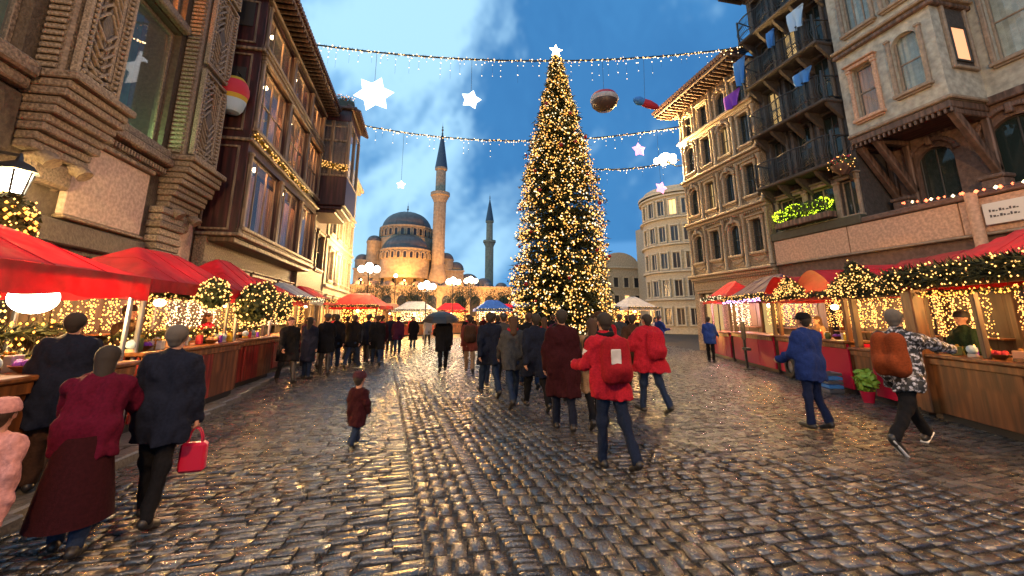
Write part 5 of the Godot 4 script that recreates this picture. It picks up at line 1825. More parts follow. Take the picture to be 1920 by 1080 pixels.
func stall(label: String, at: Vector3, turn: float, o: Dictionary) -> Node3D:
	var s := thing("market_stall", label, "market stall", at, turn, o.get("group", "market stalls"))
	var w: float = o.w
	var dp: float = o.get("dp", 1.9)
	var eave: float = o.get("eave", 2.15)
	var ridge: float = o.get("ridge", 2.8)
	var ct: float = o.get("counter", 1.0)
	var pm: Material = o.get("post", M.brown_trim)
	var over: float = o.get("over", 0.22)
	for q in [[-w / 2 + 0.06, -0.08], [w / 2 - 0.06, -0.08], [-w / 2 + 0.06, -dp + 0.06], [w / 2 - 0.06, -dp + 0.06]]:
		var pt: float = o.get("post_w", 0.05)
		bxs(s, "post", pm, [[q[0] - pt, q[0] + pt, 0, eave - 0.01, q[1] - pt, q[1] + pt, 0.012]])
	# counter
	var cm: Array = o.get("front", [M.plank, M.plank_b])
	var n := int(ceil(w / float(o.get("plank_w", 0.3))))
	for k in n:
		var x0 := -w / 2 + w * k / n
		bxs(s, "plank", cm[(k * 7 + k / 3) % cm.size()], [[x0 + 0.003, x0 + w / n - 0.003, 0.12, ct - 0.02, 0.0, 0.035 + 0.006 * ((k * 5) % 3), 0.006]])
	bxs(s, "plinth", M.black, [[-w / 2, w / 2, 0.0, 0.12, -0.1, -0.02]])
	bxs(s, "counter_top", o.get("top", M.plank), [[-w / 2 - 0.04, w / 2 + 0.04, ct - 0.015, ct + 0.04, -0.7, 0.12, 0.015]])
	bxs(s, "counter_edge", o.get("top", M.plank), [[-w / 2, w / 2, ct - 0.13, ct - 0.02, 0.055, 0.085, 0.01]])
	for e in [-1.0, 1.0]:
		bxs(s, "side_panel", cm[0], [[e * w / 2 - 0.02, e * w / 2 + 0.02, 0.1, ct - 0.02, -dp + 0.1, -0.15, 0.006]])
	# back
	var nb := int(ceil(w / 0.34))
	for k in nb:
		var x0 := -w / 2 + w * k / nb
		bxs(s, "back_board", M.plank_dark, [[x0 + 0.003, x0 + w / nb - 0.003, 0.1, eave - 0.06, -dp - 0.02, -dp + 0.01 + 0.006 * (k % 3), 0.004]])
	bxs(s, "shelf", M.plank_b, [[-w / 2 + 0.1, w / 2 - 0.1, 1.28, 1.31, -dp + 0.02, -dp + 0.3, 0.005]])
	bxs(s, "beam", pm, [[-w / 2, w / 2, eave - 0.12, eave - 0.02, -0.12, -0.05, 0.01]])
	var cv: Material = o.get("canvas", M.canvas_red)
	part(canopy_mesh(w, dp, eave, ridge, over, o.get("roof", "hip"), o.get("sag", 0.06)), "canopy", cv, s)
	if o.get("valance", 0.22) > 0.0:
		part(valance_mesh(w, dp, eave, over, o.get("valance", 0.22)), "valance", cv, s)
	if o.get("garland", true):
		sprig_line(s, Vector3(-w / 2 - over, eave - 0.02, over + 0.03), Vector3(w / 2 + over, eave - 0.02, over + 0.03), o.get("gr", 0.09), int(w * 420), int(w * 42), o.get("bulb", "bulb"), 0.016)
	var net: int = o.get("net", 30)
	if net > 0:
		light_net(s, "light_net", Vector3(0, ct + 0.3, -dp + 0.4), w - 0.3, eave - ct - 0.35, int(w * net * 0.5), int((eave - ct - 0.35) * net * 0.5), o.get("bulb", "bulb"), o.get("bs", 0.017))
	if o.get("lamp", 2.0) > 0.0:
		var lp := MB.new()
		lp.ball(Vector3(0, eave - 0.3, -dp * 0.42), Vector3(0.09, 0.07, 0.09), 12, 8)
		part(lp, "hanging_lamp", o.get("lampm", M.lamp_warm), s)
		var cd := MB.new()
		cd.rod(Vector3(0, eave - 0.24, -dp * 0.42), Vector3(0, eave + 0.02, -dp * 0.42), 0.008, 0.008, 5)
		cd.bar(Vector3(0, eave - 0.01, -0.05), Vector3(0, eave - 0.01, -dp), 0.04, 0.05, 0.005)
		part(cd, "lamp_cord", M.wire, s)
		lamp_light(s, Vector3(0, eave - 0.3, -dp * 0.42), o.get("lamp", 2.0), o.get("lampc", Color(1.0, 0.72, 0.38)), 0.09)
	return s

func gable_garland(s: Node3D, w: float, y0: float, y1: float, z: float) -> void:
	# a lit fir triangle over the front of a stall
	var gr := MB.new()
	var mb := MB.new()
	for k in 1900:
		var u := rng.randf_range(-1, 1)
		var top := lerpf(y1, y0 + 0.08, absf(u))
		var p := Vector3(u * w * 0.5, lerpf(y0, top, rng.randf()), z)
		var d := Vector3(rng.randfn(), rng.randfn(), absf(rng.randfn()) + 0.2).normalized()
		var t := d.cross(Vector3(rng.randf(), rng.randf(), 1)).normalized() * 0.02
		gr.tri(p - t, p + t, p + d * rng.randf_range(0.06, 0.15), d, d, d)
		if k % 8 == 0:
			mb.gem(p + d * 0.1, rng.randf_range(0.012, 0.02))
	part(gr, "fir_gable", M.fir_b, s, true)
	part(mb, "gable_light_bulbs", M.bulb, s, true)
	bxs(s, "gable_board", M.plank_dark, [[-w * 0.5, w * 0.5, y0 - 0.06, y0, z - 0.05, z + 0.02, 0.01]])

func hanging_tear(label: String, at: Vector3, r: Vector3, up: float) -> void:
	var o := thing("hanging_wreath", label, "wreath", at, 0.0, "lit fir balls hung on the left stalls")
	leaf_heap(o, "foliage", M.fir, Vector3.ZERO, r, 1300, 0.13)
	bulb_heap(o, "light_bulbs", M.bulb, Vector3.ZERO, r * 1.02, 150, 0.019)
	var c := MB.new()
	c.rod(Vector3(0, r.y * 0.9, 0), Vector3(0, up, 0), 0.012, 0.012, 5)
	part(c, "cord", M.wire, o)

const GOODS := ["glass_jar", "gift_box", "snow_globe", "fruit_bowl", "candle"]
func goods(base: Node3D, where: String, n: int, x0: float, x1: float, y: float, z: float) -> void:
	for k in n:
		var kind: String = GOODS[(k * 3 + n) % 5]
		var x := lerpf(x0, x1, (k + 0.5) / n) + rng.randf_range(-0.04, 0.04)
		var p := base.transform * Vector3(x, y, z + rng.randf_range(-0.16, 0.14))
		var col: String = ["flower_red", "cloth_yellow", "canvas_white", "cloth_purple", "leaf", "peach_blind"][(k * 5 + n) % 6]
		var said: String = {"flower_red": "red", "cloth_yellow": "yellow", "canvas_white": "white", "cloth_purple": "purple", "leaf": "green", "peach_blind": "orange"}[col]
		var o := thing(kind, "small %s %s on the counter of %s" % [said, kind.replace("_", " "), where], kind.replace("_", " "), p, rng.randf_range(-0.4, 0.4), "goods on " + where)
		var a := MB.new()
		var b := MB.new()
		var h := rng.randf_range(0.85, 1.25)
		match kind:
			"glass_jar":
				a.lathe([Vector2(0.002, 0), Vector2(0.055, 0.002), Vector2(0.06, 0.02), Vector2(0.06, 0.13 * h), Vector2(0.045, 0.16 * h)], 14)
				part(a, "jar", M[col], o)
				b.lathe([Vector2(0.05, 0.16 * h), Vector2(0.05, 0.19 * h), Vector2(0.002, 0.192 * h)], 14)
				part(b, "lid", M.bauble_gold, o)
			"gift_box":
				a.box(Vector3(0, 0.07 * h, 0), Vector3(0.17, 0.14 * h, 0.14), 0.006)
				part(a, "box", M[col], o)
				b.box(Vector3(0, 0.0705 * h, 0), Vector3(0.03, 0.146 * h, 0.146), 0.004)
				b.ball(Vector3(-0.03, 0.155 * h, 0), Vector3(0.035, 0.02, 0.02), 8, 5)
				b.ball(Vector3(0.03, 0.155 * h, 0), Vector3(0.035, 0.02, 0.02), 8, 5)
				part(b, "ribbon", M.bauble_gold, o)
			"snow_globe":
				a.lathe([Vector2(0.002, 0), Vector2(0.07, 0.003), Vector2(0.06, 0.05)], 14)
				part(a, "base", M[col], o)
				b.ball(Vector3(0, 0.11, 0), Vector3(0.07, 0.07, 0.07), 14, 9)
				part(b, "globe", M.cloth_pale, o)
			"fruit_bowl":
				a.lathe([Vector2(0.05, 0), Vector2(0.06, 0.01), Vector2(0.13, 0.07), Vector2(0.125, 0.075), Vector2(0.05, 0.02)], 16)
				part(a, "bowl", M.plank_b, o)
				for q in 6:
					var an := TAU * q / 6.0
					var f := MB.new()
					f.ball(Vector3(cos(an) * 0.065, 0.08 + 0.012 * (q % 2), sin(an) * 0.065), Vector3.ONE * 0.04, 8, 6)
					part(f, "fruit", M[col], o)
			"candle":
				a.lathe([Vector2(0.002, 0), Vector2(0.035, 0.002), Vector2(0.035, 0.14 * h), Vector2(0.002, 0.14 * h)], 12)
				part(a, "wax", M[col], o)
				b.lathe([Vector2(0.004, 0.142 * h), Vector2(0.012, 0.155 * h), Vector2(0.002, 0.19 * h)], 8)
				part(b, "candle_flame", M.bulb, o)

func make_stalls() -> void:
	# left row, on the raised strip
	var lt := func(z: float) -> Vector3: return Vector3(-3.8 + 0.06 * (z + 7.0), 0.088, z)
	var turn := PI / 2 - 0.06
	var red_front := [M.plank_red, M.plank_red, M.plank_b, M.plank_red]
	var l1 := stall("nearest left stall with plain red canopy and a very bright lamp", lt.call(-4.65), turn, {"w": 3.4, "over": 0.04, "dp": 1.75, "eave": 2.1, "ridge": 2.58, "counter": 1.02, "front": red_front, "post": M.steel, "post_w": 0.025, "valance": 0.3, "garland": false, "net": 34, "lamp": 0.0, "roof": "hip", "plank_w": 0.9})
	sprig_line(l1, Vector3(-1.7, 1.5, -0.9), Vector3(1.8, 1.45, -0.9), 0.16, 1500, 160, "bulb_orange", 0.02, 0.08)
	sprig_line(l1, Vector3(-1.7, 1.25, -0.5), Vector3(1.8, 1.2, -0.5), 0.12, 1200, 110, "bulb", 0.018, 0.05)
	var bl := MB.new()
	bl.ball(Vector3(0.98, 1.8, -0.6), Vector3(0.24, 0.17, 0.17), 18, 12)
	part(bl, "hanging_lamp", M.lamp_white, l1)
	var bc := MB.new()
	bc.rod(Vector3(0.98, 1.95, -0.6), Vector3(0.98, 2.4, -0.6), 0.012, 0.012, 6)
	part(bc, "lamp_cord", M.wire, l1)
	lamp_light(l1, Vector3(0.98, 1.8, -0.6), 9.0, Color(1.0, 0.8, 0.5), 0.16)
	var l2 := stall("second left stall with red hip canopy and long red counter", lt.call(-8.75), turn, {"w": 3.0, "over": 0.1, "dp": 1.75, "eave": 2.15, "ridge": 2.78, "counter": 1.05, "front": red_front, "post": M.steel, "post_w": 0.03, "net": 34, "lamp": 4.5, "garland": false, "valance": 0.2, "plank_w": 1.1})
	sprig_line(l2, Vector3(-1.5, 1.95, -0.1), Vector3(0.2, 1.95, -0.1), 0.1, 700, 90, "bulb", 0.018)
	sprig_line(l2, Vector3(-1.5, 1.3, -0.4), Vector3(1.5, 1.3, -0.4), 0.12, 900, 90, "bulb", 0.018)
	var l3 := stall("third left stall with peaked red canopy behind the hanging fir balls", lt.call(-11.75), turn, {"w": 2.5, "over": 0.12, "dp": 1.75, "eave": 2.2, "ridge": 3.0, "counter": 1.05, "front": red_front, "post": M.steel, "post_w": 0.03, "net": 30, "lamp": 4.0, "garland": false, "plank_w": 0.85, "bulb": "bulb_white", "lampc": Color(1.0, 0.75, 0.6)})
	sprig_line(l3, Vector3(-1.2, 1.3, -0.4), Vector3(1.2, 1.3, -0.4), 0.12, 900, 80, "bulb", 0.018)
	var l4 := stall("fourth left stall with red canopy, half hidden by walkers", lt.call(-14.7), turn, {"w": 2.6, "dp": 1.7, "eave": 2.2, "ridge": 2.8, "front": red_front, "net": 24, "lamp": 4.0, "plank_w": 0.85})
	var l5 := stall("fifth left stall with white canopy below the timber bay", lt.call(-17.8), turn, {"w": 2.8, "dp": 1.6, "eave": 2.3, "ridge": 2.9, "canvas": M.canvas_white, "net": 22, "lamp": 4.0, "bulb": "bulb_white"})
	stall("sixth left stall with red canopy under the oriel", lt.call(-21.3), turn, {"w": 3.0, "dp": 1.5, "eave": 2.4, "ridge": 3.0, "net": 22, "lamp": 5.0})
	hanging_tear("lit fir ball hung at the near end of the second left stall", l2.transform * Vector3(-0.3, 2.0, 0.3), Vector3(0.24, 0.27, 0.24), 0.3)
	hanging_tear("largest lit fir ball hung between the second and third left stalls", l2.transform * Vector3(1.15, 1.85, 0.36), Vector3(0.34, 0.43, 0.3), 0.5)
	hanging_tear("lit fir drop hung at the middle of the third left stall", l3.transform * Vector3(-0.45, 1.95, 0.36), Vector3(0.3, 0.5, 0.28), 0.45)
	hanging_tear("narrow lit fir drop hung at the far end of the third left stall", l3.transform * Vector3(0.75, 1.85, 0.36), Vector3(0.22, 0.4, 0.22), 0.4)
	goods(l1, "the nearest left stall", 15, -0.4, 1.7, 1.06, -0.25)
	goods(l2, "the second left stall", 17, -1.5, 1.5, 1.09, -0.25)
	goods(l3, "the third left stall", 12, -1.1, 1.1, 1.09, -0.25)
	# right row, running away from the street's line
	var rt := func(t: float) -> Vector3: return Vector3(8.18 + 0.357 * t, -0.005, -4.6 - 0.934 * t)
	var rturn := atan2(-0.934, -0.357)
	var r1 := stall("nearest right stall with varnished wooden counter and gold light net", rt.call(-0.25), rturn, {"w": 3.4, "dp": 1.9, "eave": 2.3, "ridge": 3.05, "counter": 1.03, "post": M.brown_trim, "post_w": 0.07, "net": 56, "bs": 0.014, "lamp": 3.0, "valance": 0.0, "gr": 0.13, "plank_w": 0.85, "over": 0.3, "front": [M.plank, M.plank_b]})
	sprig_line(r1, Vector3(-1.8, 2.42, 0.3), Vector3(1.8, 2.42, 0.3), 0.15, 2200, 200, "bulb", 0.016)
	sprig_line(r1, Vector3(-1.8, 2.08, 0.06), Vector3(1.8, 2.08, 0.06), 0.05, 500, 150, "bulb_amber", 0.017)
	bxs(r1, "corner_pillar", M.plank, [[-1.78, -1.52, 0.1, 2.18, -0.05, 0.16, 0.02]])
	bxs(r1, "window_post", M.brown_trim, [[-0.62, -0.54, 1.07, 2.1, -0.1, -0.02, 0.01]])
	bxs(r1, "slanted_tray", M.plank_b, [[-0.2, 1.6, 1.07, 1.12, -0.6, -0.05, 0.01]])
	var r2 := stall("narrow right stall with lit fir gable beside the varnished one", rt.call(2.5), rturn, {"w": 1.75, "dp": 1.8, "eave": 2.2, "ridge": 2.75, "counter": 1.0, "roof": "gable", "front": [M.plank, M.panel_red], "net": 40, "lamp": 2.5, "valance": 0.0, "plank_w": 0.6, "post_w": 0.06})
	gable_garland(r2, 1.9, 2.22, 2.85, 0.25)
	var r3 := stall("red trailer stall with black wheel arch and arched canopies", rt.call(5.25), rturn, {"w": 3.4, "dp": 1.8, "eave": 2.25, "ridge": 2.85, "counter": 1.12, "roof": "twin", "front": [M.panel_red], "net": 34, "lamp": 3.0, "valance": 0.14, "plank_w": 1.2, "bulb": "bulb", "post": M.plank_b, "post_w": 0.05})
	var wh := node("wheel", r3, Vector3(-0.95, 0.32, 0.06))
	var ty := MB.new()
	ty.xf = Transform3D(Basis(Vector3(1, 0, 0), PI / 2), Vector3.ZERO)
	ty.lathe([Vector2(0.18, -0.07), Vector2(0.28, -0.075), Vector2(0.31, -0.04), Vector2(0.31, 0.04), Vector2(0.28, 0.075), Vector2(0.18, 0.07)], 24)
	part(ty, "tyre", M.rubber, wh)
	var rm := MB.new()
	rm.xf = ty.xf
	rm.lathe([Vector2(0.01, 0.03), Vector2(0.08, 0.05), Vector2(0.18, 0.03), Vector2(0.18, -0.06)], 20)
	part(rm, "rim", M.steel, wh)
	var wa := MB.new()
	var pts := PackedVector2Array([Vector2(-1.35, 0.1), Vector2(-0.55, 0.1)])
	for i in range(1, 10):
		var a := PI * i / 10.0
		pts.append(Vector2(-0.95 + cos(a) * 0.42, 0.38 + sin(a) * 0.42))
	wa.prism(pts, 0.04, 0.055)
	part(wa, "wheel_arch", M.black, r3)
	gable_garland(r3, 1.5, 2.3, 2.75, 0.3)
	var r4 := stall("right stall with plum and red canopies and glossy red panels", rt.call(9.0), rturn, {"w": 3.5, "dp": 1.7, "eave": 2.4, "ridge": 3.15, "counter": 1.1, "roof": "hip", "canvas": M.canvas_plum, "front": [M.panel_red], "net": 30, "lamp": 3.5, "plank_w": 1.2, "bulb": "bulb", "valance": 0.16})
	sprig_line(r4, Vector3(-1.8, 2.25, 0.26), Vector3(1.8, 2.25, 0.26), 0.05, 200, 110, "bulb_violet", 0.016)
	var r5 := stall("farthest right stall with red canopy and pinkish white lamp", rt.call(12.3), rturn, {"w": 2.4, "dp": 1.3, "eave": 2.5, "ridge": 3.2, "counter": 1.05, "front": [M.panel_red], "net": 26, "lamp": 8.0, "lampm": M.lamp_pinkish, "lampc": Color(1.0, 0.7, 0.75), "bulb": "bulb_white"})
	goods(r1, "the varnished right stall", 16, -1.4, 1.6, 1.07, -0.25)
	goods(r2, "the fir-gabled right stall", 5, -0.7, 0.7, 1.04, -0.25)
	goods(r3, "the red trailer stall", 13, -1.5, 1.5, 1.16, -0.25)
	# awning behind the nearest right stall
	var aw := thing("awning", "large red awning behind the nearest right stall", "awning", rt.call(-0.9) + Vector3(2.2, 0, 0.7), rturn)
	part(canopy_mesh(4.2, 1.8, 2.55, 3.35, 0.1, "shed", 0.05), "canopy", M.canvas_red, aw)
	for q in [[-2.0, 0.0], [2.0, 0.0], [-2.0, -1.7], [2.0, -1.7]]:
		bxs(aw, "post", M.steel, [[q[0] - 0.025, q[0] + 0.025, 0, 2.5 if q[1] == 0.0 else 3.2, q[1] - 0.025, q[1] + 0.025, 0.006]])
	var aw2 := thing("awning", "red awning with peaked end behind the gabled right stall", "awning", rt.call(4.2) + Vector3(1.9, 0, 0.7), rturn)
	part(canopy_mesh(4.6, 1.6, 2.5, 3.2, 0.1, "hip", 0.08), "canopy", M.canvas_red, aw2)
	for q in [[-2.2, 0.0], [2.2, 0.0], [-2.2, -1.5], [2.2, -1.5]]:
		bxs(aw2, "post", M.steel, [[q[0] - 0.025, q[0] + 0.025, 0, 2.5, q[1] - 0.025, q[1] + 0.025, 0.006]])
	# green wreath bag and crates by the stalls
	var cb := thing("chalk_board", "narrow black board on a post before the red right stall", "board", rt.call(8.2) + Vector3(-0.5, 0.005, -0.2), rturn)
	bxs(cb, "board", M.black, [[-0.16, 0.16, 0.95, 1.55, -0.02, 0.02, 0.01]])
	bxs(cb, "post", M.black, [[-0.05, 0.05, 0.0, 0.95, -0.03, 0.03, 0.01]])
	bxs(cb, "tray", M.black, [[-0.05, 0.3, 0.62, 0.7, -0.08, 0.08, 0.01]])
	bxs(cb, "foot", M.black, [[-0.2, 0.2, 0.0, 0.04, -0.18, 0.18, 0.01]])
	var gp := thing("green_plant_pot", "bright green leafy pot plant at the foot of the gabled stall", "plant", rt.call(2.7) + Vector3(-0.25, 0.005, -0.1))
	leaf_heap(gp, "foliage", M.leaf_bright, Vector3(0, 0.42, 0), Vector3(0.2, 0.24, 0.2), 260, 0.14)
	var po := MB.new()
	po.lathe([Vector2(0.09, 0), Vector2(0.13, 0.22), Vector2(0.02, 0.22)], 14)
	part(po, "pot", M.panel_red, gp)
	var mn := stall_crate("blue and grey plastic crate standing by the red trailer", rt.call(3.9) + Vector3(-0.3, 0.005, -0.1), rturn)
	# far stalls round the square
	for q in [["far stall with red canopy at left of the street", -4.2, -27.5, 3.2, M.canvas_red, "bulb"], ["far stall with white canopy below the bright lamp", -0.8, -41.0, 3.4, M.canvas_white, "bulb_white"], ["far stall with red canopy below the tall minaret", 3.0, -45.0, 3.2, M.canvas_red, "bulb"], ["far stall with blue canopy left of the fir", 6.1, -36.0, 2.8, M.canvas_blue, "bulb_white"], ["far stall with blue canopy right of the fir", 12.0, -27.5, 3.0, M.canvas_blue, "bulb_white"], ["far white tent stall below the round corner building", 15.6, -28.0, 2.6, M.canvas_white, "bulb"], ["far stall with plum canopy at the street's end", -3.6, -47.0, 3.0, M.canvas_plum, "bulb"], ["far red stall behind the fir", 9.0, -46.0, 3.4, M.canvas_red, "bulb"]]:
		stall(q[0], Vector3(q[1], -0.02, q[2]), -0.2 + 0.03 * q[1], {"w": q[3], "dp": 1.8, "eave": 2.4, "ridge": 3.2, "canvas": q[4], "bulb": q[5], "net": 16, "bs": 0.045, "lamp": 16.0, "front": red_front, "plank_w": 0.8, "group": "far stalls"})

func stall_crate(label: String, at: Vector3, turn: float) -> Node3D:
	var o := thing("plastic_crate", label, "crate", at, turn)
	for k in 5:
		bxs(o, "slat", M.cloth_blue if k % 2 else M.steel, [[-0.2, 0.2, 0.02 + k * 0.09, 0.085 + k * 0.09, 0.13, 0.15, 0.005], [-0.2, 0.2, 0.02 + k * 0.09, 0.085 + k * 0.09, -0.15, -0.13, 0.005], [-0.22, -0.2, 0.02 + k * 0.09, 0.085 + k * 0.09, -0.15, 0.15, 0.005], [0.2, 0.22, 0.02 + k * 0.09, 0.085 + k * 0.09, -0.15, 0.15, 0.005]])
	bxs(o, "bottom", M.steel, [[-0.2, 0.2, 0.0, 0.02, -0.13, 0.13]])
	return o

# ---------- people ----------
var fold_noise := FastNoiseLite.new()

func cap(a: Vector3, b: Vector3, ra: float, rb: float, sz := 1.0, ylo := -9.0) -> Array:
	return [a, b, ra, rb, sz, ylo]

func sdf_add(mb: MB, prims: Array, cell: float, k: float, folds := 0.0) -> void:
	# tapered capsules joined by a smooth minimum on a grid, meshed as surface nets
	var lo := Vector3(9, 9, 9)
	var hi := Vector3(-9, -9, -9)
	var pad := k * 0.5 + cell * 2.0
	for p in prims:
		var m: float = maxf(p[2], p[3]) + pad
		var e := Vector3(m, m, m)
		var a: Vector3 = p[0]
		var b: Vector3 = p[1]
		lo = lo.min(a.min(b) - e)
		hi = hi.max(a.max(b) + e)
	var nx := int(ceil((hi.x - lo.x) / cell)) + 1
	var ny := int(ceil((hi.y - lo.y) / cell)) + 1
	var nz := int(ceil((hi.z - lo.z) / cell)) + 1
	var g := PackedFloat32Array()
	g.resize(nx * ny * nz)
	g.fill(1.0)
	for p in prims:
		var a: Vector3 = p[0]
		var b: Vector3 = p[1]
		var ra: float = p[2]
		var rb: float = p[3]
		var isz: float = 1.0 / p[4]
		var ylo: float = p[5]
		var m: float = maxf(ra, rb) + pad
		var c0 := (a.min(b) - Vector3(m, m, m) - lo) / cell
		var c1 := (a.max(b) + Vector3(m, m, m) - lo) / cell
		var i0 := maxi(0, int(c0.x))
		var i1 := mini(nx - 1, int(c1.x) + 1)
		var j0 := maxi(0, int(c0.y))
		var j1 := mini(ny - 1, int(c1.y) + 1)
		var k0 := maxi(0, int(c0.z))
		var k1 := mini(nz - 1, int(c1.z) + 1)
		var ax := a.x
		var ay := a.y
		var az := a.z
		var dx := b.x - a.x
		var dy := b.y - a.y
		var dz := b.z - a.z
		var dd := maxf(dx * dx + dy * dy + dz * dz, 1e-9)
		for iz in range(k0, k1 + 1):
			var pz := lo.z + iz * cell - az
			for iy in range(j0, j1 + 1):
				var wy := lo.y + iy * cell
				var py := wy - ay
				var row := (iz * ny + iy) * nx
				for ix in range(i0, i1 + 1):
					var px := lo.x + ix * cell - ax
					var t := clampf((px * dx + py * dy + pz * dz) / dd, 0.0, 1.0)
					var qx := px - dx * t
					var qy := py - dy * t
					var qz := (pz - dz * t) * isz
					var d := sqrt(qx * qx + qy * qy + qz * qz) - (ra + (rb - ra) * t)
					if wy < ylo + 0.1:
						d = maxf(d, ylo - wy)
					var old := g[row + ix]
					var h := maxf(k - absf(old - d), 0.0) / k
					g[row + ix] = minf(old, d) - h * h * k * 0.25
	if folds > 0.0:
		for iz in nz:
			for iy in ny:
				var row := (iz * ny + iy) * nx
				for ix in nx:
					var d := g[row + ix]
					if absf(d) < cell * 2.5:
						g[row + ix] = d + folds * fold_noise.get_noise_3d(lo.x + ix * cell, (lo.y + iy * cell) * 0.7, lo.z + iz * cell)
	# vertices
	var idx := PackedInt32Array()
	idx.resize(nx * ny * nz)
	idx.fill(-1)
	var vs := PackedVector3Array()
	var ns := PackedVector3Array()
	var sx := 1
	var sy := nx
	var sz2 := nx * ny
	for iz in nz - 1:
		for iy in ny - 1:
			var row := (iz * ny + iy) * nx
			for ix in nx - 1:
				var o := row + ix
				var a := g[o]
				var b := g[o + sx]
				var c := g[o + sy]
				var d := g[o + sx + sy]
				var e := g[o + sz2]
				var f := g[o + sz2 + sx]
				var gg := g[o + sz2 + sy]
				var h := g[o + sz2 + sx + sy]
				var s := int(a < 0.0) + int(b < 0.0) + int(c < 0.0) + int(d < 0.0) + int(e < 0.0) + int(f < 0.0) + int(gg < 0.0) + int(h < 0.0)
				if s == 0 or s == 8:
					continue
				var q := Vector3.ZERO
				var n := 0.0
				if (a < 0.0) != (b < 0.0):
					q += Vector3(a / (a - b), 0, 0); n += 1.0
				if (c < 0.0) != (d < 0.0):
					q += Vector3(c / (c - d), 1, 0); n += 1.0
				if (e < 0.0) != (f < 0.0):
					q += Vector3(e / (e - f), 0, 1); n += 1.0
				if (gg < 0.0) != (h < 0.0):
					q += Vector3(gg / (gg - h), 1, 1); n += 1.0
				if (a < 0.0) != (c < 0.0):
					q += Vector3(0, a / (a - c), 0); n += 1.0
				if (b < 0.0) != (d < 0.0):
					q += Vector3(1, b / (b - d), 0); n += 1.0
				if (e < 0.0) != (gg < 0.0):
					q += Vector3(0, e / (e - gg), 1); n += 1.0
				if (f < 0.0) != (h < 0.0):
					q += Vector3(1, f / (f - h), 1); n += 1.0
				if (a < 0.0) != (e < 0.0):
					q += Vector3(0, 0, a / (a - e)); n += 1.0
				if (b < 0.0) != (f < 0.0):
					q += Vector3(1, 0, b / (b - f)); n += 1.0
				if (c < 0.0) != (gg < 0.0):
					q += Vector3(0, 1, c / (c - gg)); n += 1.0
				if (d < 0.0) != (h < 0.0):
					q += Vector3(1, 1, d / (d - h)); n += 1.0
				idx[o] = vs.size()
				vs.append(lo + (Vector3(ix, iy, iz) + q / n) * cell)
				ns.append(Vector3(b - a + d - c + f - e + h - gg, c - a + d - b + gg - e + h - f, e - a + f - b + gg - c + h - d).normalized())
	# quads round the crossed edges
	for iz in range(1, nz - 1):
		for iy in range(1, ny - 1):
			var row := (iz * ny + iy) * nx
			for ix in range(1, nx - 1):
				var o := row + ix
				var a := g[o] < 0.0
				if a != (g[o + 1] < 0.0):
					_q(mb, vs, ns, idx[o], idx[o - sy], idx[o - sy - sz2], idx[o - sz2])
				if a != (g[o + sy] < 0.0):
					_q(mb, vs, ns, idx[o], idx[o - sx], idx[o - sx - sz2], idx[o - sz2])
				if a != (g[o + sz2] < 0.0):
					_q(mb, vs, ns, idx[o], idx[o - sx], idx[o - sx - sy], idx[o - sy])

func _q(mb: MB, vs: PackedVector3Array, ns: PackedVector3Array, a: int, b: int, c: int, d: int) -> void:
	if a < 0 or b < 0 or c < 0 or d < 0:
		return
	mb.tri(vs[a], vs[b], vs[c], ns[a], ns[b], ns[c])
	mb.tri(vs[a], vs[c], vs[d], ns[a], ns[c], ns[d])

func fab(r: float, g: float, b: float, rough := 0.85) -> StandardMaterial3D:
	var key := "fab%.3f%.3f%.3f" % [r, g, b]
	if not M.has(key):
		mk(key, r, g, b, 0.95, T.mottle, 3.0, T.weave_n, 0.25)
		M[key].metallic_specular = 0.25
	return M[key]

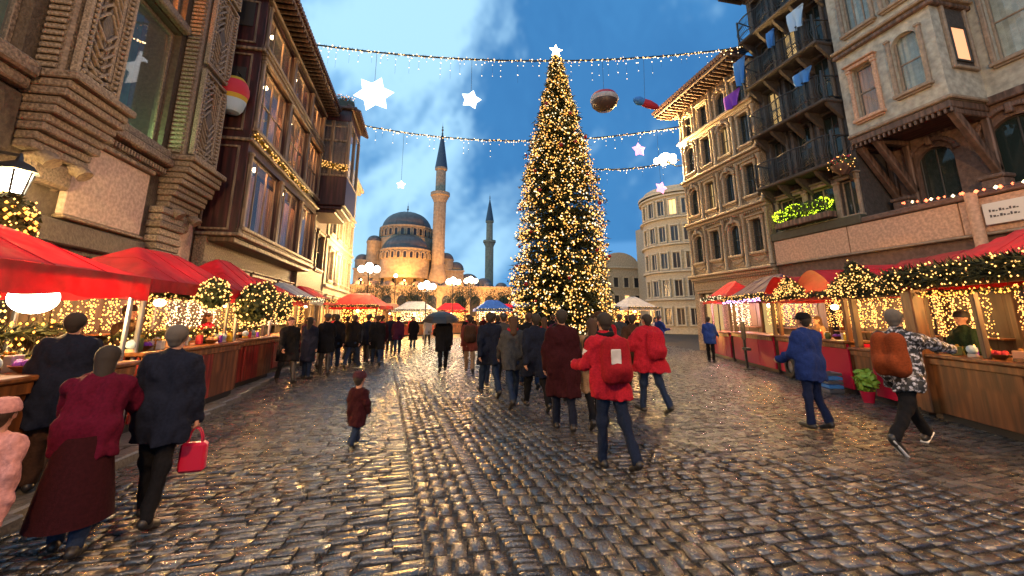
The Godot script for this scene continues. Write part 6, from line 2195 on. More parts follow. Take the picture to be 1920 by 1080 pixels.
# pose: lean, turn_head, legs [thigh, knee, thigh, knee], arms [[fwd, out, elbow], [fwd, out, elbow]]
func joints(p: Dictionary) -> Dictionary:
	var J := {}
	var lg: Array = p.get("legs", [0.3, 0.1, -0.25, 0.25])
	var hip := Vector3(0, 0.92, 0)
	var low := 9.0
	for i in 2:
		var sg := 1.0 if i == 0 else -1.0
		var h := hip + Vector3(0.09 * sg, 0, 0)
		var a: float = lg[i * 2]
		var kn: float = lg[i * 2 + 1]
		var k := h + Vector3(0.01 * sg, -cos(a), sin(a)) * 0.44
		var an := k + Vector3(0, -cos(a - kn), sin(a - kn)) * 0.42
		J["hip%d" % i] = h
		J["knee%d" % i] = k
		J["ankle%d" % i] = an
		var fa: float = clampf((a - kn) * 0.9, -0.9, 0.35)
		var fd := Vector3(0.12 * sg, sin(fa), cos(fa)).normalized()
		J["heel%d" % i] = an + Vector3(0, -0.045, 0) - fd * 0.05
		J["toe%d" % i] = an + Vector3(0, -0.05, 0) + fd * 0.17
		low = minf(low, minf(J["heel%d" % i].y - 0.04, J["toe%d" % i].y - 0.034))
	J.hip = hip
	var ln: float = p.get("lean", 0.04)
	var up := Vector3(0, cos(ln), sin(ln))
	J.chest = hip + up * 0.36
	J.neck = hip + up * 0.54
	var hl := ln * 0.5 + float(p.get("nod", 0.0))
	J.head = J.neck + Vector3(0, cos(hl), sin(hl)) * 0.16
	var arms: Array = p.get("arms", [[0.3, 0.12, 0.3], [-0.3, 0.12, 0.3]])
	for i in 2:
		var sg := 1.0 if i == 0 else -1.0
		var s: Vector3 = hip + up * 0.47 + Vector3(0.185 * sg, 0, 0)
		var f: float = arms[i][0]
		var o: float = arms[i][1]
		var e: float = arms[i][2]
		var d1 := Vector3(sin(o) * sg, -cos(o) * cos(f), cos(o) * sin(f)).normalized()
		var el := s + d1 * 0.29
		var f2 := f + e
		var o2: float = o * 0.5 if arms[i].size() < 4 else arms[i][3]
		var d2 := Vector3(sin(o2) * sg, -cos(o2) * cos(f2), cos(o2) * sin(f2)).normalized()
		J["sh%d" % i] = s
		J["el%d" % i] = el
		J["wr%d" % i] = el + d2 * 0.255
		J["hd%d" % i] = d2
	for key in J:
		if not key.begins_with("hd"):
			J[key] = J[key] - Vector3(0, low, 0)
	return J

func hand_prims(J: Dictionary, i: int, grip: float) -> Array:
	var w: Vector3 = J["wr%d" % i]
	var d: Vector3 = J["hd%d" % i]
	var sg := 1.0 if i == 0 else -1.0
	# back of the hand faces outwards; fingers curl inwards
	var inn := (Vector3(-sg, 0, 0) - d * (-sg * d.x)).normalized()
	var side := d.cross(inn).normalized()
	if side.z < 0.0:
		side = -side
	var out := [cap(w - d * 0.02, w + d * 0.02, 0.026, 0.028), cap(w + d * 0.03 + side * 0.02, w + d * 0.075 + side * 0.022, 0.02, 0.017), cap(w + d * 0.03 - side * 0.018, w + d * 0.07 - side * 0.024, 0.02, 0.016)]
	var lens := [0.07, 0.08, 0.074, 0.058]
	for k in 4:
		var b := w + d * (0.082 - 0.004 * absf(k - 1.0)) + side * (0.03 - 0.02 * k)
		var m: Vector3 = b + (d * cos(grip * 0.8) + inn * sin(grip * 0.8)) * lens[k] * 0.5
		var t: Vector3 = m + (d * cos(grip * 1.8) + inn * sin(grip * 1.8)) * lens[k] * 0.5
		out.append(cap(b, m, 0.0095, 0.009))
		out.append(cap(m, t, 0.009, 0.0075))
	var tb := w + d * 0.025 + side * 0.03
	var tm := tb + (d * 0.6 + side * 0.6 + inn * 0.4).normalized() * 0.036
	out.append(cap(tb, tm, 0.013, 0.0105))
	out.append(cap(tm, tm + (d * 0.85 + inn * 0.45).normalized() * 0.032, 0.0105, 0.0085))
	return out

func person(label: String, at: Vector3, turn: float, h: float, p: Dictionary, group := "people in the street") -> Node3D:
	var o := thing("person", label, "person", at, turn, group)
	dress(o, p)
	o.scale = Vector3.ONE * (h / 1.75)
	return o

func dress(o: Node3D, p: Dictionary) -> void:
	var J := joints(p)
	var fine: float = p.get("fine", 1.0)
	var skin: Material = p.get("skin", M.skin)
	# body with head and hands
	var b := MB.new()
	var core: Array = [cap(J.hip + Vector3(0.05, 0, 0), J.chest + Vector3(0.06, 0, 0), 0.085, 0.09), cap(J.hip - Vector3(0.05, 0, 0), J.chest - Vector3(0.06, 0, 0), 0.085, 0.09), cap(J.sh0, J.sh1, 0.05, 0.05)]
	for i in 2:
		core.append(cap(J["hip%d" % i], J["knee%d" % i], 0.06, 0.045))
		core.append(cap(J["knee%d" % i], J["ankle%d" % i], 0.044, 0.032))
		core.append(cap(J["sh%d" % i], J["el%d" % i], 0.042, 0.034))
		core.append(cap(J["el%d" % i], J["wr%d" % i], 0.033, 0.025))
	core.append(cap(J.chest, J.neck, 0.07, 0.05))
	sdf_add(b, core, 0.034 * fine, 0.03)
	var ks: float = p.get("big_head", 1.0)
	var hc0: Vector3 = J.neck + (J.head - J.neck) * 1.0
	var hc := hc0
	var keep := b.xf
	var grow := Transform3D(Basis.from_scale(Vector3.ONE * ks), J.neck - J.neck * ks)
	b.xf = grow
	var f := Basis(Vector3.UP, float(p.get("look", 0.0))) * Vector3(0, 0, 1)
	var r := f.cross(Vector3.UP)
	var hp: Array = [cap(hc + Vector3(0, 0.028, 0) - f * 0.022, hc + Vector3(0, 0.02, 0) + f * 0.018, 0.088, 0.078), cap(hc + Vector3(0, -0.02, 0) + f * 0.02, hc + Vector3(0, -0.075, 0) + f * 0.045, 0.066, 0.042), cap(J.neck - Vector3(0, 0.05, 0), hc - Vector3(0, 0.04, 0) - f * 0.01, 0.055, 0.05), cap(hc + Vector3(0, 0.006, 0) + f * 0.092, hc + Vector3(0, -0.03, 0) + f * 0.108, 0.01, 0.015)]
	for sg in [-1.0, 1.0]:
		hp.append(cap(hc + r * 0.082 * sg + Vector3(0, 0.008, 0) - f * 0.008, hc + r * 0.08 * sg + Vector3(0, -0.022, 0) - f * 0.002, 0.017, 0.011))
		hp.append(cap(hc + r * 0.016 * sg + Vector3(0, 0.03, 0) + f * 0.088, hc + r * 0.046 * sg + Vector3(0, 0.028, 0) + f * 0.074, 0.01, 0.009))
	sdf_add(b, hp, 0.0105 * fine, 0.02)
	b.xf = keep
	for i in 2:
		sdf_add(b, hand_prims(J, i, p.get("grip", 0.5)), 0.0075 * fine, 0.008)
	part(b, "body", skin, o)
	# face
	var ey := MB.new()
	ey.xf = grow
	for sg in [-1.0, 1.0]:
		ey.ball(hc + r * 0.031 * sg + Vector3(0, 0.006, 0) + f * 0.083, Vector3(0.011, 0.008, 0.008), 8, 6)
	part(ey, "eyes", M.black, o)
	var mo := MB.new()
	mo.xf = grow
	mo.ball(hc + Vector3(0, -0.06, 0) + f * 0.09, Vector3(0.022, 0.006, 0.008), 8, 5)
	part(mo, "mouth", M.lips, o)
	# trousers
	var tr := MB.new()
	var tp: Array = [cap(J.hip + Vector3(0.06, 0.02, 0), J.hip + Vector3(0.06, -0.06, 0), 0.12, 0.115, 0.85), cap(J.hip + Vector3(-0.06, 0.02, 0), J.hip + Vector3(-0.06, -0.06, 0), 0.12, 0.115, 0.85)]
	var loose: float = p.get("loose", 1.0)
	for i in 2:
		tp.append(cap(J["hip%d" % i], J["knee%d" % i], 0.092, 0.07 * loose))
		tp.append(cap(J["knee%d" % i], J["ankle%d" % i] + Vector3(0, 0.0, 0), 0.068 * loose, 0.058 * loose, 1.0))
	sdf_add(tr, tp, 0.019 * fine, 0.03, 0.022)
	part(tr, "trousers", p.get("legs_m", M.black), o)
	for i in 2:
		var sh := MB.new()
		var hl: Vector3 = J["heel%d" % i]
		var to: Vector3 = J["toe%d" % i]
		sdf_add(sh, [cap(hl, to, 0.043, 0.036), cap(J["ankle%d" % i], hl + (to - hl) * 0.25, 0.047, 0.045)], 0.014 * fine, 0.03)
		part(sh, "shoe", p.get("shoes", M.shoe), o)
		if p.has("sole"):
			var so := MB.new()
			so.bar(hl - Vector3(0, 0.036, 0) - (to - hl).normalized() * 0.03, to - Vector3(0, 0.031, 0) + (to - hl).normalized() * 0.025, 0.085, 0.022, 0.008)
			part(so, "sole", p.sole, o)
	# coat
	var hem: float = p.get("hem", 0.72)
	var gi: float = p.get("girth", 1.0)
	var ct := MB.new()
	var cp: Array = []
	for sg in [-1.0, 1.0]:
		cp.append(cap(J.hip + Vector3(0.07 * sg, 0.05, 0), J.chest + Vector3(0.075 * sg, 0.03, 0), 0.135 * gi, 0.138 * gi, 0.85))
	cp.append(cap(J.sh0 - Vector3(0.03, 0.02, 0), J.sh1 + Vector3(0.03, -0.02, 0), 0.082 * gi, 0.082 * gi))
	cp.append(cap(J.neck - Vector3(0, 0.05, 0.01), J.neck + Vector3(0, 0.015, 0), 0.085, 0.072))
	for i in 2:
		var hp0: Vector3 = J["hip%d" % i]
		var kn: Vector3 = J["knee%d" % i]
		var low := hp0.lerp(kn, clampf((hp0.y - hem + 0.12) / 0.44, 0.1, 1.6) * 0.8)
		cp.append(cap(hp0 + Vector3(0, 0.06, 0), low, 0.138 * gi, 0.135 * gi * p.get("flare", 1.05), 0.9, hem))
		cp.append(cap(J["sh%d" % i] - Vector3(0, 0.01, 0), J["el%d" % i], 0.075 * gi, 0.066 * gi))
		cp.append(cap(J["el%d" % i], J["wr%d" % i], 0.064 * gi, 0.05 * gi))
	if p.get("hood", false):
		cp.append(cap(J.neck + Vector3(0.05, 0.02, -0.08), J.neck + Vector3(-0.05, 0.02, -0.08), 0.07, 0.07))
	sdf_add(ct, cp, p.get("cell", 0.018) * fine, 0.05, 0.034)
	part(ct, "coat", p.coat, o)
	# hair or hat
	var ha := MB.new()
	ha.xf = grow
	var hair: Array = [cap(hc + Vector3(0, 0.042, 0) - f * 0.028, hc + Vector3(0, 0.04, 0) + f * 0.006, 0.094, 0.084), cap(hc + Vector3(0, 0.0, 0) - f * 0.045, hc + Vector3(0, -0.04, 0) - f * 0.04, 0.076, 0.06)]
	if p.get("long_hair", false):
		hair.append(cap(hc + Vector3(0, 0, 0) - f * 0.05, hc + Vector3(0, -0.2, 0) - f * 0.085, 0.085, 0.07))
	sdf_add(ha, hair, 0.014 * fine, 0.02, 0.008)
	if fine < 1.3:
		# loose strands over the cap of hair
		for k in 700:
			var d := Vector3(rng.randfn(), rng.randfn() + 0.35, rng.randfn()).normalized()
			if d.dot(f) > 0.55 and d.y < 0.6:
				continue
			if d.y < -0.55:
				continue
			var root := hc + Vector3(0, 0.038, 0) - f * 0.018 + d * Vector3(0.092, 0.094, 0.1)
			var fall := (Vector3(0, -1, 0) - f * 0.3 + Vector3(rng.randf_range(-0.4, 0.4), 0, rng.randf_range(-0.4, 0.4)))
			fall = (fall - d * fall.dot(d) * 0.85).normalized()
			var wd := fall.cross(d).normalized() * rng.randf_range(0.003, 0.006)
			ha.tri(root - wd, root + wd, root + fall * rng.randf_range(0.03, 0.06) + d * rng.randf_range(0.0, 0.012), (d + wd * 60.0).normalized(), (d - wd * 60.0).normalized(), d)
	part(ha, "hair", p.get("hair", M.hair_dark), o)
	var hat: String = p.get("hat", "")
	if hat != "":
		var hm := MB.new()
		hm.xf = grow
		hm.lathe([Vector2(0.112, 0.03), Vector2(0.116, 0.05), Vector2(0.108, 0.09), Vector2(0.08, 0.135), Vector2(0.01, 0.15)], 18, hc - f * 0.012)
		if hat == "brim":
			hm.lathe([Vector2(0.17, 0.035), Vector2(0.172, 0.042), Vector2(0.1, 0.055)], 20, hc - f * 0.012)
		elif hat == "cap":
			hm.bar(hc + Vector3(0, 0.045, 0) + f * 0.06, hc + Vector3(0, 0.035, 0) + f * 0.19, 0.15, 0.014, 0.006)
		part(hm, "hat", p.get("hat_m", M.black), o)
	if p.get("scarf", false):
		var sc := MB.new()
		var pts := PackedVector3Array()
		var rr := PackedFloat32Array()
		for i in 15:
			var a := TAU * i / 14.0
			pts.append(J.neck + Vector3(cos(a) * 0.085, 0.015 + 0.012 * sin(a * 2.0), sin(a) * 0.08))
			rr.append(0.036)
		sc.tube(pts, rr, 8)
		part(sc, "scarf", p.get("scarf_m", M.flower_red), o)
	if p.has("skirt_m"):
		var sk := MB.new()
		sk.lathe([Vector2(0.29, 0.28), Vector2(0.26, 0.5), Vector2(0.22, 0.75), Vector2(0.17, 0.98)], 26)
		part(sk, "skirt", p.skirt_m, o)
	if p.has("pack_m"):
		var pk := MB.new()
		var c: Vector3 = J.chest
		sdf_add(pk, [cap(c + Vector3(0.08, 0.08, -0.2), c + Vector3(0.08, -0.24, -0.22), 0.1, 0.12), cap(c + Vector3(-0.08, 0.08, -0.2), c + Vector3(-0.08, -0.24, -0.22), 0.1, 0.12), cap(c + Vector3(-0.06, -0.18, -0.3), c + Vector3(0.06, -0.18, -0.3), 0.08, 0.08)], 0.02, 0.05, 0.015)
		part(pk, "backpack", p.pack_m, o)
		if p.has("patch_m"):
			var pt := MB.new()
			pt.box(c + Vector3(0.07, -0.04, -0.335), Vector3(0.13, 0.17, 0.02), 0.008)
			part(pt, "pack_patch", p.patch_m, o)
	if p.has("stripe_m"):
		var st := MB.new()
		for i in 2:
			var s0: Vector3 = J["sh%d" % i]
			var e0: Vector3 = J["el%d" % i]
			st.tube(PackedVector3Array([s0.lerp(e0, 0.35), s0.lerp(e0, 0.6)]), PackedFloat32Array([0.077 * gi, 0.075 * gi]), 16, false)
		part(st, "sleeve_stripe", p.stripe_m, o)

func carried_bag(label: String, at: Vector3, turn: float, w: float, h: float, m: Material) -> void:
	# the handle's top is at the node
	var o := thing("hand_bag", label, "bag", at, turn)
	var b := MB.new()
	b.box(Vector3(0, -0.12 - h / 2, 0), Vector3(w, h, w * 0.45), 0.02)
	part(b, "bag_body", m, o)
	for sg in [-1.0, 1.0]:
		var hd := MB.new()
		var pts := PackedVector3Array()
		var rr := PackedFloat32Array()
		for i in 9:
			var a := PI * i / 8.0
			pts.append(Vector3(cos(a) * w * 0.28, -0.13 + sin(a) * 0.13, sg * w * 0.1))
			rr.append(0.006)
		hd.tube(pts, rr, 6)
		part(hd, "handle", m, o)

func umbrella(label: String, at: Vector3, m: Material, r: float, tilt: float, shaft := 0.85) -> void:
	var o := thing("umbrella", label, "umbrella", at)
	o.rotation = Vector3(tilt, 0.3, tilt * 0.5)
	var c := MB.new()
	var n := 8
	for k in n:
		var a0 := TAU * k / n
		var a1 := TAU * (k + 1) / n
		for i in 5:
			for s in 4:
				var q: Array[Vector3] = []
				for e in [[i, s], [i + 1, s], [i + 1, s + 1], [i, s + 1]]:
					var t: float = e[0] / 5.0
					var a: float = lerpf(a0, a1, e[1] / 4.0)
					var dip := 1.0 - 0.1 * sin(PI * e[1] / 4.0) * t
					q.append(Vector3(cos(a) * r * sin(t * 1.2) / sin(1.2) * dip, shaft - (1.0 - cos(t * 1.2)) * r * 0.75, sin(a) * r * sin(t * 1.2) / sin(1.2) * dip))
				var nn := (q[1] - q[0]).cross(q[3] - q[0]).normalized()
				if nn.y < 0.0:
					nn = -nn
				c.quad(q[0], q[1], q[2], q[3], nn)
	part(c, "canopy", m, o)
	var s2 := MB.new()
	s2.rod(Vector3(0, -0.05, 0), Vector3(0, shaft + 0.06, 0), 0.008, 0.006, 6)
	part(s2, "shaft", M.steel, o)
	for k in n:
		var rb := MB.new()
		var a := TAU * k / n
		rb.rod(Vector3(0, shaft * 0.62, 0), Vector3(cos(a) * r * 0.55, shaft - 0.13 * r, sin(a) * r * 0.55), 0.004, 0.004, 4)
		part(rb, "rib", M.steel, o)
	var hd := MB.new()
	hd.tube(PackedVector3Array([Vector3(0, 0.06, 0), Vector3(0, -0.08, 0), Vector3(0.02, -0.11, 0), Vector3(0.05, -0.1, 0)]), PackedFloat32Array([0.014, 0.014, 0.013, 0.011]), 6)
	part(hd, "handle", M.black, o)

const WALK_A := [0.42, 0.12, -0.32, 0.3]
const WALK_B := [-0.34, 0.32, 0.4, 0.1]
const STAND := [0.04, 0.03, -0.03, 0.03]

func make_people() -> void:
	fold_noise.seed = 31
	fold_noise.frequency = 5.5
	fold_noise.fractal_octaves = 2
	mk("skin", 0.42, 0.22, 0.15, 0.55)
	mk("lips", 0.28, 0.08, 0.07, 0.5)
	mk("hair_dark", 0.02, 0.014, 0.01, 0.85)
	mk("hair_grey", 0.09, 0.08, 0.07, 0.85)
	mk("hair_brown", 0.045, 0.02, 0.009, 0.85)
	mk("shoe", 0.015, 0.013, 0.012, 0.45)
	mk("sole_white", 0.6, 0.6, 0.6, 0.5)
	# speckled print for one jacket
	var cn := FastNoiseLite.new()
	cn.noise_type = FastNoiseLite.TYPE_CELLULAR
	cn.cellular_return_type = FastNoiseLite.RETURN_DISTANCE
	cn.frequency = 0.045
	cn.seed = 9
	var im := Image.create(256, 256, false, Image.FORMAT_RGB8)
	for y in 256:
		for x in 256:
			var v := cn.get_noise_2d(x, y)
			var on := v < -0.66
			im.set_pixel(x, y, Color(0.8, 0.8, 0.85) if on else Color(0.06, 0.06, 0.07))
	var sp := mk("speckled", 1, 1, 1, 0.6, ImageTexture.create_from_image(im), 1.6, T.weave_n, 0.3)
	sp.uv1_world_triplanar = false
	var navy := fab(0.012, 0.016, 0.032)
	var black := fab(0.01, 0.01, 0.012)
	var jeans := fab(0.02, 0.035, 0.075)
	var maroon := fab(0.035, 0.006, 0.009)
	var red := fab(0.42, 0.015, 0.03)
	var magenta := fab(0.1, 0.005, 0.022)
	var tan := fab(0.3, 0.19, 0.11)
	var brown := fab(0.06, 0.03, 0.018)
	var blue := fab(0.015, 0.035, 0.16)
	var pink := fab(0.62, 0.3, 0.28)
	var grey := fab(0.06, 0.06, 0.065)
	var hang := [[0.12, 0.16, 0.2], [-0.1, 0.16, 0.2]]
	var swing_a := [[-0.35, 0.14, 0.3], [0.35, 0.14, 0.35]]
	var swing_b := [[0.35, 0.14, 0.35], [-0.35, 0.14, 0.3]]
	# left foreground
	person("man in wide dark navy coat and brown trousers seen from behind at the left counter", Vector3(-3.43, 0.1, -5.15), PI + 0.35, 1.6, {"legs": STAND, "arms": [[0.25, 0.2, 0.9], [0.25, 0.2, 0.9]], "coat": navy, "legs_m": brown, "hem": 0.62, "girth": 1.22, "hair": M.hair_dark, "loose": 1.2})
	person("child in pale pink coat at the bottom left edge", Vector3(-2.72, 0, -3.62), PI + 0.2, 1.08, {"legs": WALK_A, "coat": pink, "legs_m": jeans, "hem": 0.6, "girth": 1.15, "hat": "beanie", "hat_m": pink, "big_head": 1.3, "hair": M.hair_brown})
	person("woman in magenta jacket and long dark maroon skirt beside the man with the red bag", Vector3(-2.44, 0, -4.0), PI + 0.35, 1.46, {"legs": [0.18, 0.06, -0.14, 0.12], "lean": 0.42, "arms": [[0.5, 0.15, 0.8], [0.4, 0.3, 0.5]], "coat": magenta, "legs_m": jeans, "skirt_m": maroon, "hem": 0.8, "girth": 1.05, "long_hair": true, "hair": M.hair_dark})
	var bagman := person("man in dark overcoat walking away with a red bag in his right hand", Vector3(-2.16, 0, -4.42), PI + 0.1, 1.58, {"legs": [0.22, 0.05, -0.2, 0.2], "arms": [[0.1, 0.14, 0.2], [-0.02, 0.2, 0.12]], "coat": navy, "legs_m": black, "hem": 0.7, "girth": 1.12, "hair": M.hair_grey, "grip": 1.2, "lean": 0.08})
	var jb := joints({"legs": [0.22, 0.05, -0.2, 0.2], "arms": [[0.1, 0.14, 0.2], [-0.02, 0.2, 0.12]], "lean": 0.08})
	carried_bag("red handbag in the hand of the man in the overcoat", bagman.transform * (jb.wr1 + jb.hd1 * 0.1), PI + 0.1, 0.2, 0.24, M.panel_red)
	person("toddler in dark maroon coat alone in the middle of the street", Vector3(-0.8, 0, -6.35), PI - 0.4, 0.84, {"legs": [0.35, 0.1, -0.3, 0.3], "arms": [[0.3, 0.4, 0.5], [-0.2, 0.4, 0.4]], "coat": maroon, "legs_m": jeans, "hem": 0.56, "girth": 1.5, "hat": "beanie", "hat_m": fab(0.06, 0.02, 0.03), "big_head": 1.7, "flare": 1.15, "loose": 1.5})
	# middle group
	person("walker in red jacket with red backpack and dark jeans, nearest of the middle group", Vector3(2.22, 0, -4.85), PI + 0.1, 1.72, {"legs": [0.1, 0.02, -0.32, 0.2], "arms": [[0.3, 0.18, 1.2], [0.2, 0.16, 0.7]], "coat": red, "legs_m": fab(0.012, 0.02, 0.045), "hem": 0.76, "girth": 1.08, "stripe_m": M.canvas_white, "hair": M.hair_dark, "lean": 0.12, "scarf": true, "scarf_m": black, "pack_m": fab(0.3, 0.012, 0.02), "patch_m": M.canvas_white})
	person("walker in long dark maroon coat left of the man in red", Vector3(2.18, 0, -6.45), PI - 0.1, 1.76, {"legs": [0.16, 0.04, -0.16, 0.12], "arms": hang, "coat": maroon, "legs_m": navy, "hem": 0.5, "girth": 1.15, "hair": M.hair_dark})
	person("walker in navy coat with dark trousers in the middle group", Vector3(2.15, 0, -7.9), PI + 0.1, 1.74, {"legs": WALK_A, "arms": swing_a, "coat": navy, "legs_m": black, "hem": 0.6, "girth": 1.1})
	person("walker with dark coat and bright red scarf and sleeves bands", Vector3(1.8, 0, -8.35), PI, 1.7, {"legs": WALK_B, "arms": swing_b, "coat": grey, "legs_m": jeans, "hem": 0.7, "stripe_m": red, "scarf": true, "scarf_m": red, "hair": M.hair_brown, "long_hair": true})
	person("walker in blue-black coat and blue jeans at the left of the middle group", Vector3(1.5, 0, -9.4), PI + 0.15, 1.78, {"legs": WALK_A, "arms": swing_a, "coat": navy, "legs_m": jeans, "hem": 0.66, "girth": 1.08})
	person("person in tan coat with brown hair behind the man in red", Vector3(2.75, 0, -6.6), PI - 0.25, 1.66, {"legs": WALK_B, "arms": hang, "coat": tan, "legs_m": black, "hem": 0.56, "long_hair": true, "hair": M.hair_brown, "pack_m": brown})
	person("person in wide bright red cape and dark trousers right of the middle group", Vector3(4.15, 0, -7.3), PI + 0.2, 1.72, {"legs": [0.2, 0.04, -0.3, 0.25], "arms": [[0.5, 0.5, 1.2], [0.5, 0.6, 1.3]], "coat": red, "legs_m": jeans, "hem": 0.72, "girth": 1.5, "grip": 1.3, "flare": 1.25, "pack_m": red, "hair": M.hair_dark})
	person("person with brown brimmed hat and black coat left of the red cape", Vector3(3.65, 0, -8.3), PI, 1.78, {"legs": WALK_A, "arms": swing_b, "coat": black, "legs_m": black, "hem": 0.6, "girth": 1.1, "hat": "brim", "hat_m": brown, "pack_m": navy})
	person("bareheaded walker in plum coat between the tan coat and the brimmed hat", Vector3(3.0, 0, -8.9), PI + 0.2, 1.7, {"legs": WALK_B, "arms": swing_a, "coat": fab(0.09, 0.015, 0.035), "legs_m": navy, "hem": 0.62, "hair": M.hair_brown})
	# beyond them
	person("man in black coat under a black umbrella in the middle distance", Vector3(0.72, 0, -13.8), PI, 1.78, {"legs": WALK_B, "arms": [[0.5, 0.2, 1.5], [-0.2, 0.14, 0.3]], "coat": black, "legs_m": black, "hem": 0.62, "girth": 1.1, "grip": 1.3, "fine": 1.35})
	umbrella("black umbrella of the man in the middle distance", Vector3(0.62, 1.25, -14.0), M.black, 0.62, 0.12, 0.62)
	person("person in brown and red coat with tan trousers beside the black umbrella", Vector3(1.5, 0, -13.3), PI - 0.1, 1.72, {"legs": WALK_A, "arms": swing_a, "coat": fab(0.16, 0.04, 0.03), "legs_m": tan, "hem": 0.68, "pack_m": brown, "fine": 1.35})
	# right
	person("man in blue jacket and dark cap walking past the right stalls", Vector3(5.98, 0, -5.68), PI + 0.05, 1.7, {"legs": [0.06, 0.02, 0.12, 0.5], "arms": [[0.25, 0.16, 0.9], [0.25, 0.16, 0.9]], "coat": blue, "legs_m": fab(0.012, 0.02, 0.06), "hem": 0.74, "girth": 1.15, "hat": "cap", "hat_m": black})
	person("striding man in black jacket with white speckles and orange backpack at the wooden counter", Vector3(6.38, 0, -4.68), PI - 1.4, 1.88, {"legs": [0.62, 0.1, -0.55, 0.35], "arms": [[0.5, 0.25, 0.5], [1.25, 0.25, 0.15]], "coat": sp, "legs_m": black, "hem": 0.68, "girth": 1.08, "sole": M.sole_white, "hair": M.hair_grey, "pack_m": fab(0.24, 0.05, 0.015), "lean": 0.12})
	person("person in bright blue jacket at the far red stall", Vector3(10.9, 0, -14.6), PI - 0.9, 1.68, {"legs": STAND, "arms": [[0.3, 0.14, 0.8], [0.3, 0.14, 0.8]], "coat": fab(0.03, 0.07, 0.3), "legs_m": black, "fine": 1.35})
	# shapes that the farther crowd shares
	var protos: Array = []
	var poses := [{"legs": WALK_A, "arms": swing_a, "hem": 0.6, "girth": 1.1}, {"legs": WALK_B, "arms": swing_b, "hem": 0.7, "hood": true}, {"legs": STAND, "arms": hang, "hem": 0.5, "girth": 1.12, "long_hair": true}, {"legs": [0.2, 0.05, -0.2, 0.15], "arms": [[0.3, 0.15, 1.3], [0.3, 0.15, 1.3]], "hem": 0.66, "hat": "beanie"}, {"legs": WALK_A, "arms": hang, "hem": 0.74, "scarf": true, "hat": "brim", "hat_m": brown}]
	for q in poses:
		var d: Dictionary = q
		d.coat = navy
		d.fine = 1.5
		var t := Node3D.new()
		dress(t, d)
		protos.append(t)
	var coats := {"navy": navy, "black": black, "red": red, "maroon": maroon, "grey": grey, "brown": brown, "blue": blue, "tan": tan, "plum": fab(0.07, 0.015, 0.04), "white": fab(0.5, 0.47, 0.43), "green": fab(0.03, 0.06, 0.03)}
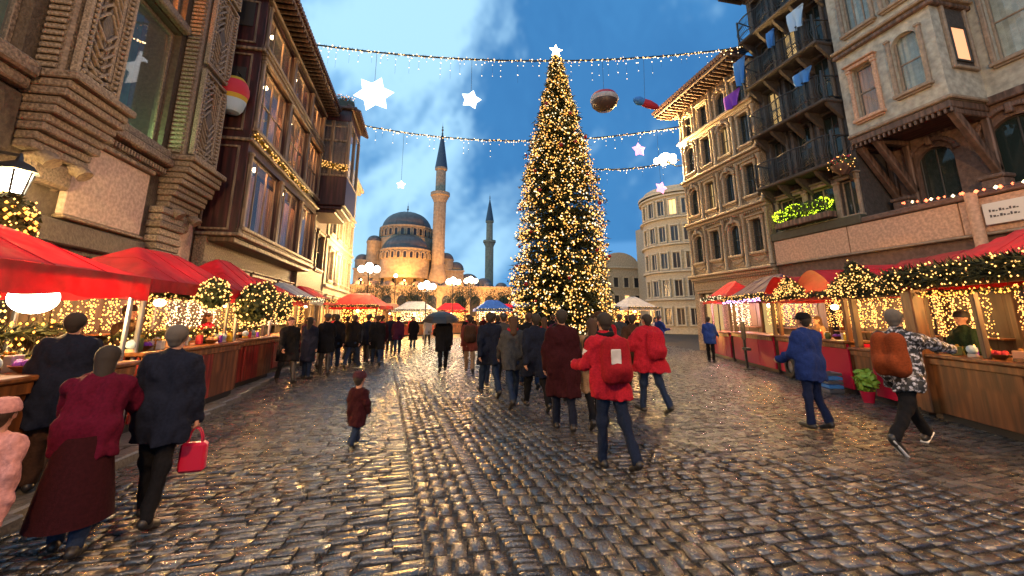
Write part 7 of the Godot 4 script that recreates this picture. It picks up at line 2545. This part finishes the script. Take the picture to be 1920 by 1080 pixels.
	var crowd := [
		["left walker in black coat next to the third left stall", -3.35, -12.2, 0, 1.68, "black", 0.6], ["left walker in red coat before the fourth left stall", -3.3, -14.2, 2, 1.64, "red", 2.6], ["left walker in navy coat near the fourth stall", -3.15, -15.6, 1, 1.76, "navy", 3.1],
		["dark hooded walker in the left crowd, nearer the strip", -2.7, -14.9, 1, 1.78, "black", 3.3], ["long-haired person in grey coat in the left crowd", -2.35, -16.4, 2, 1.66, "grey", 0.2], ["beanie wearer in navy jacket in the left crowd", -1.95, -17.0, 3, 1.75, "navy", 3.0], ["brimmed hat and maroon coat in the left crowd", -1.55, -17.9, 4, 1.74, "maroon", 3.2], ["walker in brown coat behind the left crowd", -2.9, -18.2, 0, 1.72, "brown", 2.9], ["walker in plum coat at the fifth left stall", -4.0, -16.6, 2, 1.66, "plum", 1.2], ["hooded walker in grey by the sixth left stall", -3.7, -19.6, 1, 1.74, "grey", 2.8],
		["far walker in navy coat left of the strip", -1.4, -21.0, 0, 1.76, "navy", 0.1], ["far walker in red coat left of the strip", -2.2, -22.4, 3, 1.7, "red", 3.2], ["far walker in black coat on the strip", -0.4, -24.0, 2, 1.7, "black", 0.3], ["far walker in white coat on the strip", 0.4, -26.0, 1, 1.7, "white", 3.0], ["far walker in tan coat right of the strip", 1.3, -22.0, 0, 1.74, "tan", 0.0], ["far walker in black with brimmed hat right of the strip", 2.1, -19.4, 4, 1.78, "black", 3.3], ["far walker in maroon behind the middle group", 2.9, -16.0, 0, 1.75, "maroon", 3.0], ["far long-haired walker in blue behind the middle group", 3.4, -18.2, 2, 1.66, "blue", 0.2], ["far walker in grey before the fir", 4.3, -16.9, 1, 1.76, "grey", 2.8], ["far walker in red before the fir", 5.0, -15.2, 3, 1.7, "red", 0.3], ["far walker in black before the fir", 5.6, -17.8, 0, 1.78, "black", 3.1], ["far walker in brown at the fir's right side", 6.9, -16.4, 4, 1.74, "brown", 2.9], ["far walker in navy at the fir's right side", 7.7, -17.4, 1, 1.72, "navy", 0.0], ["far walker in green right of the fir", 8.6, -18.6, 2, 1.68, "green", 0.4], ["far walker in plum right of the fir", 9.7, -19.8, 0, 1.74, "plum", 3.0], ["far walker in blue before the farthest right stall", 10.6, -17.6, 3, 1.72, "blue", 1.9], ["far walker in white before the farthest right stall", 11.2, -18.9, 2, 1.66, "white", 0.2],
		["farthest walker in navy at the street's end, left", -2.6, -29.0, 1, 1.75, "navy", 0.2], ["farthest walker in red at the street's end", -0.6, -31.0, 0, 1.72, "red", 3.0], ["farthest walker in black at the street's end", 1.6, -30.0, 3, 1.76, "black", 0.1], ["farthest walker in brown at the street's end", 3.4, -28.5, 2, 1.7, "brown", 3.0], ["farthest walker in maroon left of the blue stall", 4.6, -32.0, 4, 1.74, "maroon", 0.0], ["walker in black coat beside the man in red's group, farther back", 3.9, -11.6, 0, 1.76, "black", 3.0], ["walker in maroon coat behind the brimmed hat", 4.6, -10.6, 1, 1.72, "maroon", 3.3], ["walker in grey coat behind the blue-black coat", 2.2, -11.4, 3, 1.74, "grey", 3.1],
		["seller in grey behind the counter of the nearest left stall", -4.75, -5.75, 2, 1.66, "grey", 1.5], ["seller in brown beanie jacket behind the counter of the second left stall", -4.85, -8.4, 3, 1.74, "brown", 1.4], ["seller in red behind the counter of the third left stall", -5.05, -11.6, 2, 1.66, "red", 1.5], ["seller in green behind the counter of the varnished right stall", 9.2, -5.6, 3, 1.74, "green", -1.9], ["seller in tan behind the counter of the red trailer stall", 11.1, -10.1, 2, 1.68, "tan", -1.9],
		["hooded walker in black close behind the left crowd's first row", -2.2, -15.3, 1, 1.76, "black", 2.9], ["walker in black coat at the right end of the left crowd", -1.5, -15.9, 0, 1.74, "black", 3.3], ["long-haired walker in navy at the left kerb", -3.1, -13.2, 2, 1.66, "navy", 2.7], ["beanie wearer in black by the left kerb", -2.75, -13.7, 3, 1.74, "black", 3.4], ["walker in maroon in the second row of the left crowd", -2.5, -17.6, 0, 1.72, "maroon", 3.0], ["walker in black in the third row of the left crowd", -1.9, -19.0, 2, 1.68, "black", 0.2], ["brimmed hat and navy coat in the third row of the left crowd", -3.2, -17.1, 4, 1.78, "navy", 3.0], ["hooded walker in plum in the last row of the left crowd", -1.0, -20.0, 1, 1.72, "plum", 3.2],
		["walker in black just behind the navy coat of the middle group", 2.6, -10.2, 0, 1.78, "black", 3.2], ["long-haired walker in red behind the middle group", 3.2, -10.9, 2, 1.66, "red", 2.9], ["beanie wearer in navy behind the middle group", 1.75, -10.6, 3, 1.74, "navy", 3.2], ["walker in brown behind the red cape", 4.9, -9.3, 0, 1.74, "brown", 2.8], ["hooded walker in black behind the red cape", 5.3, -11.8, 1, 1.78, "black", 3.4], ["walker in red with brimmed hat right of the middle group's back row", 5.9, -12.8, 4, 1.72, "red", 3.0], ["walker in navy between the umbrella and the middle group", 2.4, -13.4, 1, 1.75, "navy", 2.9], ["walker in black coat left of the fir's foot", 3.2, -14.3, 2, 1.68, "black", 3.1], ["walker in plum coat before the fir's foot", 4.4, -13.5, 0, 1.72, "plum", 3.0], ["walker in grey coat right of the fir's foot", 6.9, -14.0, 3, 1.74, "grey", 2.8], ["walker in black coat farther right of the fir's foot", 7.8, -15.2, 1, 1.76, "black", 3.3], ["long-haired walker in maroon by the red right stall", 9.0, -15.8, 2, 1.66, "maroon", 0.8]]
	for c in crowd:
		var o: Node3D = protos[c[3]].duplicate()
		o.name = numbered("person")
		add_child(o)
		o.position = Vector3(c[1], 0.1 if c[1] < strip_x(c[2]) - 3.2 else 0.0, c[2])
		o.rotation.y = c[6]
		o.scale = Vector3.ONE * (c[4] / 1.75)
		tag(o, c[0], "person", "people in the crowd")
		for ch in o.get_children():
			if ch.name == "coat":
				ch.material_override = coats[c[5]]
			elif ch.name == "trousers" and rng.randf() < 0.5:
				ch.material_override = jeans
			elif ch.name == "hair" and rng.randf() < 0.4:
				ch.material_override = M.hair_brown
	for t in protos:
		t.free()

func _ready() -> void:
	rng.seed = 77
	make_camera()
	make_sky()
	make_materials()
	more_materials()
	make_ground()
	building_a()
	building_b()
	building_c()
	building_d()
	building_r1()
	building_r2()
	building_r3()
	building_r4()
	make_mosque()
	make_fir()
	make_far_trees()
	make_lamps()
	bay_lamps()
	make_strings()
	make_display()
	make_stalls()
	make_people()
